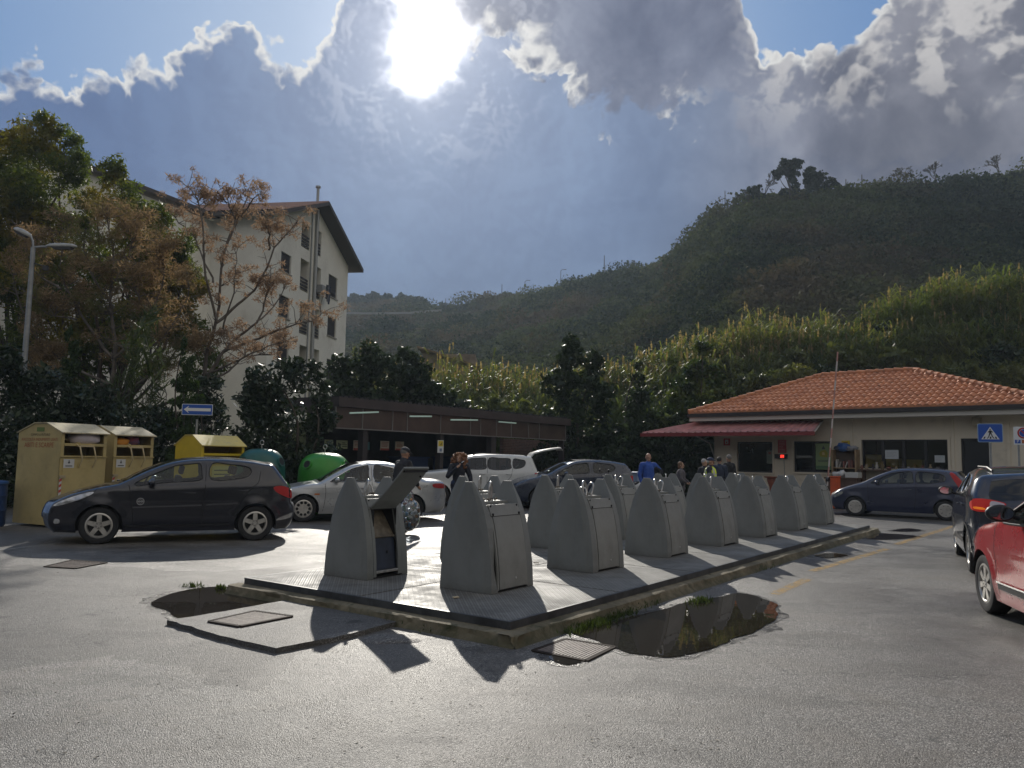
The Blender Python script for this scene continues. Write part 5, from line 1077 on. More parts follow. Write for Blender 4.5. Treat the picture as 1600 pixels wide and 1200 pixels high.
def panel(name, pl, rect, col, label, cat, out=0.012, thick=0.02, marks=(), group=None, m=None, par_name='print'):
    """flat sign on a wall plane; marks: list of (x0,x1,y0,y1,color) in 0..1 of the sign, y up"""
    a0, a1, z0, z1 = rect; t = empty(name, pl.at(a0, z0, out), 0, label, cat, group); B = Matrix.Translation(-t.location); mb = MB(); pl.box(mb, a0, a1, z0, z1, out, out + thick)
    o = mb.build('board', m or mat('c%02x%02x%02x' % tuple(int(v * 255) for v in col), col, 0.6)); o.parent = t; o.matrix_parent_inverse = B
    o.name = 'board'
    cols = {}
    for mk in marks: cols.setdefault(mk[-1], []).append(mk)
    for i, (c, ms) in enumerate(cols.items()):
        mb = MB()
        for mk in ms:
            if len(mk) == 5: x0, x1, y0, y1 = mk[:4]; poly = [(x0, y0), (x1, y0), (x1, y1), (x0, y1)]
            else: poly = mk[0]
            P = [(a0 + (a1 - a0) * x, z0 + (z1 - z0) * y) for x, y in poly]
            mb.add([pl.at(a, z, out + thick + 0.003 + 0.0022 * i) for a, z in P], tessellate_polygon([[Vector((a, z, 0)) for a, z in P]]))
        q = mb.build(par_name, mat('c%02x%02x%02x' % tuple(int(v * 255) for v in c), c, 0.6)); q.parent = t; q.matrix_parent_inverse = B
    return t
RED = (0.45, 0.03, 0.03); BLK = (0.02, 0.02, 0.02); WHT = (0.68, 0.68, 0.66); YEL = (0.62, 0.48, 0.03); GRN = (0.10, 0.22, 0.08); BLU = (0.015, 0.07, 0.36); DGR = (0.09, 0.10, 0.09)
def lines_(x0, x1, ys, h, c, seed=0):
    r = random.Random(seed); return [(x0, x0 + (x1 - x0) * r.uniform(0.6, 1), y, y + h, c) for y in ys]
panel('fire_hose_sign', GPL, GPL.rect(1131, 1141, 685, 696), RED, 'small white fire sign in a red frame at the left end of the gatehouse wall', 'sign', marks=[(0.25, 0.75, 0.2, 0.8, WHT), (0.4, 0.6, 0.3, 0.55, (0.5, 0.05, 0.05))])
panel('notice_board', GPL, GPL.rect(1216, 1229, 687.5, 707.5), RED, 'red notice board between the two awning windows', 'sign', marks=lines_(0.1, 0.9, [0.12, 0.24, 0.36, 0.48, 0.6, 0.72, 0.84], 0.035, (0.6, 0.25, 0.22), 2))
def display():
    a0, a1, z0, z1 = GPL.rect(1213, 1231, 709.5, 716.5); t = empty('led_display', GPL.at(a0, z0), 0, 'black display box with glowing red digits under the red notice', 'display'); B = Matrix.Translation(-t.location)
    mb = MB(); GPL.box(mb, a0, a1, z0, z1, 0.012, 0.16); o = mb.build('case', M_FRAME); o.parent = t; o.matrix_parent_inverse = B
    mb = MB(); w = a1 - a0
    for k in range(2): x = a0 + w * (0.52 + 0.17 * k); GPL.box(mb, x, x + w * 0.13, z0 + 0.03, z1 - 0.03, 0.161, 0.166)
    o = mb.build('digits', emis('led_red', (1.0, 0.05, 0.03), 1.3)); o.parent = t; o.matrix_parent_inverse = B
    mb = MB(); mb.tube([GPL.at(a0 + w * 0.7, z0, 0.05), GPL.at(a0 + w * 0.75, z0 - 0.8, 0.03), GPL.at(a0 + w * 0.2, z0 - 1.0, 0.03)], 0.012, 5); o = mb.build('cable', mat('cable_grey', (0.25, 0.25, 0.25), 0.6)); o.parent = t; o.matrix_parent_inverse = B
display()
pg = (0.26, 0.36, 0.17)
panel('poster', GPL, GPL.rect(1273.5, 1298.5, 693, 733.5), pg, 'large pale green poster with a yellow cluster in the right awning window', 'poster', out=-0.07, thick=0.01, marks=[([(0.5, 0.92), (0.38, 0.78), (0.62, 0.78)], DGR), ([(0.28, 0.50), (0.72, 0.46), (0.78, 0.64), (0.6, 0.76), (0.35, 0.72), (0.22, 0.62)], (0.36, 0.33, 0.05)), ([(0.4, 0.56), (0.6, 0.56), (0.55, 0.67), (0.42, 0.67)], (0.60, 0.50, 0.22))] + lines_(0.15, 0.85, [0.30, 0.34], 0.018, DGR, 5) + [(0.02, 0.98, 0.02, 0.14, (0.10, 0.20, 0.10))])
panel('poster', GPL, GPL.rect(1197, 1206, 704, 724.5), (0.20, 0.24, 0.18), 'dim pale poster at the right of the left awning window', 'poster', out=-0.07, thick=0.01, marks=[(0.3, 0.75, 0.72, 0.9, (0.30, 0.08, 0.06))] + lines_(0.15, 0.85, [0.2, 0.3, 0.4, 0.5], 0.03, DGR, 6))
panel('camera_notice', GPL, GPL.rect(1315.5, 1328, 688.5, 698), YEL, 'small yellow sign above the bookshelf', 'sign', marks=[(0.12, 0.88, 0.2, 0.45, (0.45, 0.10, 0.03)), (0.2, 0.8, 0.6, 0.8, (0.30, 0.18, 0.02))])
panel('paper_notice', GPL, GPL.rect(1382, 1403, 703, 717), (0.50, 0.53, 0.54), 'white paper notice taped in the second pane of the wide window', 'notice', out=-0.07, thick=0.005, marks=lines_(0.12, 0.9, [0.25, 0.4, 0.55, 0.7], 0.04, (0.35, 0.37, 0.38), 8))
panel('paper_notice', GPL, GPL.rect(1459.5, 1475.5, 711.5, 722.5), (0.50, 0.53, 0.54), 'white paper notice in the last pane of the wide window', 'notice', out=-0.07, thick=0.005, marks=lines_(0.12, 0.9, [0.2, 0.4, 0.6, 0.78], 0.05, (0.35, 0.37, 0.38), 9))
def bookshelf():
    a0, a1, z0, z1 = GPL.rect(1306, 1345, 703, 790); z0 = 0.0; t = empty('bookshelf', GPL.at(a0, 0), 0, 'wooden bookshelf full of books and bags against the gatehouse wall', 'bookshelf'); B = Matrix.Translation(-t.location); m = mat('pale_wood', (0.32, 0.22, 0.12), 0.7, var=0.2, vscale=5)
    def put(o, p=t): o.parent = p; o.matrix_parent_inverse = B
    for a in (a0, a1 - 0.06): mb = MB(); GPL.box(mb, a, a + 0.06, 0, z1, 0.05, 0.40); put(mb.build('side_panel', m))
    mb = MB(); GPL.box(mb, a0 + 0.06, a1 - 0.06, 0, z1 - 0.02, 0.05, 0.07); put(mb.build('back_panel', mat('shelf_back', (0.10, 0.07, 0.05), 0.8)))
    hs = [0.45, 0.95, 1.42]
    for z in hs: mb = MB(); GPL.box(mb, a0 + 0.062, a1 - 0.062, z, z + 0.035, 0.072, 0.395); put(mb.build('shelf', m))
    r = random.Random(4); cols = [(0.4, 0.38, 0.34), (0.12, 0.06, 0.05), (0.25, 0.10, 0.08), (0.06, 0.08, 0.13), (0.30, 0.27, 0.2), (0.03, 0.03, 0.03), (0.5, 0.48, 0.44)]
    for z in hs:
        x = a0 + 0.1; 
        while x < a1 - 0.16:
            w = r.uniform(0.025, 0.06); h = r.uniform(0.20, 0.32); tl = r.choice([0, 0, 0, 0.35]); c = r.choice(cols); mb = MB()
            vs = [GPL.at(x + dx + (zz - z) * tl, zz, oo) for zz in (z + 0.037, z + 0.037 + h) for oo in (0.12, 0.34) for dx in (0, w)]; mb.add(vs, [(0, 2, 3, 1), (4, 5, 7, 6), (0, 1, 5, 4), (2, 6, 7, 3), (0, 4, 6, 2), (1, 3, 7, 5)])
            o = mb.build('book', mat('book%d' % cols.index(c), c, 0.7)); tag(o, 'worn book standing on the gatehouse shelf', 'book', 'books on the gatehouse bookshelf'); x += w + 0.01 + (0.09 if tl else 0)
    for i, (px, py, rx, rz, c, lb) in enumerate([(1322, 706, 0.26, 0.16, (0.03, 0.10, 0.30), 'crumpled blue plastic bag on top of the bookshelf'), (1335, 709, 0.22, 0.09, (0.28, 0.28, 0.30), 'grey cloth bundle on top of the bookshelf, right of the blue bag'), (1314, 710, 0.14, 0.1, (0.05, 0.06, 0.09), 'dark bag at the left end of the bookshelf top')]):
        s, z = GPL.sz(px, py); z = z1 + rz * 0.6; mb = MB(); mb.ell((0, 0, 0), (1, 1, 1), 20); o = mb.build('bag', mat('bag%d' % i, c, 0.45), smooth=60); 
        for v in o.data.vertices: n = mnoise.noise_vector(v.co * 1.9 + Vector((i * 5, 0, 0))) * 0.45; v.co = Vector(((v.co.x + n.x) * rx, (v.co.y + n.y) * 0.14, (v.co.z + n.z) * rz))
        o.location = GPL.at(s, z, 0.22); o.rotation_euler = (0, 0, math.atan2(GPL.d.y, GPL.d.x)); tag(o, lb, 'bag')
bookshelf()
def side_table():
    a0, a1, z0, z1 = GPL.rect(1308, 1360, 746, 790); o1 = 1.0; t = empty('table', GPL.at(a0, 0, o1), 0, 'small brown table piled with white bags before the bookshelf', 'table'); B = Matrix.Translation(-t.location)
    def put(o): o.parent = t; o.matrix_parent_inverse = B
    m = mat('brown_wood', (0.10, 0.055, 0.035), 0.7, var=0.3, vscale=4); mb = MB(); GPL.box(mb, a0, a1, z1 - 0.05, z1, 0.6, 1.2); put(mb.build('tabletop', m)); mb = MB(); GPL.box(mb, a0 + 0.08, a1 - 0.08, z1 - 0.5, z1 - 0.052, 0.65, 1.15); put(mb.build('drawer_box', m))
    for a in (a0 + 0.05, a1 - 0.1):
        for q in (0.62, 1.13): mb = MB(); GPL.box(mb, a, a + 0.05, 0, z1 - 0.052, q, q + 0.05); put(mb.build('leg', m))
    for i, (px, r_, h, lb) in enumerate([(1323, 0.20, 0.11, 'white crumpled plastic bag on the brown table'), (1331, 0.12, 0.14, 'taller white plastic bag in the middle of the brown table')]):
        s, _ = GPL.sz(px, 742); mb = MB(); mb.ell((0, 0, 0), 1, 16); o = mb.build('bag', mat('bag_white', (0.6, 0.6, 0.6), 0.5), smooth=60)
        for v in o.data.vertices: n = mnoise.noise_vector(v.co * 1.7 + Vector((i * 9 + 3, 0, 0))) * 0.35; v.co = Vector(((v.co.x + n.x) * r_, (v.co.y + n.y) * 0.14, max(-0.9, v.co.z + n.z) * h))
        o.location = GPL.at(s, z1 + h * 0.9, 0.9); o.rotation_euler = (0, 0, math.atan2(GPL.d.y, GPL.d.x)); tag(o, lb, 'bag')
    a0, a1, z0, z1b = GPL.rect(1338, 1358, 738, 752); mb = MB(); GPL.box(mb, a0, a1, z1 + 0.002, z1b, 0.7, 1.1); o = mb.build('white_box', mat('carton_white', (0.55, 0.55, 0.52), 0.6), bevel=0.01); tag(o, 'white cardboard box at the right end of the brown table', 'box')
    # pots and bric-a-brac on the wide window sill
    r = random.Random(7); a0, a1, z0, z1 = GPL.rect(1348, 1480, 724, 731)
    tb = empty('display_bench', GPL.at(a0, 0, 0.3), 0, 'long bench of pots and small objects under the wide window', 'bench'); B2 = Matrix.Translation(-tb.location); mb = MB(); GPL.box(mb, a0, a1, z0 - 0.12, z0 - 0.08, 0.1, 0.5); o = mb.build('plank', m); o.parent = tb; o.matrix_parent_inverse = B2
    for a in (a0 + 0.1, (a0 + a1) / 2, a1 - 0.15): mb = MB(); GPL.box(mb, a, a + 0.06, 0, z0 - 0.121, 0.12, 0.48); o = mb.build('leg', m); o.parent = tb; o.matrix_parent_inverse = B2
    x = a0 + 0.08; i = 0; cs = [(0.20, 0.08, 0.05), (0.30, 0.24, 0.15), (0.06, 0.05, 0.05), (0.45, 0.42, 0.36), (0.14, 0.10, 0.04)]
    while x < a1 - 0.1:
        w = r.uniform(0.04, 0.09); h = r.uniform(0.12, 0.3); mb = MB(); k = r.random()
        mb.lathe([(0, 0), (w * 0.7, 0.0), (w * (1.0 + 0.2 * k), h * 0.45), (w * 0.5, h * 0.8), (w * 0.75, h), (0, h * 0.98)], 12); o = mb.build('pot', mat('pot%d' % (i % 5), cs[i % 5], 0.6), smooth=60); o.location = GPL.at(x, z0 - 0.078, 0.3); tag(o, 'small pot or vase on the bench under the wide window', 'pot', 'pots on the gatehouse bench'); x += w * 2 + r.uniform(0.04, 0.16); i += 1
side_table()
# things seen through the wide window: yellow stacks
for i, (x0, x1, y0, y1) in enumerate([(1352, 1377, 710, 731), (1384, 1404, 716, 731), (1415, 1441, 718, 731)]):
    q = Plane(GPL.at(0, 0, -1.2), GPL.d); a0, a1, z0, z1 = q.rect(x0, x1, y0, y1); mb = MB(); q.box(mb, a0, a1, 0.05, z1, -0.4, 0.0); o = mb.build('yellow_crate', mat('crate_yellow', (0.55, 0.42, 0.04), 0.5), bevel=0.02); tag(o, ['yellow crate behind the first pane of the wide window', 'yellow crate behind the second pane of the wide window', 'low yellow crate behind the third pane of the wide window'][i], 'crate', 'yellow crates inside the gatehouse')

# ---------------------------------------------------------------- canopy shed
CD = Vector((0.585, 0.811, 0)); c0 = AT(530, 700, 25.2); CPL = Plane((c0.x, c0.y), (CD.x, CD.y))
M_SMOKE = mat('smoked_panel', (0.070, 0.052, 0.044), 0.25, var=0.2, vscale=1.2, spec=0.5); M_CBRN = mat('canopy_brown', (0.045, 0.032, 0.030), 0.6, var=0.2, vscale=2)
def canopy():
    pl = CPL; L0 = pl.sz(524, 650)[0]; L1 = pl.sz(884, 660)[0]; zt = pl.sz(700, 637)[1]; zb = pl.sz(700, 678.5)[1]
    t = empty('canopy_shed', pl.at(L0, 0), 0, 'long open shed with a band of smoked panels under a dark flat roof', 'shed'); B = Matrix.Translation(-t.location)
    def put(o, p=t): o.parent = p; o.matrix_parent_inverse = B; return o
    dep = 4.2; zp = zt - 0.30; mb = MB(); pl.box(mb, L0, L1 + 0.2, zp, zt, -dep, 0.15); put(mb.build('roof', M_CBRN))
    mb = MB(); n = 60
    for i in range(n): x = L0 + (L1 - L0) * i / n; pl.box(mb, x, x + (L1 - L0) / n * 0.7, zt + 0.002, zt + 0.03 + 0.02 * (i % 3), -dep + 0.1, 0.12)
    put(mb.build('roof_sheet', mat('roof_sheet', (0.03, 0.03, 0.032), 0.8)))
    xs = [L0] + [pl.sz(x, 680)[0] for x in (565, 612, 635, 687, 734, 750, 775, 798, 825, 842, 883)]; xs = sorted(xs)
    for a, b in zip(xs, xs[1:]): mb = MB(); pl.box(mb, a + 0.02, b - 0.02, zb + 0.03, zp - 0.003, 0.0, 0.012); put(mb.build('panel', M_SMOKE))
    mb = MB()
    for x in xs: pl.box(mb, x - 0.018, x + 0.018, zb + 0.03, zp - 0.003, -0.02, 0.03)
    pl.box(mb, L0, L1, zb - 0.01, zb + 0.028, -0.02, 0.03); put(mb.build('panel_frame', mat('frame_grey', (0.16, 0.15, 0.14), 0.5)))
    for px, w in ((572, 0.22), (692, 0.18), (773, 0.32), (882, 0.12)):
        s, _ = pl.sz(px, 720); mb = MB(); pl.box(mb, s - w / 2, s + w / 2, 0, zb - 0.012, -0.3, -0.06); put(mb.build('post', mat('post_dark', (0.035, 0.028, 0.028), 0.7)))
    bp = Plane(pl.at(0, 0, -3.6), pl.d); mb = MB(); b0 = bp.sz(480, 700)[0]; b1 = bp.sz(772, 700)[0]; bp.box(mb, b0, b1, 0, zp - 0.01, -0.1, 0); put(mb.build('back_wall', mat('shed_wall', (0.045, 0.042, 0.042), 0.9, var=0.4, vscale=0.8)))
    mb = MB(); b2 = bp.sz(866, 700)[0]; bp.box(mb, bp.sz(786, 700)[0], b2, 0, zb + 0.1, -0.2, 0); 
    m = mat('brick_wall', (0.22, 0.12, 0.09), 0.9); tN = NT(m.node_tree); tc = tN.n('ShaderNodeTexCoord').outputs['Object']; sp = tN.n('ShaderNodeSeparateXYZ', ins={0: tc}).outputs
    br = tN.n('ShaderNodeTexBrick', ins={'Vector': tN.n('ShaderNodeCombineXYZ', ins={0: tN.m('ADD', sp[0], sp[1]), 1: sp[2]}).outputs[0], 'Color1': (0.25, 0.13, 0.10, 1), 'Color2': (0.16, 0.09, 0.07, 1), 'Mortar': (0.30, 0.27, 0.24, 1), 'Scale': 3.2}); m.node_tree.links.new(br.outputs[0], m.node_tree.nodes['Principled BSDF'].inputs['Base Color']); put(mb.build('brick_panel', m))
    for (x0, y0, x1, y1) in ((546, 645.5, 591, 639.5), (640, 650.5, 674, 646), (704, 656, 746, 651), (779, 658.5, 806, 655)):
        y_ = 2.6; q = Plane(pl.at(0, 0, 0.05), pl.d); s0, z0 = q.sz(x0, y0); s1, z1 = q.sz(x1, y1)
        # tubes hang inside, seen through the upper band
        a = q.at(s0, z0 + 0.0, 0); b = q.at(s1, z1, 0); mb = MB(); pl_a = pl.at(s0, min(zp - 0.08, z0), 0.06); pl_b = pl.at(s1 + 0.0, min(zp - 0.08, z1), 0.06)
        mb.tube([pl_a, pl_b], 0.028, 8); tb = mb.build('fluorescent_tube', emis('tube_light', (0.6, 0.8, 0.7), 0.12)); tag(tb, {546: 'first fluorescent tube from the left under the canopy', 640: 'second fluorescent tube under the canopy', 704: 'brightest long tube in the middle of the canopy', 779: 'last fluorescent tube at the right under the canopy'}[x0], 'tube lamp', 'fluorescent tubes along the canopy')
    return bp
BPL = canopy()
CF = Plane(CPL.at(0, 0, -1.2), CPL.d)
pst = [((506.5, 519.5, 687, 700), (0.42, 0.46, 0.26), 'first pale green notice at the left end of the shed', lines_(0.08, 0.9, [0.15, 0.35, 0.55, 0.75], 0.09, (0.08, 0.10, 0.05), 1)),
       ((525, 542, 688, 701), (0.42, 0.46, 0.26), 'wider pale green notice with an arrow, second in the shed', [([(0.1, 0.75), (0.45, 0.5), (0.35, 0.3), (0.1, 0.2)], (0.08, 0.10, 0.05))] + lines_(0.5, 0.95, [0.2, 0.42, 0.64], 0.1, (0.08, 0.10, 0.05), 2)),
       ((551.5, 562, 688, 703.5), (0.55, 0.47, 0.36), 'cream notice with a red foot, third from the left in the shed', [(0.0, 1, 0.0, 0.22, (0.40, 0.10, 0.07))] + lines_(0.12, 0.9, [0.4, 0.55, 0.7, 0.85], 0.06, (0.35, 0.15, 0.10), 3)),
       ((566, 577, 690.5, 703), (0.05, 0.14, 0.15), 'dark teal notice beside the shed post', lines_(0.12, 0.9, [0.2, 0.4, 0.6, 0.8], 0.05, (0.10, 0.22, 0.22), 4)),
       ((593.5, 607, 689, 703.5), (0.57, 0.50, 0.40), 'larger cream notice with a red foot in the middle of the shed', [(0.0, 1, 0.0, 0.2, (0.40, 0.10, 0.07))] + lines_(0.12, 0.9, [0.38, 0.52, 0.66, 0.82], 0.07, (0.40, 0.18, 0.12), 5)),
       ((617, 630, 690, 703.5), (0.57, 0.50, 0.36), 'cream notice with a red foot, right one of the middle pair in the shed', [(0.0, 1, 0.0, 0.2, (0.40, 0.10, 0.07))] + lines_(0.12, 0.9, [0.38, 0.52, 0.66, 0.82], 0.07, (0.40, 0.18, 0.12), 6))]
for r_, c_, lb, mk in pst: panel('notice', CF, CF.rect(*r_), c_, lb, 'notice', marks=mk, group='notices in the shed')
CF2 = Plane(CPL.at(0, 0, -0.04), CPL.d)
panel('warning_notice', CF2, CF2.rect(683, 692, 688, 707.5), WHT, 'tall white notice with a yellow warning panel on the shed post', 'sign', marks=[(0.08, 0.92, 0.52, 0.95, YEL), ([(0.3, 0.6), (0.7, 0.6), (0.75, 0.85), (0.5, 0.75)], (0.25, 0.18, 0.02)), (0.3, 0.7, 0.1, 0.35, (0.15, 0.2, 0.3))])
# blue skips under the shed
for i, (x0, x1, y0) in enumerate([(636, 668, 716), (704, 735, 716)]):
    q = Plane(CPL.at(0, 0, -2.0), CPL.d); a0, a1, z0, z1 = q.rect(x0, x1, y0, 760); mb = MB(); a1 = max(a1, a0 + 1.2)
    prof = [(a0 + 0.1, 0.05), (a1 - 0.1, 0.05), (a1, z1), (a0, z1)]; mb.prism(prof, lambda a, z: q.at(a, z, 0), lambda a, z: q.at(a, z, -1.0)); q.box(mb, a0 - 0.04, a1 + 0.04, z1 + 0.002, z1 + 0.06, -1.05, 0.05)
    o = mb.build('skip', mat('skip_blue', (0.01, 0.035, 0.12), 0.5)); tag(o, ['blue skip in the shadow of the shed, left of the woman', 'blue skip in the shadow of the shed, right of the post with the warning notice'][i], 'skip', 'blue skips under the shed')
# distant white box-like cottage behind hedge at left of the canopy: none

# ================================================================ containers at the left
M_BEIGE = mat('beige_steel', (0.46, 0.36, 0.15), 0.5, var=0.12, vscale=1.5, bump=0.15, bscale=8, dirt=0.35, dcol=(0.17, 0.12, 0.06), rvar=0.1)
M_ROOFB = mat('beige_roof', (0.52, 0.44, 0.26), 0.45, var=0.1, vscale=2, dirt=0.75, dcol=(0.10, 0.08, 0.055))
M_TXT = mat('faded_red', (0.36, 0.09, 0.035), 0.7); M_TXG = mat('faded_green', (0.14, 0.20, 0.05), 0.7); M_TXK = mat('faded_black', (0.10, 0.08, 0.04), 0.7)
def local_panel(mb, x0, x1, y, z0, z1): mb.add([(x0, y, z0), (x1, y, z0), (x1, y, z1), (x0, y, z1)], [(0, 1, 2, 3)])
def clothes_bin(corner, fdir, label, W_=1.45, D_=1.02, Hh=1.96, Hr=2.12, M=M_BEIGE, MR=M_ROOFB, text=True, kind=0):
    """local: origin = nearest corner; -x runs along the gable face (left), +y along the opening face"""
    rz = math.atan2(fdir[1], fdir[0]) - math.pi / 2; t = empty('clothes_container' if kind == 0 else 'yellow_container', corner, rz, label, 'container', 'clothes containers' if kind == 0 else None)
    zl = 0.80; lo = Hh * 0.735; mb = MB()
    gx = [(-W_, 0.05), (0, 0.05), (0, Hh), (-W_ * 0.36, Hr), (-W_ * 0.64, Hr), (-W_, Hh)]
    if kind == 0: gx = [(-W_, 0.05), (0, 0.05), (0, Hh - 0.02), (-W_ * 0.34, Hr), (-W_ * 0.62, Hr), (-W_, Hh - 0.02)]
    for y in (0.0, D_): mb.add([(x, y, z) for x, z in gx], [tuple(range(6))])
    mb.add([(-W_, 0, 0.05), (-W_, D_, 0.05), (-W_, D_, Hh - .02), (-W_, 0, Hh - .02)], [(0, 1, 2, 3)]); mb.add([(-W_, 0, 0.05), (0, 0, 0.05), (0, D_, 0.05), (-W_, D_, 0.05)], [(0, 1, 2, 3)])
    mb.box(-0.03, 0.0, 0.0, D_, 0.05, lo)              # lower front
    mb.box(-0.03, 0.0, 0.001, 0.07, lo, Hh - 0.03); mb.box(-0.03, 0.0, D_ - 0.07, D_ - 0.001, lo, Hh - 0.03)
    t_b = mb.build('body', M, t)
    mb = MB(); mb.box(-0.03, 0.03, -0.01, D_ + 0.01, lo, lo + 0.022)
    mb.box(-0.55, -0.02, 0.07, D_ - 0.07, lo + 0.022, lo + 0.03); mb.build('ledge', M, t)
    mb = MB(); mb.box(-0.6, -0.585, 0.05, D_ - 0.05, lo, Hh); mb.build('inner_panel', mat('bin_inner', (0.30, 0.23, 0.11), 0.8, var=0.3, vscale=3) if kind == 0 else mat('bin_inner_y', (0.22, 0.15, 0.02), 0.7), t)
    e = 0.05; rp = [(0 + e, Hh - 0.035), (-W_ * 0.34, Hr + 0.01), (-W_ * 0.62, Hr + 0.01), (-W_ - e, Hh - 0.035)]
    for (a, za), (b, zb) in zip(rp, rp[1:]):
        mb = MB(); mb.add([(a, -0.02, za), (b, -0.02, zb), (b, D_ + 0.04, zb), (a, D_ + 0.04, za), (a, -0.02, za + 0.022), (b, -0.02, zb + 0.022), (b, D_ + 0.04, zb + 0.022), (a, D_ + 0.04, za + 0.022)], [(0, 1, 2, 3), (7, 6, 5, 4), (0, 4, 5, 1), (2, 6, 7, 3), (0, 3, 7, 4), (1, 5, 6, 2)]); mb.build('roof_plate', MR, t)
    mb = MB(); mid = lo + (Hh - lo) * 0.50; mb.box(-0.45, 0.01, 0.072, D_ - 0.08, mid, mid + 0.025); mb.box(-0.02, 0.012, 0.072, D_ - 0.08, mid - 0.03, mid - 0.001); mb.build('tray', M, t)
    if kind == 0:
        mb = MB(); yc = D_ * 0.48
        for dy in (-0.14, 0.17): mb.tube([(-0.02, yc + dy - 0.02, mid + 0.02), (0.10, yc + dy, mid - 0.05), (0.14, yc + dy + 0.04, mid - 0.30), (0.02, yc + dy + 0.05, mid - 0.47)], 0.016, 6)
        mb.box(0.01, 0.10, yc - 0.14, yc + 0.17, mid - 0.045, mid - 0.005); mb.tube([(-0.4, yc - 0.35, Hh - 0.1), (-0.02, yc - 0.06, mid + 0.03)], 0.014, 6); mb.build('handle', mat('handle_beige', (0.55, 0.44, 0.24), 0.4), t, smooth=50)
        mb = MB(); mb.box(0.001, 0.012, 0.06, D_ - 0.08, 0.25, lo - 0.05); dr = mb.build('door', M, t)
        mb = MB(); mb.box(0.013, 0.04, 0.0, 0.12, 1.02, 1.07); mb.build('hasp', mat('hasp', (0.4, 0.33, 0.2), 0.5), dr)
        st = empty('x', (0, 0, 0)); bpy.data.objects.remove(st)
        mb = MB(); mb.box(0.013, 0.016, 0.07, 0.30, 1.22, 1.40); sk = mb.build('sticker', mat('sticker_white', (0.6, 0.6, 0.58), 0.5), dr)
        mb = MB(); P = [(0.155, 1.34), (0.185, 1.30), (0.215, 1.34), (0.195, 1.34), (0.195, 1.375), (0.175, 1.375), (0.175, 1.34)]; mb.add([(0.0185, a, b) for a, b in P], tessellate_polygon([[Vector((a, b, 0)) for a, b in P]])); mb.add([(0.0185, 0.11, 1.25), (0.0185, 0.26, 1.25), (0.0185, 0.26, 1.268), (0.0185, 0.11, 1.268)], [(0, 1, 2, 3)]); mb.build('arrow', M_FRAME, sk)
        mb = MB(); 
        for k in range(4): z = 0.60 + k * 0.11; mb.add([(0.016, 0.005, z), (0.016, 0.055, z + 0.03), (0.016, 0.055, z + 0.085), (0.016, 0.005, z + 0.055)], [(0, 1, 2, 3)])
        mb.build('hazard_stripes', mat('hazard_red', (0.5, 0.06, 0.03), 0.5), t)
        mb = MB(); local = [(0.0145, 0.003, 0.58), (0.0145, 0.057, 0.58), (0.0145, 0.057, 1.04), (0.0145, 0.003, 1.04)]; mb.add(local, [(0, 1, 2, 3)]); mb.build('hazard_strip', mat('sticker_white', (0.6, 0.6, 0.58), 0.5), t)
    if text:
        def T(body, size, x, z, m, nm='lettering'): text_mb(body, size, lambda a, b: Vector((x + a, -0.004, z + b))).build(nm, m, t)
        T('ABITI E SCARPE', 0.145, -0.73, Hh * 0.855, M_TXT); T('RACCOLTA INDUMENTI USATI', 0.088, -0.72, Hh * 0.915, M_TXT); T('CAMPO & FUTURO', 0.075, -0.70, Hh * 0.965, M_TXK)
        mb = MB(); mb.box(-0.83, -0.58, -0.006, -0.003, Hh * 1.0, Hh * 1.045); mb.build('badge', M_TXG, t)
    return t
c1 = G(86, 826); d1_ = Vector((0.46, 0.89)); cb1 = clothes_bin(c1, d1_, 'beige steel clothes container with red lettering at the left edge')
r2 = ray(178, 700); p2 = Vector((r2.x, r2.y, 0)) * (17.6 / r2.y); cb2 = clothes_bin(p2, d1_, 'second beige clothes container right of the lettered one', text=False)
r3 = ray(315, 700); p3 = Vector((r3.x, r3.y, 0)) * (19.6 / r3.y)
M_YB = mat('yellow_steel', (0.62, 0.45, 0.02), 0.4, var=0.08, vscale=2, dirt=0.2, dcol=(0.25, 0.17, 0.02)); M_YR = mat('yellow_roof', (0.66, 0.52, 0.14), 0.35, var=0.1, vscale=2, dirt=0.5, dcol=(0.35, 0.30, 0.2))
yb = clothes_bin(p3, (0.62, 0.78), 'bright yellow steel container seen over the black hatchback', 1.25, 1.20, 1.78, 2.0, M_YB, M_YR, False, 1)
mb = MB(); mb.box(0.031, 0.034, 0.3, 0.9, 0.95, 1.25); mb.build('label', mat('ylabel', (0.5, 0.45, 0.1), 0.5), yb); mb = MB()
for k in range(2): mb.box(0.0345, 0.036, 0.35, 0.8, 1.03 + 0.1 * k, 1.06 + 0.1 * k)
mb.build('small_print', M_TXK, yb)
def sack(c, r, m, label, seed, rot=0, name='sack', cat='bag', lump_=0.3, n=22, group=None, rotx=0.0):
    mb = MB(); mb.ell((0, 0, 0), 1, n); o = mb.build(name, m, smooth=70)
    for v in o.data.vertices: q = mnoise.noise_vector(v.co * 1.5 + Vector((seed * 7, 0, 0))) * lump_ + mnoise.noise_vector(v.co * 4.5 + Vector((seed * 3, 0, 0))) * lump_ * 0.35; v.co = Vector(((v.co.x + q.x) * r[0], (v.co.y + q.y) * r[1], (v.co.z + q.z) * r[2]))
    o.location = c; o.rotation_euler = (rotx, 0, rot); return tag(o, label, cat, group)
def loc_(t, v): return t.location + Matrix.Rotation(t.rotation_euler.z, 3, 'Z') @ Vector(v)
sack(loc_(cb1, (-0.18, 0.62, 1.83)), (0.19, 0.36, 0.15), mat('bundle_white', (0.52, 0.46, 0.48), 0.8, var=0.1, vscale=6), 'white bundle stuffed in the chute of the first clothes container', 1, cb1.rotation_euler.z, 'bundle', 'bundle', 0.15)
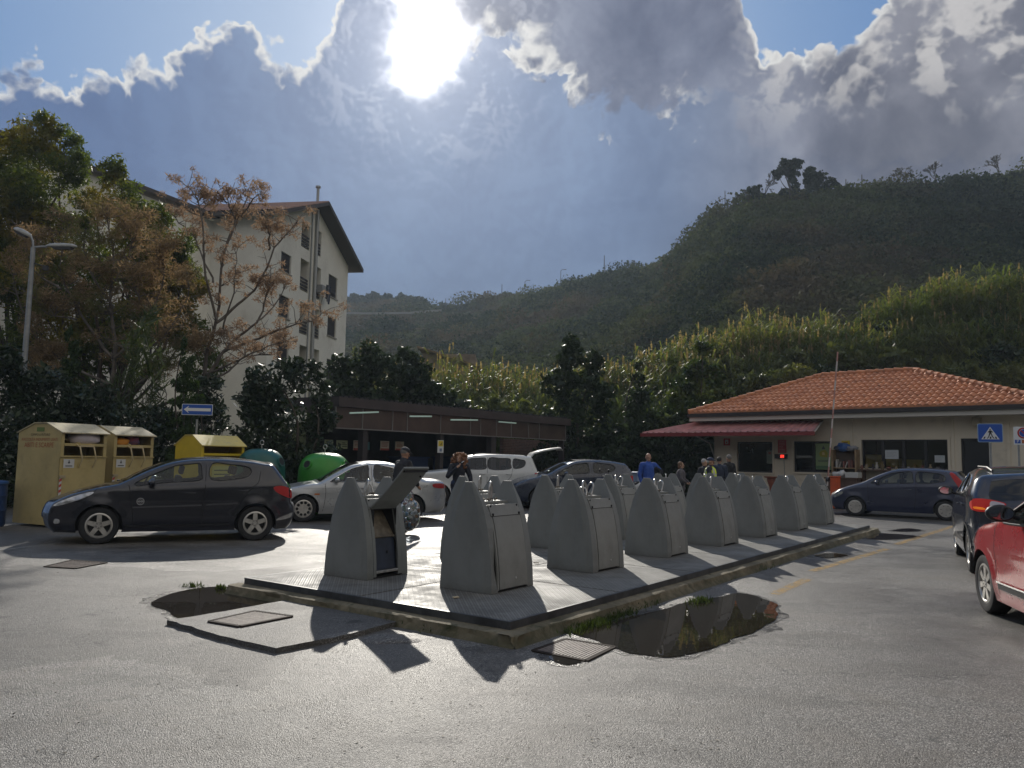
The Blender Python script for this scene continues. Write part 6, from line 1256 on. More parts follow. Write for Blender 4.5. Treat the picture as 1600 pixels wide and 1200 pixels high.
sack(loc_(cb2, (-0.2, 0.27, 1.78)), (0.2, 0.22, 0.10), mat('cloth_orange', (0.55, 0.22, 0.02), 0.8), 'orange cloth in the chute of the second clothes container', 2, cb2.rotation_euler.z, 'cloth_bundle', 'bundle', 0.2)
sack(loc_(cb2, (-0.22, 0.60, 1.82)), (0.2, 0.16, 0.12), mat('cloth_bluered', (0.03, 0.06, 0.14), 0.8, col2=(0.25, 0.04, 0.05), vscale=5), 'blue and red bundle right of the orange cloth', 3, cb2.rotation_euler.z, 'cloth_bundle', 'bundle', 0.25)
def bell(px, ytop, y, wpx, col, label, hole):
    r = ray(px, 700); c = Vector((r.x, r.y, 0)) * (y / r.y); R_ = wpx * y / F / 2; top = AT(px, ytop, y).z; t = empty('bell_container', c, 0, label, 'bell bin', 'bell bottle bank containers')
    m = mat('bell_' + str(px), col, 0.35, var=0.15, vscale=2, dirt=0.2, dcol=tuple(v * 0.5 for v in col)); mb = MB(); prof = [(R_ * 0.86, 0.03), (R_ * 0.98, 0.25), (R_, 0.7), (R_ * 0.985, top * 0.66), (R_ * 0.93, top * 0.80), (R_ * 0.78, top * 0.91), (R_ * 0.5, top * 0.98), (R_ * 0.12, top), (0, top)]
    prof = catmull(prof, 3); vs_prof = [(max(0, a), b) for a, b in prof]; mb.lathe(vs_prof, 36); mb.build('shell', m, t, smooth=60)
    for k in range(2):
        a = rad(-118 + 100 * k); d = Vector((math.cos(a), math.sin(a), 0)); z = top * 0.80; mb = MB(); p = d * R_ * 0.90 + Vector((0, 0, z)); nrm = (d + Vector((0, 0, 0.35))).normalized()
        mb.tube([p - nrm * 0.03, p + nrm * 0.06], 0.125, 18); mb.build('mouth_rim', m, t, smooth=60); mb = MB(); mb.tube([p + nrm * 0.05, p + nrm * 0.064], 0.10, 18); mb.build('mouth', M_DARK, t)
    mb = MB(); mb.tube([(0, 0, top - 0.01), (0, 0, top + 0.1)] + [(0.05 * math.sin(a), 0, top + 0.16 - 0.06 * math.cos(a)) for a in np.linspace(0, 2 * math.pi, 10)], 0.012, 6); mb.build('lifting_hook', M_CHROME, t, smooth=60); return t
bell(409, 701, 20.6, 75, (0.012, 0.10, 0.085), 'dark teal bell container behind the black hatchback', 0)
bell(508, 707.5, 21.4, 80, (0.035, 0.24, 0.02), 'bright green bell container behind the silver saloon', 1)
def blue_barrel():
    c = G(0, 826); mb = MB(); t = empty('blue_barrel', c + Vector((-0.50, 0.4, 0)), 0, 'blue plastic drum at the left edge beside the clothes container', 'drum'); m = mat('drum_blue', (0.01, 0.045, 0.16), 0.35, var=0.2, vscale=3)
    mb.lathe([(0, 0), (0.27, 0.0), (0.29, 0.05), (0.29, 0.3), (0.305, 0.33), (0.29, 0.36), (0.29, 0.6), (0.305, 0.63), (0.29, 0.66), (0.29, 0.85), (0.26, 0.9), (0, 0.9)], 24); mb.build('drum', m, t, smooth=40); mb = MB(); mb.lathe([(0.3, 0.86), (0.31, 0.88), (0.30, 0.92), (0.05, 0.95), (0, 0.95)], 24); mb.build('lid', mat('drum_lid', (0.02, 0.09, 0.28), 0.4), t, smooth=40)
blue_barrel()
# ================================================================ signs, lamp, barrier
M_POLE = mat('galvanised', (0.30, 0.31, 0.31), 0.5, 0.5, var=0.15, vscale=4)
def sign_base(name, px, ytop, y, label, cat, lean=0.0, r=0.03, yb=None):
    q = ray(px, 700); c = Vector((q.x, q.y, 0)) * (y / q.y); t = empty(name, c, -math.atan2(c.x, c.y) * 0.7, label, cat); z = AT(px, ytop, y).z; mb = MB(); mb.tube([(0, 0.035, 0), (0, 0.035, z)], r, 10); mb.build('pole', M_POLE, t, smooth=60); return t, c
def flat(t, poly, y, m, name, th=0.004, hole=None):
    mb = MB(); mb.prism(poly, lambda a, b: Vector((a, y, b)), lambda a, b: Vector((a, y - th, b))); return mb.build(name, m, t)
def rrect(x0, x1, z0, z1, r, k=4):
    P = []
    for cx, cz, a in ((x1 - r, z1 - r, 0), (x0 + r, z1 - r, 90), (x0 + r, z0 + r, 180), (x1 - r, z0 + r, 270)):
        for i in range(k + 1): P.append((cx + r * math.cos(rad(a + 90 * i / k)), cz + r * math.sin(rad(a + 90 * i / k))))
    return P
M_SB = mat('sign_blue', (0.015, 0.085, 0.42), 0.4); M_SW = mat('sign_white', (0.72, 0.74, 0.76), 0.4); M_SK = mat('sign_black', (0.012, 0.012, 0.014), 0.5); M_SR = mat('sign_red', (0.42, 0.02, 0.02), 0.4)
def signs():
    t, c = sign_base('one_way_sign', 305, 655, 22.0, 'blue one way sign with a white arrow pointing left', 'road sign'); t.rotation_euler.z += -0.12
    z0 = AT(307, 648, 22.0).z; z1 = AT(307, 632, 22.0).z; w = 23 * 22.0 / F; zc = (z0 + z1) / 2; h = (z1 - z0) / 2 + 0.0
    flat(t, rrect(-w, w, zc - h - 0.01, zc + h + 0.01, 0.02), 0.0, M_SW, 'border', 0.003); flat(t, rrect(-w + 0.015, w - 0.015, zc - h + 0.005, zc + h - 0.005, 0.015), -0.0045, M_SB, 'plate', 0.003)
    flat(t, [(-w + 0.05, zc), (-w + 0.19, zc + h * 0.72), (-w + 0.16, zc + h * 0.3), (w - 0.05, zc + h * 0.3), (w - 0.05, zc - h * 0.3), (-w + 0.16, zc - h * 0.3), (-w + 0.19, zc - h * 0.72)], -0.009, M_SW, 'arrow', 0.002)
    t, c = sign_base('crossing_sign', 1548, 692, 20.5, 'blue square pedestrian crossing sign with a white triangle', 'road sign')
    s = 17.2 * 20.5 / F; zc = AT(1548, 676.5, 20.5).z; hh = 14.6 * 20.5 / F
    flat(t, rrect(-s, s, zc - hh, zc + hh, 0.04), 0.0, mat('sign_edge', (0.25, 0.38, 0.55), 0.4), 'border', 0.003); flat(t, rrect(-s + 0.018, s - 0.018, zc - hh + 0.018, zc + hh - 0.018, 0.03), -0.0045, M_SB, 'plate', 0.003)
    flat(t, [(0, zc + hh * 0.66), (-s * 0.72, zc - hh * 0.68), (s * 0.72, zc - hh * 0.68)], -0.009, M_SW, 'triangle', 0.002)
    k = 0.0125; P = []
    pic = MB()
    def pp(poly): pic.prism([(a * s, zc + b * hh) for a, b in poly], lambda a, b: Vector((a, -0.0125, b)), lambda a, b: Vector((a, -0.0145, b)))
    pp([(0.06 * math.cos(a), 0.38 + 0.065 * math.sin(a)) for a in np.linspace(0, 2 * math.pi, 12, endpoint=False)])
    pp([(-0.07, 0.28), (0.09, 0.28), (0.11, -0.08), (-0.09, -0.08)]); pp([(-0.07, 0.27), (-0.20, 0.06), (-0.15, 0.02), (-0.03, 0.18)]); pp([(0.08, 0.27), (0.24, 0.08), (0.19, 0.03), (0.05, 0.18)])
    pp([(-0.085, -0.085), (0.02, -0.085), (-0.10, -0.42), (-0.20, -0.60), (-0.28, -0.60), (-0.16, -0.38)]); pp([(0.025, -0.085), (0.11, -0.085), (0.20, -0.38), (0.34, -0.60), (0.25, -0.60), (0.12, -0.38)])
    for a in (-0.52, 0.0, 0.46): pp([(a - 0.06, -0.62), (a + 0.07, -0.62), (a + 0.07 - a * 0.15, -0.40), (a - 0.03 - a * 0.15, -0.40)])
    pic.build('walking_figure', M_SK, t)
    t, c = sign_base('parking_sign', 1592, 666, 23, 'white sign with a red and blue no parking roundel', 'road sign'); y = 23; zc = AT(1600, 681, y).z; s = 16 * y / F; h = 14 * y / F; x0 = -0.12
    mb = MB(); mb.tube([(0.22, 0.035, 0), (0.22, 0.035, zc + h)], 0.03, 10); mb.build('pole', M_POLE, t, smooth=60)
    flat(t, rrect(x0, x0 + 2 * s, zc - h, zc + h, 0.02), 0.0, M_SW, 'plate', 0.003)
    cx, cz = x0 + s * 0.86, zc + h * 0.30; circ = lambda r: [(cx + r * math.cos(a), cz + r * math.sin(a)) for a in np.linspace(0, 2 * math.pi, 32, endpoint=False)]
    flat(t, circ(h * 0.62), -0.0045, M_SR, 'red_ring', 0.002); flat(t, circ(h * 0.46), -0.0075, mat('sign_white2', (0.6, 0.62, 0.66), 0.4), 'inner_ring', 0.002); flat(t, circ(h * 0.42), -0.011, M_SB, 'blue_disc', 0.002)
    q = h * 0.40; d = 0.707; b_ = h * 0.07; flat(t, [(cx - d * q - d * b_, cz + d * q - d * b_), (cx - d * q + d * b_, cz + d * q + d * b_), (cx + d * q + d * b_, cz - d * q + d * b_), (cx + d * q - d * b_, cz - d * q - d * b_)], -0.0145, M_SR, 'red_bar', 0.002)
    flat(t, [(x0 + 0.03, zc - h * 0.85), (x0 + 0.17, zc - h * 0.85), (x0 + 0.17, zc - h * 0.45), (x0 + 0.03, zc - h * 0.45)], -0.0045, M_SB, 'parking_square', 0.002)
    text_mb('P', 0.12, lambda a, b: Vector((x0 + 0.10 + a, -0.0085, zc - h * 0.65 + b))).build('lettering', M_SW, t)
    flat(t, [(x0 + 0.20, zc - h * 0.85), (x0 + 0.40, zc - h * 0.85), (x0 + 0.40, zc - h * 0.45), (x0 + 0.20, zc - h * 0.45)], -0.0045, mat('sign_orange', (0.45, 0.12, 0.03), 0.4), 'tow_square', 0.002)
signs()
def lamp():
    y = 24.0; p0 = AT(28, 700, y); t = empty('street_lamp', Vector((p0.x, p0.y, 0)), 0, 'grey street lamp with two heads, one curved and one flat', 'street lamp'); zt = AT(37, 386, y).z; k = y / F; mb = MB()
    mb.tube([(0, 0, 0), (0, 0, zt)], [0.10, 0.065], 12); mb.build('pole', M_POLE, t, smooth=60)
    mb = MB(); mb.tube([(0, 0, zt - 0.05), (0.0, 0, zt), (0.25, 0, zt + 0.02), (0.42, 0, zt + 0.02)], 0.035, 8); mb.tube([(0, 0, zt - 0.02), (-0.03, 0, zt + 0.2), (-0.12, 0, zt + 0.38)], 0.035, 8); mb.build('arm', M_POLE, t, smooth=60)
    def head(M, L_):
        mb = MB(); n = 12; vs = []; prof = [(0, 0.03, 0.04), (0.12, 0.09, 0.08), (0.35, 0.125, 0.105), (0.6, 0.13, 0.11), (0.85, 0.11, 0.09), (1.0, 0.03, 0.04)]
        for (f, w, h) in prof:
            for j in range(n): a = 2 * math.pi * j / n; z = math.sin(a); vs.append(M @ Vector((f * L_, math.cos(a) * w, max(z, -0.25) * h)))
        fs = [(i * n + j, i * n + (j + 1) % n, (i + 1) * n + (j + 1) % n, (i + 1) * n + j) for i in range(len(prof) - 1) for j in range(n)] + [tuple(range(n)), tuple((len(prof) - 1) * n + j for j in range(n))]
        mb.add(vs, fs); o = mb.build('lamp_head', mat('lamp_shell', (0.36, 0.36, 0.34), 0.4, var=0.2, vscale=6), t, smooth=50)
        mb = MB(); vs = [M @ Vector(p) for p in ((0.2 * L_, -0.1, -0.03), (0.88 * L_, -0.1, -0.03), (0.88 * L_, 0.1, -0.03), (0.2 * L_, 0.1, -0.03), (0.28 * L_, -0.07, -0.10), (0.8 * L_, -0.07, -0.10), (0.8 * L_, 0.07, -0.10), (0.28 * L_, 0.07, -0.10))]; mb.add(vs, [(0, 3, 2, 1), (4, 5, 6, 7), (0, 1, 5, 4), (1, 2, 6, 5), (2, 3, 7, 6), (3, 0, 4, 7)]); mb.build('lens', mat('lamp_lens', (0.10, 0.10, 0.11), 0.2), o)
    head(Matrix.Translation((0.40, 0, zt + 0.04)), 0.95)
    head(Matrix.Translation((-0.08, 0, zt + 0.32)) @ Matrix.Rotation(rad(205), 4, 'Y') @ Matrix.Rotation(rad(180), 4, 'X'), 0.62)
    mb = MB(); mb.tube([(0.02, 0, zt - 0.5), (0.25, 0, zt - 0.55), (0.4, 0, zt - 0.62)], 0.02, 6); mb.box(0.36, 0.5, -0.05, 0.05, zt - 0.72, zt - 0.58); mb.build('floodlight_arm', mat('flood_black', (0.03, 0.03, 0.035), 0.5), t)
lamp()
def barrier():
    b = G(1306, 795); t = empty('barrier_post', b, math.atan2(GPL.d.y, GPL.d.x), 'orange barrier housing with its red and white pole raised upright', 'barrier'); m = mat('barrier_orange', (0.62, 0.09, 0.015), 0.5, var=0.12, vscale=4, dirt=0.2)
    zt = AT(1306, 744, b.y).z; mb = MB(); mb.box(-0.13, 0.13, -0.15, 0.15, 0.02, zt - 0.05); mb.build('housing', m, t, bevel=0.02); mb = MB(); mb.box(-0.15, 0.15, -0.17, 0.17, zt - 0.048, zt); mb.build('cap', m, t, bevel=0.02)
    mb = MB(); mb.box(-0.2, 0.2, -0.2, 0.2, 0, 0.019); mb.build('foot', M_STEEL, t)
    mb = MB(); mb.tube([(-0.15, -0.16, zt - 0.12), (-0.24, -0.16, zt - 0.12)], 0.08, 12); mb.build('pivot', M_STEEL, t, smooth=60)
    top = AT(1317, 552, b.y) - b; top = Matrix.Rotation(-t.rotation_euler.z, 3, 'Z') @ top; a = Vector((-0.22, -0.16, zt - 0.35)); mb = MB(); n = 14; arm = mb
    top.y = a.y - 0.05
    for k in range(n): mb.mat(k % 2); mb.tube([a.lerp(top, k / n), a.lerp(top, (k + 0.999) / n)], 0.028, 8)
    mb.build('raised_arm', [mat('arm_white', (0.62, 0.56, 0.52), 0.5), mat('arm_red', (0.50, 0.26, 0.22), 0.5)], t)
barrier()
def pedestal():
    s, z = GPL.sz(1205, 744); q = Plane(GPL.at(0, 0, 0.9), GPL.d); s, z = q.sz(1205, 744.5); t = empty('ash_stand', q.at(s, 0), 0, 'rust red pedestal basin standing by the wall between the containers', 'stand'); mb = MB(); m = mat('rust_red', (0.26, 0.075, 0.04), 0.7, var=0.2, vscale=5)
    mb.lathe([(0, 0), (0.2, 0), (0.2, 0.04), (0.07, 0.1), (0.07, z * 0.6), (0.16, z * 0.85), (0.17, z * 0.94)], 20); mb.build('pedestal', m, t, smooth=50); mb = MB(); mb.lathe([(0.17, z * 0.94), (0.27, z - 0.04), (0.28, z), (0.24, z), (0.2, z - 0.05), (0, z - 0.05)], 20); mb.build('basin', m, t, smooth=50)
pedestal()
def litter_bin():
    y = 25.0; r = ray(1000, 735); c = Vector((r.x, r.y, 0)) * (y / r.y); z = AT(1000, 737, y).z; t = empty('litter_bin', c, 0.3, 'tall pale blue plastic bin with a flat lid beside the scooter', 'bin'); m = mat('pale_blue_plastic', (0.27, 0.33, 0.45), 0.5, var=0.08, vscale=3); mb = MB()
    mb.prism([(-0.17, -0.16), (0.17, -0.16), (0.17, 0.16), (-0.17, 0.16)], lambda a, b: Vector((a * 0.8, b * 0.8, 0.02)), lambda a, b: Vector((a, b, z - 0.06))); mb.build('body', m, t, bevel=0.01); mb = MB(); mb.box(-0.21, 0.21, -0.2, 0.2, z - 0.058, z - 0.02); mb.box(-0.19, 0.19, -0.18, 0.18, z - 0.02, z); mb.build('lid', m, t, bevel=0.01)
    mb = MB(); mb.tube([(-0.14, 0.17, 0.07), (-0.10, 0.17, 0.07)], 0.07, 12); mb.tube([(0.10, 0.17, 0.07), (0.14, 0.17, 0.07)], 0.07, 12); mb.build('wheels', M_SK, t)
litter_bin()
# ================================================================ cars
def paint(name, col, rough=0.28, metal=0.0, coat=0.8, dirt=0.05):
    m = mat(name, col, rough, metal, var=0.04, vscale=2, coat=coat, dirt=dirt, dcol=(0.10, 0.09, 0.075), rvar=0.05); m.node_tree.nodes['Principled BSDF'].inputs['Coat Roughness'].default_value = 0.08; return m
M_TYRE = mat('tyre', (0.016, 0.016, 0.017), 0.85, bump=0.3, bscale=60, var=0.2, vscale=8); M_RIM = mat('alloy', (0.52, 0.50, 0.46), 0.35, 0.6, var=0.15, vscale=8, dirt=0.3, dcol=(0.12, 0.09, 0.06)); M_RIMD = mat('matt_black', (0.02, 0.02, 0.02), 0.7)  # dull near-black for rim backing discs, wheel bolts and underbody
M_CGLASS = glass_mat('car_glass', (0.74, 0.80, 0.78), 1.2, 0.02); M_CGLASSD = glass_mat('car_glass_dark', (0.10, 0.11, 0.12), 1.5, 0.03); M_TRIM = mat('black_trim', (0.02, 0.02, 0.022), 0.5, var=0.2, vscale=6)
M_LENSC = mat('lamp_clear', (0.45, 0.46, 0.47), 0.12, 0.5, var=0.4, vscale=12, coat=1.0); M_SEAT = mat('seat_dark', (0.025, 0.026, 0.03), 0.9)
M_TAIL = emis('tail_red', (0.42, 0.012, 0.012), 0.0); M_TAILL = emis('tail_lit', (0.55, 0.02, 0.012), 0.12); M_AMBER = emis('tail_amber', (0.9, 0.25, 0.02), 0.35); M_TAILW = mat('tail_white', (0.55, 0.55, 0.58), 0.15, coat=1.0); M_CHR = mat('chrome_trim', (0.6, 0.6, 0.6), 0.15, 0.9); M_LINE = mat('panel_gap', (0.006, 0.006, 0.007), 0.8)
M_ORG = mat('indicator', (0.5, 0.14, 0.02), 0.3, coat=0.6)
def wheel(par, cx, side, Wd, r, style, width=0.2):
    w = empty('wheel', (cx, side * (Wd - width / 2), r)); w.parent = par; w.matrix_parent_inverse = Matrix.Identity(4); s = side
    mb = MB(); rr = r * 0.665
    prof = [(rr, -width / 2), (r * 0.93, -width / 2), (r, -width * 0.36), (r, width * 0.36), (r * 0.94, width / 2 - 0.004), (r * 0.80, width / 2 + 0.004), (rr, width / 2 - 0.012), (rr, -width / 2)]
    mb.lathe([(a, b * s) for a, b in prof], 36, axis='y'); mb.build('tyre', M_TYRE, w, smooth=40)
    mb = MB(); o = width / 2 * s
    mb.lathe([(rr + 0.004, o - 0.010 * s), (rr - 0.018, o - 0.004 * s), (rr - 0.03, o - 0.02 * s), (rr - 0.035, o - 0.09 * s), (rr - 0.035, -o)], 36, axis='y')
    Y0, Y1 = o - 0.055 * s, o - 0.012 * s
    def spoke(a, w0, w1, y_in, y_out, r0=0.05, r1=None):
        r1 = r1 or rr - 0.015; d = Vector((math.cos(a), 0, math.sin(a))); t = Vector((-d.z, 0, d.x)); vs = []
        for q, ww in ((r0, w0), (r1, w1)):
            for yy in (y_in, y_out): vs += [d * q + t * ww + Vector((0, yy, 0)), d * q - t * ww + Vector((0, yy, 0))]
        mb.add(vs, [(0, 1, 3, 2), (4, 6, 7, 5), (0, 4, 5, 1), (2, 3, 7, 6), (0, 2, 6, 4), (1, 5, 7, 3)])
    if style == 'star5':
        for k in range(5): spoke(rad(90 + 72 * k), 0.040, 0.034, Y0, Y1)
    elif style == 'star6':
        for k in range(7): spoke(rad(90 + 360 / 7 * k), 0.026, 0.036, Y0, Y1)
    elif style == 'cover':
        for k in range(7): spoke(rad(90 + 360 / 7 * k), 0.034, 0.058, Y0, Y1)
        mb.lathe([(rr - 0.02, Y1), (rr - 0.05, Y1 - 0.003 * s)], 36, axis='y')
    elif style == 'holes':
        n = 10; R1, R2 = rr - 0.015, 0.06; rc = (R1 + R2) / 2 + 0.02; hr = 0.036
        pts = []; edges = []
        def ringp(cx_, cz_, rad_, m_):
            b = len(pts); 
            for i in range(m_): a = 2 * math.pi * i / m_; pts.append(Vector((cx_ + rad_ * math.cos(a), cz_ + rad_ * math.sin(a))))
            for i in range(m_): edges.append((b + i, b + (i + 1) % m_))
        ringp(0, 0, R1, 36); hc = [(rc * math.cos(2 * math.pi * k / n), rc * math.sin(2 * math.pi * k / n)) for k in range(n)]
        for c in hc: ringp(c[0], c[1], hr, 12)
        v, e, f, *_ = delaunay_2d_cdt(pts, edges, [], 0, 1e-6); fs = []
        for t in f:
            q = sum((v[i] for i in t), Vector((0, 0))) / len(t)
            if q.length > R1 or any((q - Vector(c)).length < hr * 0.93 for c in hc): continue
            fs.append(tuple(t))
        mb.add([(q.x, Y1, q.y) for q in v], fs)
    mb.lathe([(0, Y1 + 0.004 * s), (0.045, Y1 + 0.004 * s), (0.062, Y0)], 20, axis='y')
    mb.build('rim', M_RIM, w, smooth=30)
    mb = MB(); mb.lathe([(0, o - 0.10 * s), (rr - 0.02, o - 0.10 * s)], 24, axis='y'); mb.build('backing_disc', M_RIMD, w)
    if style in ('star5', 'star6'):
        mb = MB()
        for k in range(5): a = rad(54 + 72 * k); mb.tube([(0.032 * math.cos(a), Y1 + 0.001 * s, 0.032 * math.sin(a)), (0.032 * math.cos(a), Y1 + 0.007 * s, 0.032 * math.sin(a))], 0.007, 6)
        mb.build('wheel_bolts', M_RIMD, w)
    return w
class Car:
    """local frame: x=0 nose .. L tail, y half width, z up; the seen side is y<0"""
    def __init__(s, name, label, loc, heading, spec, P, cat='car', group='cars in the yard'):
        s.S = spec; s.P = P; s.t = empty(name, loc, heading, label, cat, group); s.L = spec['L']; s.hw = spec['W'] / 2
        s.out = catmull(spec['outline'], 4); s.ax = spec['axles']; s.ra = spec['arch']; s.sections()
    def W(s, x, z):                                    # half width of the flank before edge rounding
        S = s.S; w = s.hw
        zb = S['belt'](x) if callable(S['belt']) else S['belt']
        if z > zb: w -= (z - zb) * S.get('tumble', 0.40) + 0.012
        elif z > zb - 0.12: w -= 0.012 * ((z - zb + 0.12) / 0.12) ** 2
        if z < 0.42: w -= (0.42 - z) ** 2 * 0.9
        nf, nr = S.get('nose', (0.75, 0.16)); 
        if x < nf: w -= nr * ((nf - x) / nf) ** 2.2
        tf, tr = S.get('tailp', (0.6, 0.10)); 
        if x > s.L - tf: w -= tr * ((x - s.L + tf) / tf) ** 2
        for a in s.ax:                                 # wheel arch flare
            d = math.hypot(x - a, (z - s.S['r'])); 
            if d < s.ra + 0.10: w += 0.018 * max(0, 1 - abs(d - s.ra) / 0.10)
        bl = S.get('crease', 0.0)
        if bl: w += 0.010 * math.exp(-((z - bl) / 0.06) ** 2)
        return w
    def edge_d(s, x, z):
        m = 9
        for (a, b), (c, d) in zip(s.out, s.out[1:]):
            vx, vz = c - a, d - b; L2 = vx * vx + vz * vz
            t = 0 if L2 == 0 else max(0, min(1, ((x - a) * vx + (z - b) * vz) / L2)); q = math.hypot(x - a - t * vx, z - b - t * vz)
            if q < m: m = q
        return m
    def Y(s, x, z, d=None):
        R_ = s.S.get('round', 0.09); d = s.edge_d(x, z) if d is None else d; w = s.W(x, z)
        if d < R_: w -= R_ - math.sqrt(max(0, R_ * R_ - (R_ - d) ** 2))
        return w
    def sections(s):
        S = s.S; out = s.out; zb = S['sill']
        poly = list(out)                               # close along the underside with wheel arches
        x0, xe = out[-1][0], out[0][0]; under = []; r = s.ra; n = 14
        for a in sorted(s.ax, reverse=True):
            dz = S['r'] - zb; ha = math.sqrt(max(0.001, r * r - dz * dz)); st = math.atan2(-dz, ha)
            for i in range(n + 1): th = st + (math.pi - 2 * st) * i / n; under.append((a + r * math.cos(th), S['r'] + r * math.sin(th)))
        s.poly = poly + under
        holes = S['windows']; s.wins = [catmull(h, 3, True) if S.get('wsmooth', True) else h for h in holes]
        pts = [Vector(p) for p in s.poly]; n0 = len(pts); edges = [(i, (i + 1) % n0) for i in range(n0)]
        for h in s.wins: b = len(pts); pts += [Vector(p) for p in h]; edges += [(b + i, b + (i + 1) % len(h)) for i in range(len(h))]
        R_ = S.get('round', 0.09)
        for (a, b), (c, d) in zip(out, out[1:]):
            dx, dz = c - a, d - b; l = math.hypot(dx, dz)
            if l < 1e-6: continue
            nx, nz = dz / l, -dx / l
            for q in (0.12, 0.35, 0.7, 1.05): 
                p = (a + nx * R_ * q, b + nz * R_ * q)
                if inpoly(p[0], p[1], s.poly) and not any(inpoly(p[0], p[1], h) for h in s.wins): pts.append(Vector(p))
        x = 0.07
        while x < s.L:
            z = zb + 0.05
            while z < 2.0:
                if inpoly(x, z, s.poly) and not any(inpoly(x, z, h) for h in s.wins) and s.edge_d(x, z) > R_ * 1.1: pts.append(Vector((x, z)))
                z += 0.07
            x += 0.07
        v, e, f, *_ = delaunay_2d_cdt(pts, edges, [], 0, 1e-5); fs = []
        for t in f:
            cx = sum(v[i].x for i in t) / len(t); cz = sum(v[i].y for i in t) / len(t)
            if not inpoly(cx, cz, s.poly) or any(inpoly(cx, cz, h) for h in s.wins): continue
            fs.append(tuple(t))
        mb = MB(); Ys = [s.Y(q.x, q.y) for q in v]
        for sd in (-1, 1): mb.add([(q.x, sd * y, q.y) for q, y in zip(v, Ys)], fs)
        # cross surface with glazed stretches
        gls = {}; G_ = S['glass']; nS = 14; fr = [-1 + 2 * i / nS for i in range(nS + 1)]; fr = sorted(set(fr + [-0.90, 0.90]))
        def row(i):
            a, b = out[i]; p, q = out[max(0, i - 1)], out[min(len(out) - 1, i + 1)]; dx, dz = q[0] - p[0], q[1] - p[1]; l = math.hypot(dx, dz) or 1; nx, nz = -dz / l, dx / l
            ye = s.Y(a, b, 0.0); cb = 0.035 + 0.12 * abs(nx) ** 2 * (1 if nx < 0 else S.get('rbulge', 0.6)); 
            if b < 0.45: cb *= 0.8
            return [Vector((a + nx * cb * (1 - f * f), ye * f, b + nz * cb * (1 - f * f))) for f in fr]
        s.rows = [row(i) for i in range(len(out))]; s.fr = fr
        for i in range(len(out) - 1):
            g = next((k for k in G_ if k[0] * 4 <= i < k[1] * 4), None); A, B = s.rows[i], s.rows[i + 1]
            for j in range(len(fr) - 1):
                inside = abs((fr[j] + fr[j + 1]) / 2) < 0.90 and g
                (gls.setdefault(g[0], MB()) if inside else mb).add([A[j], A[j + 1], B[j + 1], B[j]], [(0, 1, 2, 3)])
        mb.add([s.rows[0][0], s.rows[0][-1], s.rows[-1][-1], s.rows[-1][0]], [(0, 1, 2, 3)]) if False else None
        s.body = mb.build('body', s.P, s.t, smooth=38)
        for k_ in gls: gls[k_].build('windscreen' if k_ == min(gls) else 'rear_window', S.get('glassm', M_CGLASS), s.t, smooth=60).location = (0, 0, -0.004)
        # side glass
        for h in s.wins:
            for sd in (-1, 1):
                mb = MB(); tri = tessellate_polygon([[Vector((a, b, 0)) for a, b in h]]); mb.add([(a, sd * (s.Y(a, b) - 0.012), b) for a, b in h], tri); mb.build('side_window', S.get('sglassm', M_CGLASS), s.t)
        # black seals round the windows
        for h in s.wins:
            for sd in (-1, 1): mb = MB(); P = [(a, sd * (s.Y(a, b) + 0.0005), b) for a, b in h]; mb.tube(P + [P[0], P[1]], 0.011, 5, False); mb.build('window_seal', S.get('sealm', M_TRIM), s.t)
        mb = MB(); wd = s.hw - 0.24
        for a in s.ax:
            for sd in (-1, 1):
                vs = []; n = 16
                for i in range(n + 1): th = -0.3 + (math.pi + 0.6) * i / n; x, z = a + s.ra * 1.0 * math.cos(th), S['r'] + s.ra * math.sin(th); vs += [(x, sd * (s.hw - 0.015 - (0.02 if z < 0.4 else 0)), z), (x, sd * wd, z)]
                mb.add(vs, [(2 * i, 2 * i + 1, 2 * i + 3, 2 * i + 2) for i in range(n)])
        mb.box(0.25, s.L - 0.25, -wd - 0.02, wd + 0.02, zb + 0.02, 0.62); mb.box(s.ax[0] + s.ra + 0.02, s.ax[1] - s.ra - 0.02, -s.hw + 0.06, s.hw - 0.06, zb + 0.01, 0.5)
        mb.build('underbody', M_RIMD, s.t)
        st = MB(); L0 = s.ax[0] + 0.95
        for i, (x, ys) in enumerate([(L0 + S.get('seat0', 0.15), (-0.36, 0.36)), (L0 + S.get('seat0', 0.15) + 0.9, (-0.42, 0, 0.42))]):
            for y in ys:
                z0 = 0.5; bx = 0.22; st.box(x - 0.45, x, y - bx, y + bx, z0, z0 + 0.12); Mx = Matrix.Translation((x, y, z0 + 0.1)) @ Matrix.Rotation(rad(12), 4, 'Y'); st.box(-0.05, 0.07, -bx, bx, 0, 0.56, Mx); st.box(-0.02, 0.06, -0.12, 0.12, 0.60, 0.76, Mx)
        st.box(s.ax[0] + 0.42, s.ax[0] + 0.78, -s.hw + 0.16, s.hw - 0.16, 0.6, min(0.93, S['dash'])); st.build('seats', M_SEAT, s.t, bevel=0.03)
        mb = MB(); c = Vector((L0 - 0.32, -0.36, S['dash'] + 0.02)); mb.tube([c + Vector((0.08 * math.sin(a), 0.18 * math.cos(a), 0.17 * math.sin(a))) for a in np.linspace(0, 2 * math.pi, 20)], 0.015, 6, False); mb.tube([c, c + Vector((-0.25, 0, -0.08))], 0.03, 6); mb.build('steering_wheel', M_SEAT, s.t)
        for a in s.ax:
            for sd in (-1, 1): wheel(s.t, a, sd, s.hw - 0.012, S['r'], S['rim'], S.get('ww', 0.2))
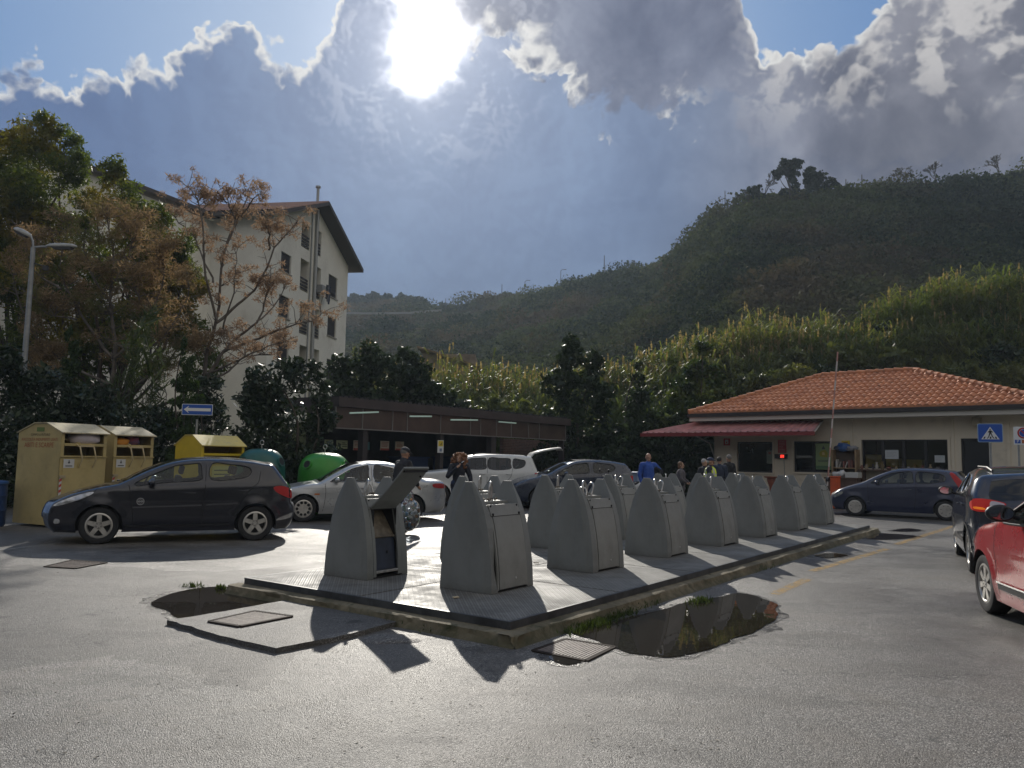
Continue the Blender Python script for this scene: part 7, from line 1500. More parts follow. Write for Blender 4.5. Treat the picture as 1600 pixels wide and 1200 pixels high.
    def patch(s, name, poly, m, off=0.006, sides=(-1, 1), smooth=True, par=None, dense=0.05):
        P = catmull(poly, 3, True) if smooth else poly; pts = [Vector(p) for p in P]; n0 = len(pts); e = [(i, (i + 1) % n0) for i in range(n0)]
        xs = [p[0] for p in P]; zs = [p[1] for p in P]; x = min(xs) + dense / 2
        while x < max(xs):
            z = min(zs) + dense / 2
            while z < max(zs):
                if inpoly(x, z, P): pts.append(Vector((x, z)))
                z += dense
            x += dense
        v, _, f, *_ = delaunay_2d_cdt(pts, e, [], 0, 1e-6); fs = [tuple(t) for t in f if inpoly(sum(v[i].x for i in t) / 3, sum(v[i].y for i in t) / 3, P)]
        for sd in sides:
            mb = MB(); mb.add([(q.x, sd * (s.Y(q.x, q.y) + off), q.y) for q in v], fs); b = len(mb.v)
            mb.add([(q[0], sd * (s.Y(*q) + off), q[1]) for q in P] + [(q[0], sd * (s.Y(*q) - 0.01), q[1]) for q in P], [(i, (i + 1) % n0, n0 + (i + 1) % n0, n0 + i) for i in range(n0)]); mb.build(name, m, par or s.t, smooth=50)
    def line(s, pl, w=0.010, m=None, off=0.0015, name='panel_gap', sides=(-1, 1), k=4, par=None):
        P = catmull(pl, k)
        for sd in sides:
            mb = MB(); vs = []
            for i, (x, z) in enumerate(P):
                a = P[max(0, i - 1)]; b = P[min(len(P) - 1, i + 1)]; l = math.hypot(b[0] - a[0], b[1] - a[1]) or 1; nx, nz = -(b[1] - a[1]) / l * w / 2, (b[0] - a[0]) / l * w / 2
                for q in (1, -1): xx, zz = x + nx * q, z + nz * q; vs.append((xx, sd * (s.Y(xx, zz) + off), zz))
            mb.add(vs, [(2 * i, 2 * i + 1, 2 * i + 3, 2 * i + 2) for i in range(len(P) - 1)]); mb.build(name, m or M_LINE, par or s.t)
    def tail_patch(s, name, poly, m, off=0.008, sides=(-1, 1), dense=0.04):
        """polygon in (|y| , z) seen from behind, laid on the rear cross surface"""
        zt = s.S['tailzone']; rows = [r for r, o in zip(s.rows, s.out) if o[0] > s.L * 0.6 and zt[0] - 0.1 < o[1] < zt[1] + 0.1]; rows.sort(key=lambda r: r[0].z)
        def X(y, z):
            for A, B in zip(rows, rows[1:]):
                za = A[len(A) // 2].z; zb_ = B[len(B) // 2].z
                if za <= z <= zb_ or B is rows[-1]:
                    t = min(1, max(0, (z - za) / ((zb_ - za) or 1))); best = None
                    for j in range(len(A) - 1):
                        p = A[j].lerp(B[j], t); q = A[j + 1].lerp(B[j + 1], t)
                        if p.y <= y <= q.y: u = (y - p.y) / ((q.y - p.y) or 1); return p.x + (q.x - p.x) * u
                    return A[0].lerp(B[0], t).x if y < 0 else A[-1].lerp(B[-1], t).x
            return rows[0][0].x
        P = catmull(poly, 3, True); pts = [Vector(p) for p in P]; n0 = len(pts); e = [(i, (i + 1) % n0) for i in range(n0)]; ys = [p[0] for p in P]; zs = [p[1] for p in P]; y = min(ys)
        while y < max(ys):
            z = min(zs)
            while z < max(zs):
                if inpoly(y, z, P): pts.append(Vector((y, z)))
                z += dense
            y += dense
        v, _, f, *_ = delaunay_2d_cdt(pts, e, [], 0, 1e-6); fs = [tuple(t) for t in f if inpoly(sum(v[i].x for i in t) / 3, sum(v[i].y for i in t) / 3, P)]
        for sd in sides: mb = MB(); mb.add([(X(sd * q.x, q.y) + off, sd * q.x, q.y) for q in v], fs); mb.build(name, m, s.t, smooth=60)
    def mirror(s, x, z, m, sc=1.0, sides=(-1, 1)):
        for sd in sides:
            y = s.Y(x, z); o = empty('mirror', (x, sd * (y + 0.02), z)); o.parent = s.t; mb = MB()
            mb.tube([(0, 0, -0.02), (0.02, sd * 0.06, 0.0)], 0.025, 6); mb.build('stalk', M_TRIM, o)
            mb = MB(); mb.ell((0.02, sd * 0.145 * sc, 0.03), (0.075 * sc, 0.115 * sc, 0.075 * sc), 14); h = mb.build('housing', m, o, smooth=60)
            for v in h.data.vertices:
                if v.co.x > 0.05 * sc: v.co.x = 0.05 * sc
            mb = MB(); c = Vector((0.055 * sc + 0.002, sd * 0.145 * sc, 0.03)); mb.add([c + Vector((0, 0.092 * sc * math.cos(a), 0.055 * sc * math.sin(a))) for a in np.linspace(0, 2 * math.pi, 16, endpoint=False)], [tuple(range(16))]); mb.build('mirror_glass', mat('mirror_glass', (0.4, 0.4, 0.42), 0.03, 1.0), o)
    def handle(s, x, z, m, w=0.17):
        for sd in (-1, 1):
            y = s.Y(x, z); mb = MB(); mb.tube([(x - w / 2, sd * (y - 0.005), z), (x - w / 2 + 0.03, sd * (y + 0.028), z), (x + w / 2 - 0.03, sd * (y + 0.028), z), (x + w / 2, sd * (y - 0.005), z)], 0.013, 6); mb.build('door_handle', m, s.t, smooth=60)
    def plate(s, x, z, back=True, col=(0.6, 0.6, 0.58)):
        mb = MB(); mb.box(x - 0.01, x + 0.01, -0.26, 0.26, z - 0.055, z + 0.055); mb.build('number_plate', mat('plate_white', col, 0.4), s.t)

# --- black hatchback
HB = dict(L=4.03, W=1.74, r=0.315, arch=0.365, axles=(0.80, 3.34), sill=0.20, round=0.085, rim='star5', belt=lambda x: 0.93 + 0.035 * x, dash=0.95, tumble=0.40, crease=0.72, rbulge=0.5,
  outline=[(0.12, 0.20), (0.03, 0.30), (0.0, 0.45), (0.02, 0.58), (0.07, 0.68), (0.20, 0.77), (0.42, 0.865), (0.72, 0.945), (1.00, 1.005), (1.10, 1.035), (1.45, 1.22), (1.78, 1.365), (2.05, 1.435), (2.40, 1.468), (2.80, 1.468), (3.20, 1.44), (3.48, 1.395), (3.62, 1.375), (3.72, 1.27), (3.84, 1.10), (3.93, 0.98), (3.97, 0.86), (3.97, 0.70), (4.03, 0.60), (4.03, 0.42), (3.98, 0.28), (3.90, 0.20)],
  glass=[(9, 12), (18, 20)], windows=[[(1.33, 1.045), (1.62, 1.20), (1.95, 1.34), (2.20, 1.375), (2.36, 1.38), (2.39, 1.22), (2.36, 1.09), (1.90, 1.055), (1.50, 1.01), (1.36, 0.99)], [(2.56, 1.385), (2.85, 1.38), (3.16, 1.34), (3.24, 1.27), (3.20, 1.18), (3.02, 1.12), (2.56, 1.10)]])
a_ = G(149, 850); b_ = G(400, 844); P207 = paint('paint_black_blue', (0.007, 0.008, 0.016), 0.2, dirt=0.0)
def place2(fa, ra, spec):                              # from front and rear contact points of the near wheels
    f, r = Vector((fa.x, fa.y)), Vector((ra.x, ra.y)); d = (r - f).normalized(); mid = (f + r) / 2; nn = Vector((-d.y, d.x)); hw_ = spec['W'] / 2; c = mid + nn * (hw_ - 0.1) - d * (sum(spec['axles']) / 2)
    return Vector((c.x, c.y, 0)), math.atan2(d.y, d.x)
l_, h_ = place2(a_, b_, HB); hb = Car('hatchback', 'black five door hatchback parked before the clothes containers', l_, h_, HB, P207)
hb.patch('headlight', [(0.10, 0.66), (0.22, 0.735), (0.48, 0.84), (0.68, 0.885), (0.66, 0.84), (0.50, 0.76), (0.28, 0.68), (0.14, 0.645)], M_LENSC)
hb.patch('taillight', [(3.64, 0.97), (3.80, 0.99), (3.95, 0.93), (3.985, 0.84), (3.97, 0.76), (3.80, 0.82), (3.68, 0.89)], M_TAIL)
hb.line([(1.22, 1.0), (1.26, 0.85), (1.30, 0.55), (1.32, 0.30)]); hb.line([(2.46, 1.42), (2.46, 1.0), (2.44, 0.6), (2.42, 0.28)]); hb.line([(3.40, 1.25), (3.36, 1.05), (3.20, 0.90), (3.05, 0.65), (2.93, 0.45)])
hb.line([(0.76, 0.95), (0.60, 0.80), (0.45, 0.70)]); hb.line([(1.30, 0.62), (1.9, 0.635), (2.41, 0.65)], 0.028, mat('rub_strip', (0.10, 0.10, 0.11), 0.25, 0.3), 0.008, 'rub_strip'); hb.line([(2.48, 0.655), (2.8, 0.67), (3.02, 0.68)], 0.028, MATS['rub_strip'], 0.008, 'rub_strip'); hb.line([(1.2, 0.30), (2.0, 0.30), (2.9, 0.31)], 0.03, M_TRIM, 0.01, 'sill_trim')
hb.mirror(1.58, 1.02, P207); hb.handle(2.22, 0.86, P207); hb.handle(3.12, 0.90, P207)
hb.patch('fog_lamp', [(0.12, 0.36), (0.20, 0.36), (0.20, 0.42), (0.13, 0.43)], M_LENSC); hb.patch('bumper_chrome', [(3.72, 0.36), (3.95, 0.40), (4.01, 0.47), (4.01, 0.50), (3.9, 0.46), (3.74, 0.40)], M_CHR)
def sticker(car, x, z):
    mb = MB(); y = -(car.Y(x, z) + 0.004); n = 20
    for r0, r1 in ((0.062, 0.05), (0.034, 0.026)):
        vs = []; 
        for i in range(n): a = 2 * math.pi * i / n; vs += [(x + r0 * math.cos(a), y, z + r0 * math.sin(a)), (x + r1 * math.cos(a), y, z + r1 * math.sin(a))]
        mb.add(vs, [(2 * i, (2 * i + 2) % (2 * n), (2 * i + 3) % (2 * n), 2 * i + 1) for i in range(n)])
    mb.add([(x - 0.045, y, z - 0.008), (x + 0.045, y, z - 0.002), (x + 0.045, y, z + 0.012), (x - 0.045, y, z + 0.006)], [(0, 1, 2, 3)]); mb.build('round_sticker', mat('sticker_grey', (0.35, 0.35, 0.35), 0.4), car.t)
sticker(hb, 1.42, 0.72); mb = MB(); mb.box(0.98, 1.06, 0.1, 0.3, 1.03, 1.06); mb.build('wiper', M_TRIM, hb.t)

# --- silver saloon
SL = dict(L=4.43, W=1.745, r=0.31, arch=0.36, axles=(0.92, 3.51), sill=0.19, round=0.10, rim='holes', belt=lambda x: 0.86 + 0.02 * x, dash=0.88, tumble=0.46, crease=0.70, sealm=M_CHR, nose=(0.8, 0.2), tailp=(0.8, 0.14),
  outline=[(0.12, 0.19), (0.03, 0.30), (0.0, 0.42), (0.03, 0.55), (0.12, 0.64), (0.40, 0.745), (0.80, 0.84), (1.15, 0.90), (1.30, 0.925), (1.65, 1.13), (2.00, 1.31), (2.25, 1.38), (2.60, 1.415), (2.95, 1.40), (3.20, 1.345), (3.50, 1.20), (3.75, 1.045), (3.88, 0.995), (4.10, 0.985), (4.30, 0.965), (4.40, 0.90), (4.41, 0.75), (4.43, 0.62), (4.43, 0.42), (4.38, 0.28), (4.28, 0.19)],
  glass=[(8, 11), (14, 16)], windows=[[(1.52, 0.955), (1.78, 1.12), (2.05, 1.265), (2.32, 1.335), (2.46, 1.34), (2.46, 1.10), (2.46, 0.955), (2.0, 0.945), (1.7, 0.94)], [(2.58, 1.345), (2.82, 1.335), (3.10, 1.27), (3.38, 1.12), (3.50, 1.0), (3.30, 0.965), (2.9, 0.955), (2.58, 0.955)]])
P156 = paint('paint_silver', (0.42, 0.43, 0.43), 0.30, 0.35, 0.7); l_, h_ = place2(G(467, 815.5), G(646, 813.5), SL); sa = Car('saloon', 'silver saloon with round holed wheels standing behind the raised lid container', l_, h_, SL, P156)
sa.patch('headlight', [(0.12, 0.60), (0.25, 0.66), (0.42, 0.70), (0.44, 0.64), (0.28, 0.57), (0.14, 0.55)], M_LENSC); sa.patch('taillight', [(4.05, 0.90), (4.25, 0.92), (4.40, 0.89), (4.41, 0.80), (4.20, 0.80), (4.06, 0.83)], M_TAIL)
sa.line([(1.40, 0.90), (1.42, 0.7), (1.40, 0.45), (1.36, 0.25)]); sa.line([(2.52, 1.38), (2.52, 0.9), (2.52, 0.55), (2.50, 0.25)]); sa.line([(3.5, 1.02), (3.42, 0.85), (3.25, 0.68), (3.1, 0.5)]); sa.line([(1.30, 0.66), (1.6, 0.66)], 0.002); sa.patch('indicator', [(1.16, 0.635), (1.28, 0.635), (1.28, 0.67), (1.16, 0.67)], M_ORG, smooth=False)
sa.mirror(1.66, 0.96, P156, 0.9); sa.handle(2.34, 0.80, P156); sa.line([(0.9, 0.78), (2.0, 0.80), (3.2, 0.83), (4.3, 0.84)], 0.006, mat('silver_crease', (0.25, 0.25, 0.25), 0.5), 0.001, 'crease')

# --- dark blue three door
TD = dict(L=3.84, W=1.66, r=0.29, arch=0.335, axles=(0.72, 3.18), sill=0.18, round=0.08, rim='cover', belt=lambda x: 0.90 + 0.045 * x, dash=0.93, tumble=0.34, crease=0.66, ww=0.17, rbulge=0.7, glassm=M_CGLASS,
  outline=[(0.12, 0.19), (0.03, 0.30), (0.0, 0.42), (0.02, 0.56), (0.08, 0.66), (0.25, 0.79), (0.50, 0.89), (0.78, 0.98), (0.95, 1.04), (1.30, 1.23), (1.65, 1.38), (1.95, 1.455), (2.35, 1.48), (2.75, 1.475), (3.10, 1.45), (3.40, 1.405), (3.50, 1.38), (3.60, 1.22), (3.70, 1.04), (3.76, 0.95), (3.78, 0.80), (3.80, 0.64), (3.84, 0.55), (3.84, 0.40), (3.80, 0.28), (3.72, 0.19)],
  glass=[(8, 11), (16, 19)], windows=[[(1.18, 1.03), (1.45, 1.19), (1.75, 1.33), (2.05, 1.38), (2.30, 1.385), (2.33, 1.2), (2.32, 1.055), (1.8, 1.03), (1.4, 1.005)], [(2.46, 1.385), (2.75, 1.38), (3.05, 1.35), (3.18, 1.27), (3.18, 1.15), (3.02, 1.10), (2.46, 1.06)]])
PPUN = paint('paint_navy', (0.010, 0.016, 0.05), 0.32); l_, h_ = place2(G(1345, 806.5), G(1470, 813), TD); pu = Car('small_hatchback', 'dark blue three door hatchback before the gatehouse window', l_, h_, TD, PPUN)
pu.patch('headlight', [(0.06, 0.60), (0.16, 0.66), (0.34, 0.74), (0.36, 0.68), (0.24, 0.60), (0.10, 0.54)], M_LENSC); pu.patch('taillight', [(3.30, 1.36), (3.40, 1.38), (3.60, 1.16), (3.73, 0.96), (3.74, 0.86), (3.60, 0.87), (3.48, 1.05)], M_TAIL)
pu.line([(1.10, 0.97), (1.10, 0.75), (1.12, 0.5), (1.16, 0.28)]); pu.line([(2.40, 1.42), (2.42, 1.0), (2.40, 0.6), (2.36, 0.28)]); pu.mirror(1.36, 1.02, PPUN, 0.9); pu.handle(2.20, 0.86, PPUN)

# --- grey-blue crossover seen from behind
CX = dict(L=4.12, W=1.78, r=0.335, arch=0.39, axles=(0.85, 3.45), sill=0.24, round=0.12, rim='star5', belt=lambda x: 1.03 + 0.04 * x, dash=1.0, tumble=0.42, crease=0.80, rbulge=0.9, nose=(0.9, 0.2), tailp=(0.7, 0.12), tailzone=(0.45, 1.60), glassm=M_CGLASSD, sglassm=M_CGLASSD, sealm=M_CHR,
  outline=[(0.12, 0.24), (0.03, 0.36), (0.0, 0.52), (0.03, 0.70), (0.12, 0.84), (0.40, 0.98), (0.85, 1.06), (1.05, 1.10), (1.40, 1.30), (1.70, 1.44), (2.00, 1.52), (2.40, 1.562), (2.80, 1.56), (3.20, 1.53), (3.60, 1.475), (3.74, 1.45), (3.82, 1.36), (3.92, 1.20), (4.00, 1.07), (4.03, 0.95), (4.03, 0.80), (4.06, 0.68), (4.12, 0.60), (4.12, 0.44), (4.06, 0.32), (3.98, 0.26)],
  glass=[(7, 10), (16, 18)], windows=[[(1.30, 1.15), (1.55, 1.29), (1.80, 1.40), (2.10, 1.455), (2.34, 1.465), (2.36, 1.3), (2.36, 1.165), (1.8, 1.13)], [(2.46, 1.465), (2.75, 1.46), (3.02, 1.43), (3.04, 1.3), (3.02, 1.20), (2.46, 1.17)], [(3.12, 1.415), (3.32, 1.36), (3.42, 1.29), (3.36, 1.25), (3.12, 1.22)]])
PCAP = paint('paint_slate', (0.030, 0.036, 0.055), 0.22, 0.3, 1.0)
fw, rw = G(1501, 866), G(1525, 896); cp_l, cp_h = place2(fw, rw, CX); dd = (Vector((fw.x, fw.y)) - Vector((rw.x, rw.y))).normalized()
cp = Car('crossover', 'slate blue crossover with its tail lamps lit, seen from behind', cp_l, cp_h, CX, PCAP)
for nm, poly, m in [('taillight', [(0.40, 0.985), (0.52, 1.03), (0.66, 1.05), (0.80, 1.045), (0.82, 0.97), (0.80, 0.88), (0.66, 0.865), (0.52, 0.90)], M_TAILL), ('light_lens', [(0.42, 0.985), (0.50, 1.015), (0.58, 1.02), (0.60, 0.96), (0.56, 0.92), (0.49, 0.945)], M_TAILW), ('light_glow', [(0.66, 0.895), (0.79, 0.905), (0.80, 0.935), (0.68, 0.925)], M_AMBER)]:
    poly = [(a_ + 0.03, b_ + 0.07) for a_, b_ in poly]; cp.tail_patch(nm, poly, m, 0.010 if nm == 'taillight' else 0.018, dense=0.03)
cp.patch('taillight_side', [(3.80, 1.04), (3.90, 1.09), (3.97, 1.06), (4.02, 1.01), (3.95, 0.95), (3.85, 0.97)], M_TAILL, 0.008)
cp.line([(1.30, 1.08), (1.32, 0.8), (1.34, 0.5)]); cp.line([(2.42, 1.5), (2.44, 1.1), (2.42, 0.6), (2.38, 0.38)]); cp.line([(3.22, 1.2), (3.16, 1.0), (3.05, 0.75), (2.98, 0.55)]); cp.line([(1.3, 0.42), (2.1, 0.42), (3.0, 0.43)], 0.07, M_TRIM, 0.012, 'door_moulding'); cp.line([(1.4, 0.475), (2.1, 0.475), (3.0, 0.485)], 0.012, M_CHR, 0.02, 'chrome_strip')
cp.mirror(1.50, 1.13, M_TRIM, 1.05); cp.handle(2.24, 0.98, PCAP); cp.handle(3.10, 1.0, PCAP)
mb = MB()
for sd in (-1, 1): mb.tube([(1.9, sd * 0.56, 1.535), (2.1, sd * 0.58, 1.585), (3.2, sd * 0.56, 1.575), (3.45, sd * 0.52, 1.525)], 0.014, 6)
mb.build('roof_rails', M_TRIM, cp.t); mb = MB()
for a in CX['axles']:
    vs = []; n = 20
    for i in range(n + 1):
        th = math.pi * i / n
        for rr_ in (0.392, 0.42): x, z = a + rr_ * math.cos(th), 0.335 + rr_ * math.sin(th); vs.append((x, -(cp.Y(x, z) + 0.012), z))
    mb.add(vs, [(2 * i, 2 * i + 1, 2 * i + 3, 2 * i + 2) for i in range(n)])
mb.build('arch_trim', M_CHR, cp.t)

# --- red hatchback, front half in frame
RH = dict(tailzone=(0.45, 1.5), L=3.97, W=1.74, r=0.315, arch=0.365, axles=(0.78, 3.32), sill=0.19, round=0.12, rim='star6', belt=lambda x: 0.95 + 0.03 * x, dash=0.95, tumble=0.42, crease=0.74, nose=(0.8, 0.22),
  outline=[(0.12, 0.20), (0.03, 0.32), (0.0, 0.48), (0.03, 0.62), (0.10, 0.74), (0.28, 0.85), (0.55, 0.93), (0.90, 0.99), (1.12, 1.035), (1.45, 1.20), (1.80, 1.36), (2.10, 1.43), (2.45, 1.46), (2.85, 1.455), (3.20, 1.42), (3.50, 1.36), (3.62, 1.32), (3.74, 1.15), (3.84, 1.0), (3.88, 0.88), (3.90, 0.72), (3.97, 0.60), (3.97, 0.42), (3.92, 0.28), (3.84, 0.20)],
  glass=[(8, 11), (16, 18)], windows=[[(1.36, 1.03), (1.66, 1.19), (2.0, 1.33), (2.25, 1.365), (2.38, 1.37), (2.40, 1.2), (2.38, 1.06), (1.8, 1.02)], [(2.50, 1.37), (2.8, 1.365), (3.1, 1.33), (3.22, 1.25), (3.2, 1.16), (3.0, 1.10), (2.50, 1.07)]])
PRED = paint('paint_red', (0.42, 0.025, 0.03), 0.28, 0.0, 0.9); fwr = G(1553, 958); hd = rad(-104); d_ = Vector((math.cos(hd), math.sin(hd))); rwr = fwr + Vector((d_.x, d_.y, 0)) * 2.54; l_, h_ = place2(fwr, rwr, RH)
rd = Car('red_hatchback', 'red hatchback cut off by the right edge of the view', l_, h_, RH, PRED)
rd.line([(1.24, 1.0), (1.20, 0.8), (1.22, 0.5), (1.26, 0.28)]); rd.line([(2.44, 1.40), (2.46, 1.0), (2.44, 0.6), (2.40, 0.28)]); rd.mirror(1.80, 1.10, M_TRIM, 1.15); rd.handle(2.26, 0.90, PRED); rd.line([(1.28, 0.36), (1.8, 0.365), (2.9, 0.38)], 0.06, M_TRIM, 0.012, 'door_moulding'); rd.line([(1.26, 0.40), (1.8, 0.405), (2.9, 0.42)], 0.016, M_CHR, 0.02, 'chrome_strip')
rd.patch('headlight', [(0.10, 0.68), (0.25, 0.78), (0.50, 0.87), (0.62, 0.90), (0.55, 0.80), (0.30, 0.68)], M_LENSC)

rd.tail_patch('taillight', [(0.52, 0.90), (0.62, 0.99), (0.78, 1.02), (0.80, 0.90), (0.78, 0.80), (0.62, 0.80)], M_TAIL, 0.012, dense=0.03); rd.plate(4.05, 0.62); cp.plate(4.19, 0.66)
mb = MB(); mb.box(4.03, 4.07, -0.45, 0.45, 0.34, 0.44); mb.build('bumper_trim', M_TRIM, rd.t, bevel=0.01)
# --- white off-roader with raised tailgate
JP = dict(L=4.24, W=1.80, r=0.345, arch=0.40, axles=(0.86, 3.43), sill=0.27, round=0.07, rim='star5', belt=lambda x: 1.10 + 0.01 * x, dash=1.05, tumble=0.26, wsmooth=True, nose=(0.5, 0.10), tailp=(0.4, 0.05),
  outline=[(0.12, 0.28), (0.03, 0.40), (0.0, 0.55), (0.0, 0.80), (0.03, 0.98), (0.25, 1.06), (0.70, 1.11), (1.15, 1.16), (1.25, 1.18), (1.55, 1.42), (1.80, 1.60), (2.10, 1.66), (2.60, 1.685), (3.20, 1.68), (3.70, 1.65), (3.88, 1.62), (3.98, 1.40), (4.08, 1.15), (4.12, 1.0), (4.13, 0.80), (4.20, 0.66), (4.24, 0.58), (4.24, 0.45), (4.15, 0.30)],
  glass=[(8, 10), (15, 17)], windows=[[(1.42, 1.22), (1.62, 1.40), (1.85, 1.54), (2.10, 1.565), (2.36, 1.57), (2.37, 1.4), (2.36, 1.22), (1.9, 1.20)], [(2.48, 1.57), (2.85, 1.57), (3.16, 1.56), (3.18, 1.4), (3.16, 1.23), (2.48, 1.22)], [(3.28, 1.55), (3.50, 1.54), (3.66, 1.50), (3.66, 1.36), (3.52, 1.27), (3.28, 1.26)]])
PJP = paint('paint_white', (0.60, 0.61, 0.60), 0.3, 0.0, 0.7)
r = ray(838, 740); rj = Vector((r.x, r.y)) * (26.0 / r.y); dj = Vector((1, 0.10)).normalized(); lj = rj - dj * 4.12 + Vector((0, 0.9)); jp = Car('off_roader', 'white off roader with its tailgate raised, behind the curly haired woman', Vector((lj.x, lj.y, 0)), math.atan2(dj.y, dj.x), JP, PJP)
jp.patch('taillight', [(3.98, 1.12), (4.08, 1.12), (4.12, 1.02), (4.12, 0.88), (3.99, 0.88)], M_TAIL, smooth=False); jp.line([(1.32, 1.12), (1.34, 0.8), (1.36, 0.5)]); jp.line([(2.42, 1.6), (2.42, 1.1), (2.40, 0.5)]); jp.line([(3.25, 1.25), (3.20, 1.0), (3.05, 0.8), (2.98, 0.6)]); jp.handle(2.26, 1.06, PJP); jp.handle(3.12, 1.06, PJP); jp.mirror(1.62, 1.22, PJP)
mb = MB()
for sd in (-1, 1): mb.tube([(1.95, sd * 0.62, 1.66), (2.1, sd * 0.63, 1.73), (3.6, sd * 0.62, 1.71), (3.75, sd * 0.60, 1.66)], 0.018, 6)
mb.build('roof_rails', M_TRIM, jp.t)
mb = MB(); pts = [(3.86, 1.64), (3.98, 1.78), (4.25, 1.86), (4.60, 1.93), (4.88, 1.97), (4.93, 1.90)]; vs = []
for (x, z) in pts:
    for y in (-0.64, -0.5, 0, 0.5, 0.64): vs.append((x, y, z + 0.02 * (1 - (y / 0.64) ** 2)))
for (x, z) in pts:
    for y in (-0.64, -0.5, 0, 0.5, 0.64): vs.append((x + 0.015, y, z - 0.05))
n5 = 5; fs = []
for i in range(5):
    for j in range(4): a = i * 5 + j; fs += [(a, a + 1, a + 6, a + 5), (30 + a, 30 + a + 5, 30 + a + 6, 30 + a + 1)]
    for j in (0, 4): a = i * 5 + j; fs.append((a, a + 5, a + 35, a + 30))
for j in range(4): fs += [(j, 30 + j, 31 + j, j + 1), (25 + j, 26 + j, 56 + j, 55 + j)]
mb.add(vs, fs); mb.build('raised_tailgate', PJP, jp.t, smooth=40, bevel=0.01)
mb = MB(); mb.tube([(3.95, -0.62, 1.50), (4.3, -0.62, 1.82)], 0.015, 6); mb.build('gas_strut', M_TRIM, jp.t)

# --- dark blue family car beyond it
FC = dict(HB); FC['W'] = 1.78; FC['rim'] = 'cover'
r = ray(893, 740); dj = Vector((1, 0.22)).normalized(); c = Vector((r.x, r.y)) * (26.2 / r.y); lj = c - dj * 2.15; PFC = paint('paint_midnight', (0.014, 0.022, 0.045), 0.28)
fc = Car('estate_hatchback', 'dark blue hatchback right of the white off roader, nose to the left', Vector((lj.x, lj.y, 0)), math.atan2(dj.y, dj.x), FC, PFC); fc.t.scale = (1.04, 1.04, 1.06)
fc.patch('taillight', [(3.60, 0.99), (3.80, 1.02), (3.95, 0.97), (3.985, 0.86), (3.97, 0.80), (3.80, 0.84), (3.64, 0.90)], M_TAIL); fc.line([(1.22, 1.0), (1.26, 0.85), (1.30, 0.55), (1.32, 0.30)]); fc.line([(2.46, 1.42), (2.46, 1.0), (2.44, 0.6), (2.42, 0.28)]); fc.mirror(1.58, 1.02, PFC); fc.handle(2.22, 0.86, PFC)

# --- scooter
def scooter():
    y = 24.6; r = ray(962, 745); c = Vector((r.x, r.y, 0)) * (y / r.y); t = empty('scooter', c, rad(20), 'white and red scooter beside the dark blue hatchback', 'scooter'); m = mat('scooter_white', (0.55, 0.56, 0.58), 0.3, coat=0.7)
    for x in (-0.62, 0.62):
        w = empty('wheel', (x, 0, 0.27)); w.parent = t; mb = MB(); mb.lathe([(0.17, -0.05), (0.25, -0.055), (0.27, 0), (0.25, 0.055), (0.17, 0.05), (0.17, -0.05)], 28, axis='y'); mb.build('tyre', M_TYRE, w, smooth=40); mb = MB(); mb.lathe([(0.175, -0.03), (0.12, -0.02), (0.04, -0.05), (0.0, -0.05)], 20, axis='y'); mb.lathe([(0.175, 0.03), (0.12, 0.02), (0.04, 0.05), (0.0, 0.05)], 20, axis='y'); mb.build('rim', M_RIM, w, smooth=40)
    def shell(pl, w, nm, mm):
        mb = MB(); P = catmull(pl, 3, True); n = len(P); cx = sum(p[0] for p in P) / n; cz = sum(p[1] for p in P) / n; rings = []
        for f, yy in ((0.55, -w), (0.9, -w * 0.8), (1.0, -w * 0.4), (1.0, w * 0.4), (0.9, w * 0.8), (0.55, w)): rings += [(cx + (a - cx) * f, yy, cz + (b - cz) * f) for a, b in P]
        fs = [(i * n + k, i * n + (k + 1) % n, (i + 1) * n + (k + 1) % n, (i + 1) * n + k) for i in range(5) for k in range(n)] + [tuple(range(n)), tuple(5 * n + k for k in range(n))]; mb.add(rings, fs); return mb.build(nm, mm, t, smooth=50)
    shell([(0.05, 0.35), (0.0, 0.62), (0.25, 0.74), (0.62, 0.84), (1.02, 1.02), (1.08, 0.95), (0.85, 0.68), (0.55, 0.50), (0.30, 0.33)], 0.16, 'rear_body', m); shell([(0.98, 0.96), (1.08, 1.01), (1.12, 0.95), (1.02, 0.86), (0.92, 0.88)], 0.12, 'rear_light', M_TAILL if False else M_TAIL)
    shell([(-0.38, 0.30), (-0.45, 0.60), (-0.42, 0.95), (-0.34, 1.02), (-0.30, 0.70), (-0.24, 0.35)], 0.20, 'leg_shield', m); shell([(-0.30, 0.30), (0.10, 0.30), (0.12, 0.36), (-0.28, 0.38)], 0.18, 'footboard', M_TRIM); shell([(0.0, 0.72), (0.35, 0.80), (0.75, 0.93), (0.78, 0.86), (0.3, 0.72)], 0.15, 'seat', M_SEAT)
    shell([(-0.78, 0.50), (-0.60, 0.58), (-0.42, 0.50), (-0.60, 0.52)], 0.09, 'front_mudguard', m)
    mb = MB(); mb.tube([(-0.62, 0, 0.27), (-0.42, 0, 0.9), (-0.38, 0, 1.05)], 0.03, 8); mb.tube([(-0.30, -0.32, 1.08), (-0.38, 0, 1.06), (-0.30, 0.32, 1.08)], 0.018, 6); mb.build('handlebar', M_TRIM, t, smooth=50); mb = MB()
    for s_ in (-1, 1): mb.tube([(-0.36, s_ * 0.2, 1.07), (-0.40, s_ * 0.28, 1.22)], 0.008, 5); mb.ell((-0.40, s_ * 0.30, 1.26), (0.02, 0.06, 0.04), 10)
    mb.build('mirrors', M_TRIM, t, smooth=50); mb = MB(); mb.tube([(0.0, 0.12, 0.3), (-0.02, 0.22, 0.02)], 0.012, 6); mb.build('stand', M_TRIM, t)
scooter()
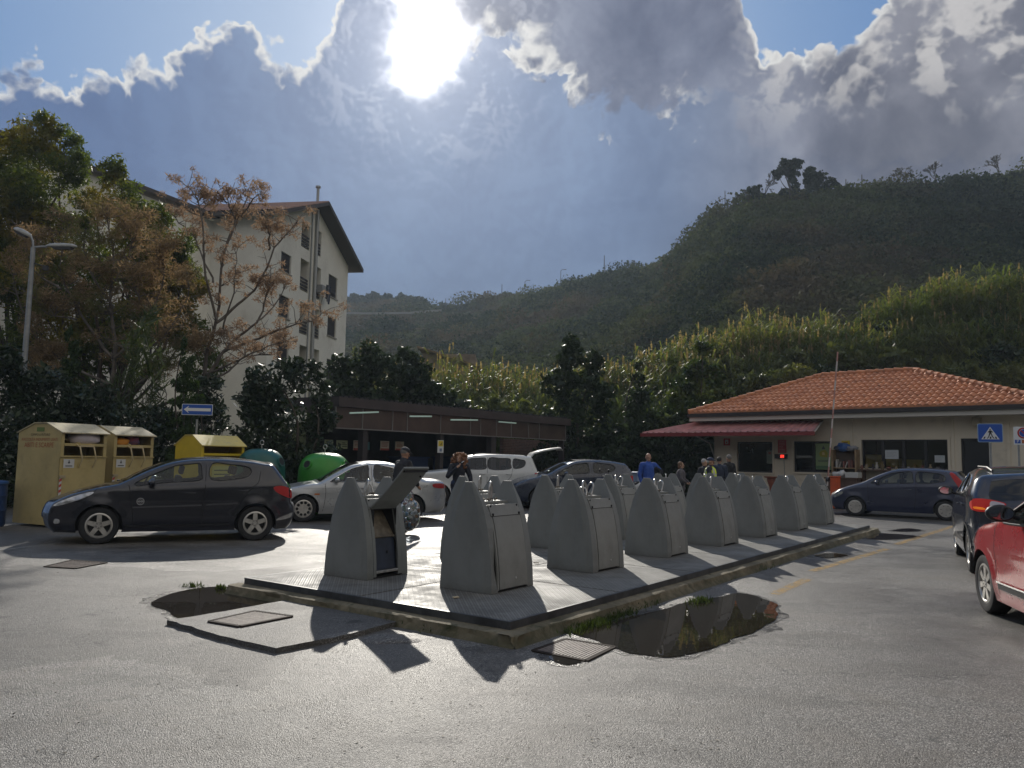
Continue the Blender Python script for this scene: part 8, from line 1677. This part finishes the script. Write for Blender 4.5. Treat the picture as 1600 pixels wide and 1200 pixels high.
# ================================================================ people
def capsule(mb, a, b, ra, rb, n=12):
    a = Vector(a); b = Vector(b); d = (b - a); k = 6; pts = []; rs = []
    for i in range(3): t = math.pi / 2 * i / 3; pts.append(a - d.normalized() * ra * math.cos(t)); rs.append(max(0.004, ra * math.sin(t)))
    for i in range(k + 1): pts.append(a + d * i / k); rs.append(ra + (rb - ra) * i / k)
    for i in range(1, 4): t = math.pi / 2 * i / 3; pts.append(b + d.normalized() * rb * math.sin(t)); rs.append(max(0.004, rb * math.cos(t)))
    mb.tube(pts, rs, n)
def remesh(o, vox, it=4, f=0.6):
    m = o.modifiers.new('voxels', 'REMESH'); m.mode = 'VOXEL'; m.voxel_size = vox; m.use_smooth_shade = True
    s = o.modifiers.new('smooth', 'SMOOTH'); s.factor = f; s.iterations = it
    dg = bpy.context.evaluated_depsgraph_get(); dg.update(); me = bpy.data.meshes.new_from_object(o.evaluated_get(dg)); o.modifiers.clear(); old = o.data; o.data = me; bpy.data.meshes.remove(old)
    for p in me.polygons: p.use_smooth = True
    return o
SKIN = mat('skin', (0.42, 0.25, 0.17), 0.55, var=0.05, vscale=8); SKIN2 = mat('skin_tan', (0.36, 0.20, 0.13), 0.5, var=0.05, vscale=8)
def person(label, loc, heading, h, J, top, trousers, skin=SKIN, hair=None, hair_m=None, shoe=None, sw=0.20, belly=0.0, jacket_len=0.0, vest=None, cap=None, beard=False, turn=0.0, nod=0.0, group='people in the yard'):
    """J: joints in a body 1.75 tall, facing -y; x right of the viewer. keys: pel, chest, neck, head, shL, elL, wrL ..., hipL, knL, anL"""
    s = h / 1.75; t = empty('person', loc, heading, label, 'person', group); t.scale = (s, s, s); V = {k: Vector(v) for k, v in J.items()}
    mb = MB(); up = (V['neck'] - V['pel']).normalized()
    capsule(mb, V['pel'] + Vector((-0.07, 0, 0)), V['pel'] + Vector((0.07, 0, 0)), 0.125, 0.125); capsule(mb, V['pel'], V['chest'], 0.135 + belly, 0.145)
    capsule(mb, V['shL'].lerp(V['chest'], 0.25), V['shR'].lerp(V['chest'], 0.25), 0.085, 0.085); capsule(mb, V['chest'], V['neck'], 0.14, 0.06); capsule(mb, V['neck'], V['head'], 0.056, 0.055)
    Hm = Matrix.Rotation(turn, 3, 'Z') @ Matrix.Rotation(nod, 3, 'X'); hc = V['head']; P = lambda x, y, z: hc + Hm @ Vector((x, y, z))
    mb.ell(P(0, 0.01, 0.04), (0.076, 0.095, 0.105), 16, Hm); mb.ell(P(0, -0.025, -0.045), (0.052, 0.062, 0.062), 14, Hm); capsule(mb, P(0, -0.088, 0.03), P(0, -0.108, -0.008), 0.012, 0.017, 8)
    for q in (-1, 1): mb.ell(P(q * 0.08, 0.01, 0.01), (0.014, 0.022, 0.034), 8, Hm); mb.ell(P(q * 0.03, -0.078, 0.048), (0.02, 0.014, 0.008), 8, Hm)
    mb.ell(P(0, -0.09, -0.045), (0.026, 0.012, 0.008), 8, Hm); mb.ell(P(0, -0.09, -0.062), (0.022, 0.012, 0.008), 8, Hm)
    for sd in 'LR':
        sh, el, wr = V['sh' + sd], V['el' + sd], V['wr' + sd]; capsule(mb, sh, el, 0.052, 0.040); capsule(mb, el, wr, 0.042, 0.027)
        d = (V.get('hd' + sd, wr + (wr - el)) - wr).normalized(); side = d.cross(Vector((0, 0, 1))); side = side.normalized() if side.length > 0.2 else Vector((0, 1, 0)).cross(d).normalized(); nrm = side.cross(d)
        capsule(mb, wr, wr + d * 0.07, 0.026, 0.032, 10)
        for k, (off, ln) in enumerate(((-0.027, 0.070), (-0.009, 0.080), (0.010, 0.074), (0.028, 0.058))):
            a = wr + d * 0.085 + side * off; m_ = a + d * ln * 0.5; e = m_ + (d * 0.6 + nrm * 0.8).normalized() * ln * 0.5; capsule(mb, a - d * 0.02, m_, 0.0095, 0.009, 6); capsule(mb, m_, e, 0.009, 0.0075, 6)
        a = wr + d * 0.03 + side * -0.025; capsule(mb, a, a + (d * 0.6 - side * 0.8).normalized() * 0.05, 0.012, 0.009, 6)
        hp, kn, an = V['hip' + sd], V['kn' + sd], V['an' + sd]; capsule(mb, hp, kn, 0.088, 0.058); capsule(mb, kn, an, 0.060, 0.038); capsule(mb, an + Vector((0, 0.03, -0.04)), an + Vector((0, -0.15, -0.055)), 0.038, 0.032)
    remesh(mb.build('body', skin, t), 0.0075, 3)
    mb = MB()                                           # trousers
    capsule(mb, V['pel'] + Vector((-0.07, 0, 0.02)), V['pel'] + Vector((0.07, 0, 0.02)), 0.142, 0.142)
    for sd in 'LR': capsule(mb, V['hip' + sd], V['kn' + sd], 0.108, 0.077); capsule(mb, V['kn' + sd], V['an' + sd] + Vector((0, 0, 0.01)), 0.078, 0.058)
    remesh(mb.build('trousers', trousers, t), 0.012, 3)
    mb = MB()
    for sd in 'LR': a = V['an' + sd]; capsule(mb, a + Vector((0, 0.035, -0.035)), a + Vector((0, -0.16, -0.05)), 0.048, 0.040); capsule(mb, a, a + Vector((0, 0, -0.03)), 0.05, 0.05)
    remesh(mb.build('shoes', shoe or mat('shoe_dark', (0.03, 0.028, 0.027), 0.6), t), 0.012, 2)
    mb = MB()                                           # jacket or shirt
    lo = V['pel'] + Vector((0, 0, -0.02 - jacket_len)); capsule(mb, lo + Vector((-0.06, 0, 0)), lo + Vector((0.06, 0, 0)), 0.158 + belly * .5, 0.158 + belly * .5); capsule(mb, lo, V['chest'], 0.160 + belly, 0.168); capsule(mb, V['shL'].lerp(V['chest'], 0.2), V['shR'].lerp(V['chest'], 0.2), 0.098, 0.098); capsule(mb, V['chest'], V['neck'] - up * 0.02, 0.155, 0.075)
    for sd in 'LR': capsule(mb, V['sh' + sd], V['el' + sd], 0.074, 0.062); capsule(mb, V['el' + sd], V['el' + sd].lerp(V['wr' + sd], 0.93), 0.062, 0.045)
    j = remesh(mb.build('jacket', top, t), 0.011, 2)
    for v in j.data.vertices: q = mnoise.noise_vector(v.co * 7.0) * 0.010 + mnoise.noise_vector(v.co * 18) * 0.004; v.co += q
    if vest:
        mb = MB(); lo = V['pel'] + Vector((0, 0, 0.02)); capsule(mb, lo + Vector((-0.06, 0, 0)), lo + Vector((0.06, 0, 0)), 0.172, 0.172); capsule(mb, lo, V['chest'], 0.176 + belly, 0.184); capsule(mb, V['shL'].lerp(V['chest'], 0.42), V['shR'].lerp(V['chest'], 0.42), 0.112, 0.112)
        vo = remesh(mb.build('vest', vest[0], t), 0.012, 2)
        if len(vest) > 1: vo.data.materials.append(vest[1]); 
        if len(vest) > 1:
            for p in vo.data.polygons:
                c = p.center; f = (c - V['pel']).dot(up) / (V['neck'] - V['pel']).length
                if 0.28 < f < 0.36 or 0.5 < f < 0.57 or (abs(abs(c.x) - 0.11) < 0.022 and f > 0.57): p.material_index = 1
    if hair:
        mb = MB()
        if hair == 'curly':
            rng = random.Random(3); mb.ell(P(0, 0.03, 0.07), (0.11, 0.11, 0.10), 14, Hm)
            for k in range(130):
                a = rng.uniform(0, 2 * math.pi); z = rng.uniform(-0.26, 0.14); r_ = 0.135 + 0.035 * math.sin(z * 9) + rng.uniform(-0.02, 0.045) + (0.045 if z < 0 else -max(0, z - 0.06) * 0.8); y = math.sin(a) * r_ * 0.9 + 0.035; x = math.cos(a) * r_
                if y < -0.03 and abs(x) < 0.10 and z < 0.11: continue
                mb.ell(P(x, y, z), rng.uniform(0.022, 0.036), 8)
            for k in range(26): f = k / 25; a = P(-0.10 - 0.16 * f + rng.uniform(-0.03, 0.03), 0.02, -0.02 - 0.17 * f + rng.uniform(-0.04, 0.04)); mb.ell(a, 0.030 * (1 - 0.5 * f), 8)
            o = remesh(mb.build('hair', hair_m, t), 0.009, 1)
            for v in o.data.vertices: v.co += mnoise.noise_vector(v.co * 38) * 0.026 + mnoise.noise_vector(v.co * 75) * 0.012
        elif hair == 'short': mb.ell(P(0, 0.022, 0.062), (0.085, 0.098, 0.098), 16, Hm); o = remesh(mb.build('hair', hair_m, t), 0.01, 1)
        elif hair == 'bob': mb.ell(P(0, 0.03, 0.05), (0.095, 0.10, 0.11), 16, Hm); mb.ell(P(0, 0.055, -0.04), (0.09, 0.07, 0.09), 14, Hm); o = remesh(mb.build('hair', hair_m, t), 0.01, 1)
        elif hair == 'fringe': mb.ell(P(0, 0.05, 0.02), (0.083, 0.075, 0.06), 14, Hm); o = remesh(mb.build('hair', hair_m, t), 0.01, 1)
    if cap:
        mb = MB(); mb.ell(P(0, 0.012, 0.085), (0.092, 0.108, 0.07), 16, Hm); mb.ell(P(0, -0.10, 0.062), (0.065, 0.075, 0.012), 12, Hm); remesh(mb.build('cap', cap, t), 0.009, 1)
    return t
def stand(pel=0.95, lean=(0, 0, 0), spread=0.10, **k):
    J = dict(pel=(0, 0, pel), chest=(lean[0] * 0.7, lean[1] * 0.7, pel + 0.37), neck=(lean[0], lean[1], pel + 0.56), head=(lean[0] * 1.15, lean[1] * 1.15 - 0.01, pel + 0.66),
             shL=(-0.19 + lean[0], lean[1], pel + 0.47), shR=(0.19 + lean[0], lean[1], pel + 0.47), elL=(-0.25 + lean[0] * .7, lean[1] * .6 + 0.02, pel + 0.19), elR=(0.25 + lean[0] * .7, lean[1] * .6 + 0.02, pel + 0.19), wrL=(-0.25, -0.06, pel - 0.06), wrR=(0.25, -0.06, pel - 0.06),
             hipL=(-0.095, 0, pel - 0.03), hipR=(0.095, 0, pel - 0.03), knL=(-spread, -0.03, 0.50), knR=(spread, -0.03, 0.50), anL=(-spread, 0.02, 0.09), anR=(spread, 0.02, 0.09)); J.update(k); return J
def spot(px, y): r = ray(px, 740); return Vector((r.x, r.y, 0)) * (y / r.y)
C_NAVY = mat('cloth_black_navy', (0.012, 0.014, 0.024), 0.85, var=0.3, vscale=8); C_JEAN = mat('jeans', (0.02, 0.035, 0.085), 0.9, var=0.25, vscale=10); C_DK = mat('cloth_charcoal', (0.025, 0.025, 0.03), 0.9, var=0.2, vscale=8)
person('woman with long curly brown hair in a dark jacket, hand raised to her chin', spot(717, 19.6), 0.25, 1.68, stand(elR=(0.30, -0.02, 1.14), wrR=(0.30, -0.14, 0.93), elL=(-0.30, -0.10, 1.16), wrL=(-0.10, -0.22, 1.38), hdL=(0.0, -0.2, 1.47)), C_NAVY, C_JEAN, hair='curly', hair_m=mat('hair_auburn', (0.24, 0.105, 0.045), 0.6, var=0.4, vscale=25), turn=-0.5)
person('man in a dark cap bending beside the silver saloon with a sack of bottles', spot(624, 16.6), 2.3, 1.76, stand(lean=(0, -0.10, 0), elR=(0.28, -0.10, 1.12), wrR=(0.27, -0.20, 0.92), elL=(-0.28, -0.16, 1.14), wrL=(-0.24, -0.30, 0.98), anR=(0.13, 0.12, 0.09)), C_DK, C_JEAN, skin=SKIN2, hair='short', hair_m=mat('hair_grey', (0.16, 0.15, 0.14), 0.8), cap=mat('cap_dark', (0.02, 0.022, 0.03), 0.8), nod=0.25, jacket_len=0.05)
person('bald bearded man in a bright blue shirt and dark open jacket', spot(1013, 23.8), 0.15, 1.80, stand(elR=(0.40, 0.04, 1.22), wrR=(0.24, -0.06, 1.02), elL=(-0.27, -0.02, 1.12), wrL=(-0.24, -0.10, 0.90)), mat('shirt_blue', (0.02, 0.07, 0.32), 0.8, var=0.15, vscale=6), C_DK, skin=SKIN2, hair='fringe', hair_m=mat('hair_salt', (0.12, 0.11, 0.10), 0.8), belly=0.03)
def overcoat(t, mm):                                    # open jacket hanging at the back and right shoulder
    mb = MB(); capsule(mb, (0.14, 0.07, 1.36), (0.12, 0.10, 0.98), 0.14, 0.13); capsule(mb, (0.17, 0.02, 1.40), (0.40, 0.04, 1.22), 0.09, 0.07); capsule(mb, (0.40, 0.04, 1.22), (0.26, -0.05, 1.04), 0.07, 0.055); capsule(mb, (-0.10, 0.09, 1.36), (-0.10, 0.12, 1.0), 0.12, 0.11); o = remesh(mb.build('open_jacket', mm, t), 0.012, 2)
bt = [o for o in COL.objects if o.get('label', '').startswith('bald bearded')][0]; overcoat(bt, C_NAVY)
person('woman in a grey jacket with light brown hair, looking right', spot(1064, 25.4), 1.15, 1.56, stand(elL=(-0.24, -0.06, 1.14), wrL=(-0.16, -0.22, 1.02), elR=(0.24, -0.06, 1.14), wrR=(0.16, -0.24, 1.02)), mat('cloth_grey_jacket', (0.11, 0.10, 0.11), 0.9, var=0.2, vscale=7), C_DK, hair='bob', hair_m=mat('hair_light_brown', (0.16, 0.085, 0.045), 0.7), jacket_len=0.12)
person('man in a yellow hi-vis vest and dark blue cap', spot(1110, 23.2), 1.1, 1.70, stand(elL=(-0.27, -0.04, 1.14), wrL=(-0.16, -0.24, 1.04), elR=(0.27, -0.04, 1.14), wrR=(0.16, -0.26, 1.04)), C_NAVY, C_DK, skin=SKIN2, hair='fringe', hair_m=mat('hair_white', (0.35, 0.34, 0.33), 0.8), cap=mat('cap_navy', (0.02, 0.03, 0.07), 0.8), vest=(mat('hi_vis', (0.62, 0.75, 0.02), 0.6), mat('reflective', (0.5, 0.5, 0.5), 0.4)), belly=0.03)
person('person in a navy jacket with their back turned, left of the gatehouse window', spot(1124, 26.6), 2.7, 1.74, stand(), mat('cloth_navy2', (0.022, 0.03, 0.055), 0.9, var=0.2, vscale=7), C_DK, hair='short', hair_m=mat('hair_black', (0.02, 0.018, 0.016), 0.7), jacket_len=0.05)
person('person in a black jacket facing the wall by the left gatehouse window', spot(1139, 27.4), -2.6, 1.83, stand(), mat('cloth_black', (0.010, 0.010, 0.012), 0.9), C_DK, hair='short', hair_m=MATS['hair_grey'], jacket_len=0.08)
person('white haired person mostly hidden behind the man in the yellow vest', spot(1100.5, 24.6), 0.6, 1.66, stand(), C_NAVY, C_DK, hair='short', hair_m=MATS['hair_white'])
# transparent sack of bottles held by the man
def bottle_sack():
    c = spot(641, 16.3); c.z = 0.42; t = empty('bottle_sack', c, 0.3, 'clear plastic sack full of crushed bottles held by the man', 'sack'); mb = MB(); mb.ell((0, 0, 0), 1, 40); rng = random.Random(2)
    m = glass_mat('clear_plastic', (0.80, 0.84, 0.88), 1.8, 0.18)
    o = mb.build('film', m, t, smooth=70)
    def shape(v, k=1.0):
        r = 1 - 0.55 * max(0, v.z) ** 2.2; q = mnoise.noise_vector(v * 2.3) * 0.10 + mnoise.noise_vector(v * 6) * 0.05; return Vector(((v.x * r + q.x) * 0.235 * k, (v.y * r + q.y) * 0.22 * k, (v.z + q.z * 0.5) * 0.36 * k + (0.10 if v.z > 0.85 else 0)))
    for v in o.data.vertices: v.co = shape(v.co)
    cols = [(0.20, 0.40, 0.62), (0.68, 0.71, 0.74), (0.55, 0.60, 0.66), (0.45, 0.20, 0.05), (0.10, 0.25, 0.50), (0.66, 0.64, 0.58), (0.25, 0.05, 0.04), (0.20, 0.12, 0.08), (0.05, 0.15, 0.06)]
    for k in range(64):
        d = Vector((rng.gauss(0, 1), rng.gauss(0, 1), rng.gauss(0, 1))).normalized() * rng.uniform(0.55, 0.86); p = shape(d); a = Vector((rng.gauss(0, 1), rng.gauss(0, 1), rng.gauss(0, 1))).normalized(); L = rng.uniform(0.035, 0.065); ci = rng.randrange(len(cols)); mb = MB()
        mb.tube([p - a * L, p - a * L * 0.6, p, p + a * L * 0.5, p + a * L], [0.02, 0.032, 0.027, 0.03, 0.012], 8); mb.build('crushed_bottle', mat('bot%d' % ci, cols[ci], 0.3), t, smooth=40)
bottle_sack()
# small litter
rngl = random.Random(8)
for i, (px, py, lb) in enumerate([(712, 934, 'folded scrap of cardboard beside the nearest container'), (838, 880, 'crumpled paper scrap between the near containers')]):
    c = G(px, py, PZ + 0.02); mb = MB(); mb.box(-0.035, 0.035, -0.015, 0.015, 0, 0.012, Matrix.Rotation(rngl.uniform(0, 3), 4, 'Z') @ Matrix.Rotation(0.15, 4, 'X')); o = mb.build('paper_scrap', mat('scrap', (0.45, 0.38, 0.26), 0.9), bevel=0.003); o.location = c; tag(o, lb, 'litter')
# ================================================================ haze
def haze():
    mb = MB(); mb.box(-330, 480, -25, 600, -12, 125); m = bpy.data.materials.new('air'); m.use_nodes = True; t = m.node_tree; t.nodes.clear(); N = NT(t)
    v = N.n('ShaderNodeVolumePrincipled'); v.inputs['Color'].default_value = (0.72, 0.86, 1.0, 1); v.inputs['Density'].default_value = 0.00040; v.inputs['Anisotropy'].default_value = 0.15
    o = N.n('ShaderNodeOutputMaterial'); t.links.new(v.outputs[0], o.inputs['Volume']); ob = mb.build('haze', m); ob['kind'] = 'stuff'
haze()
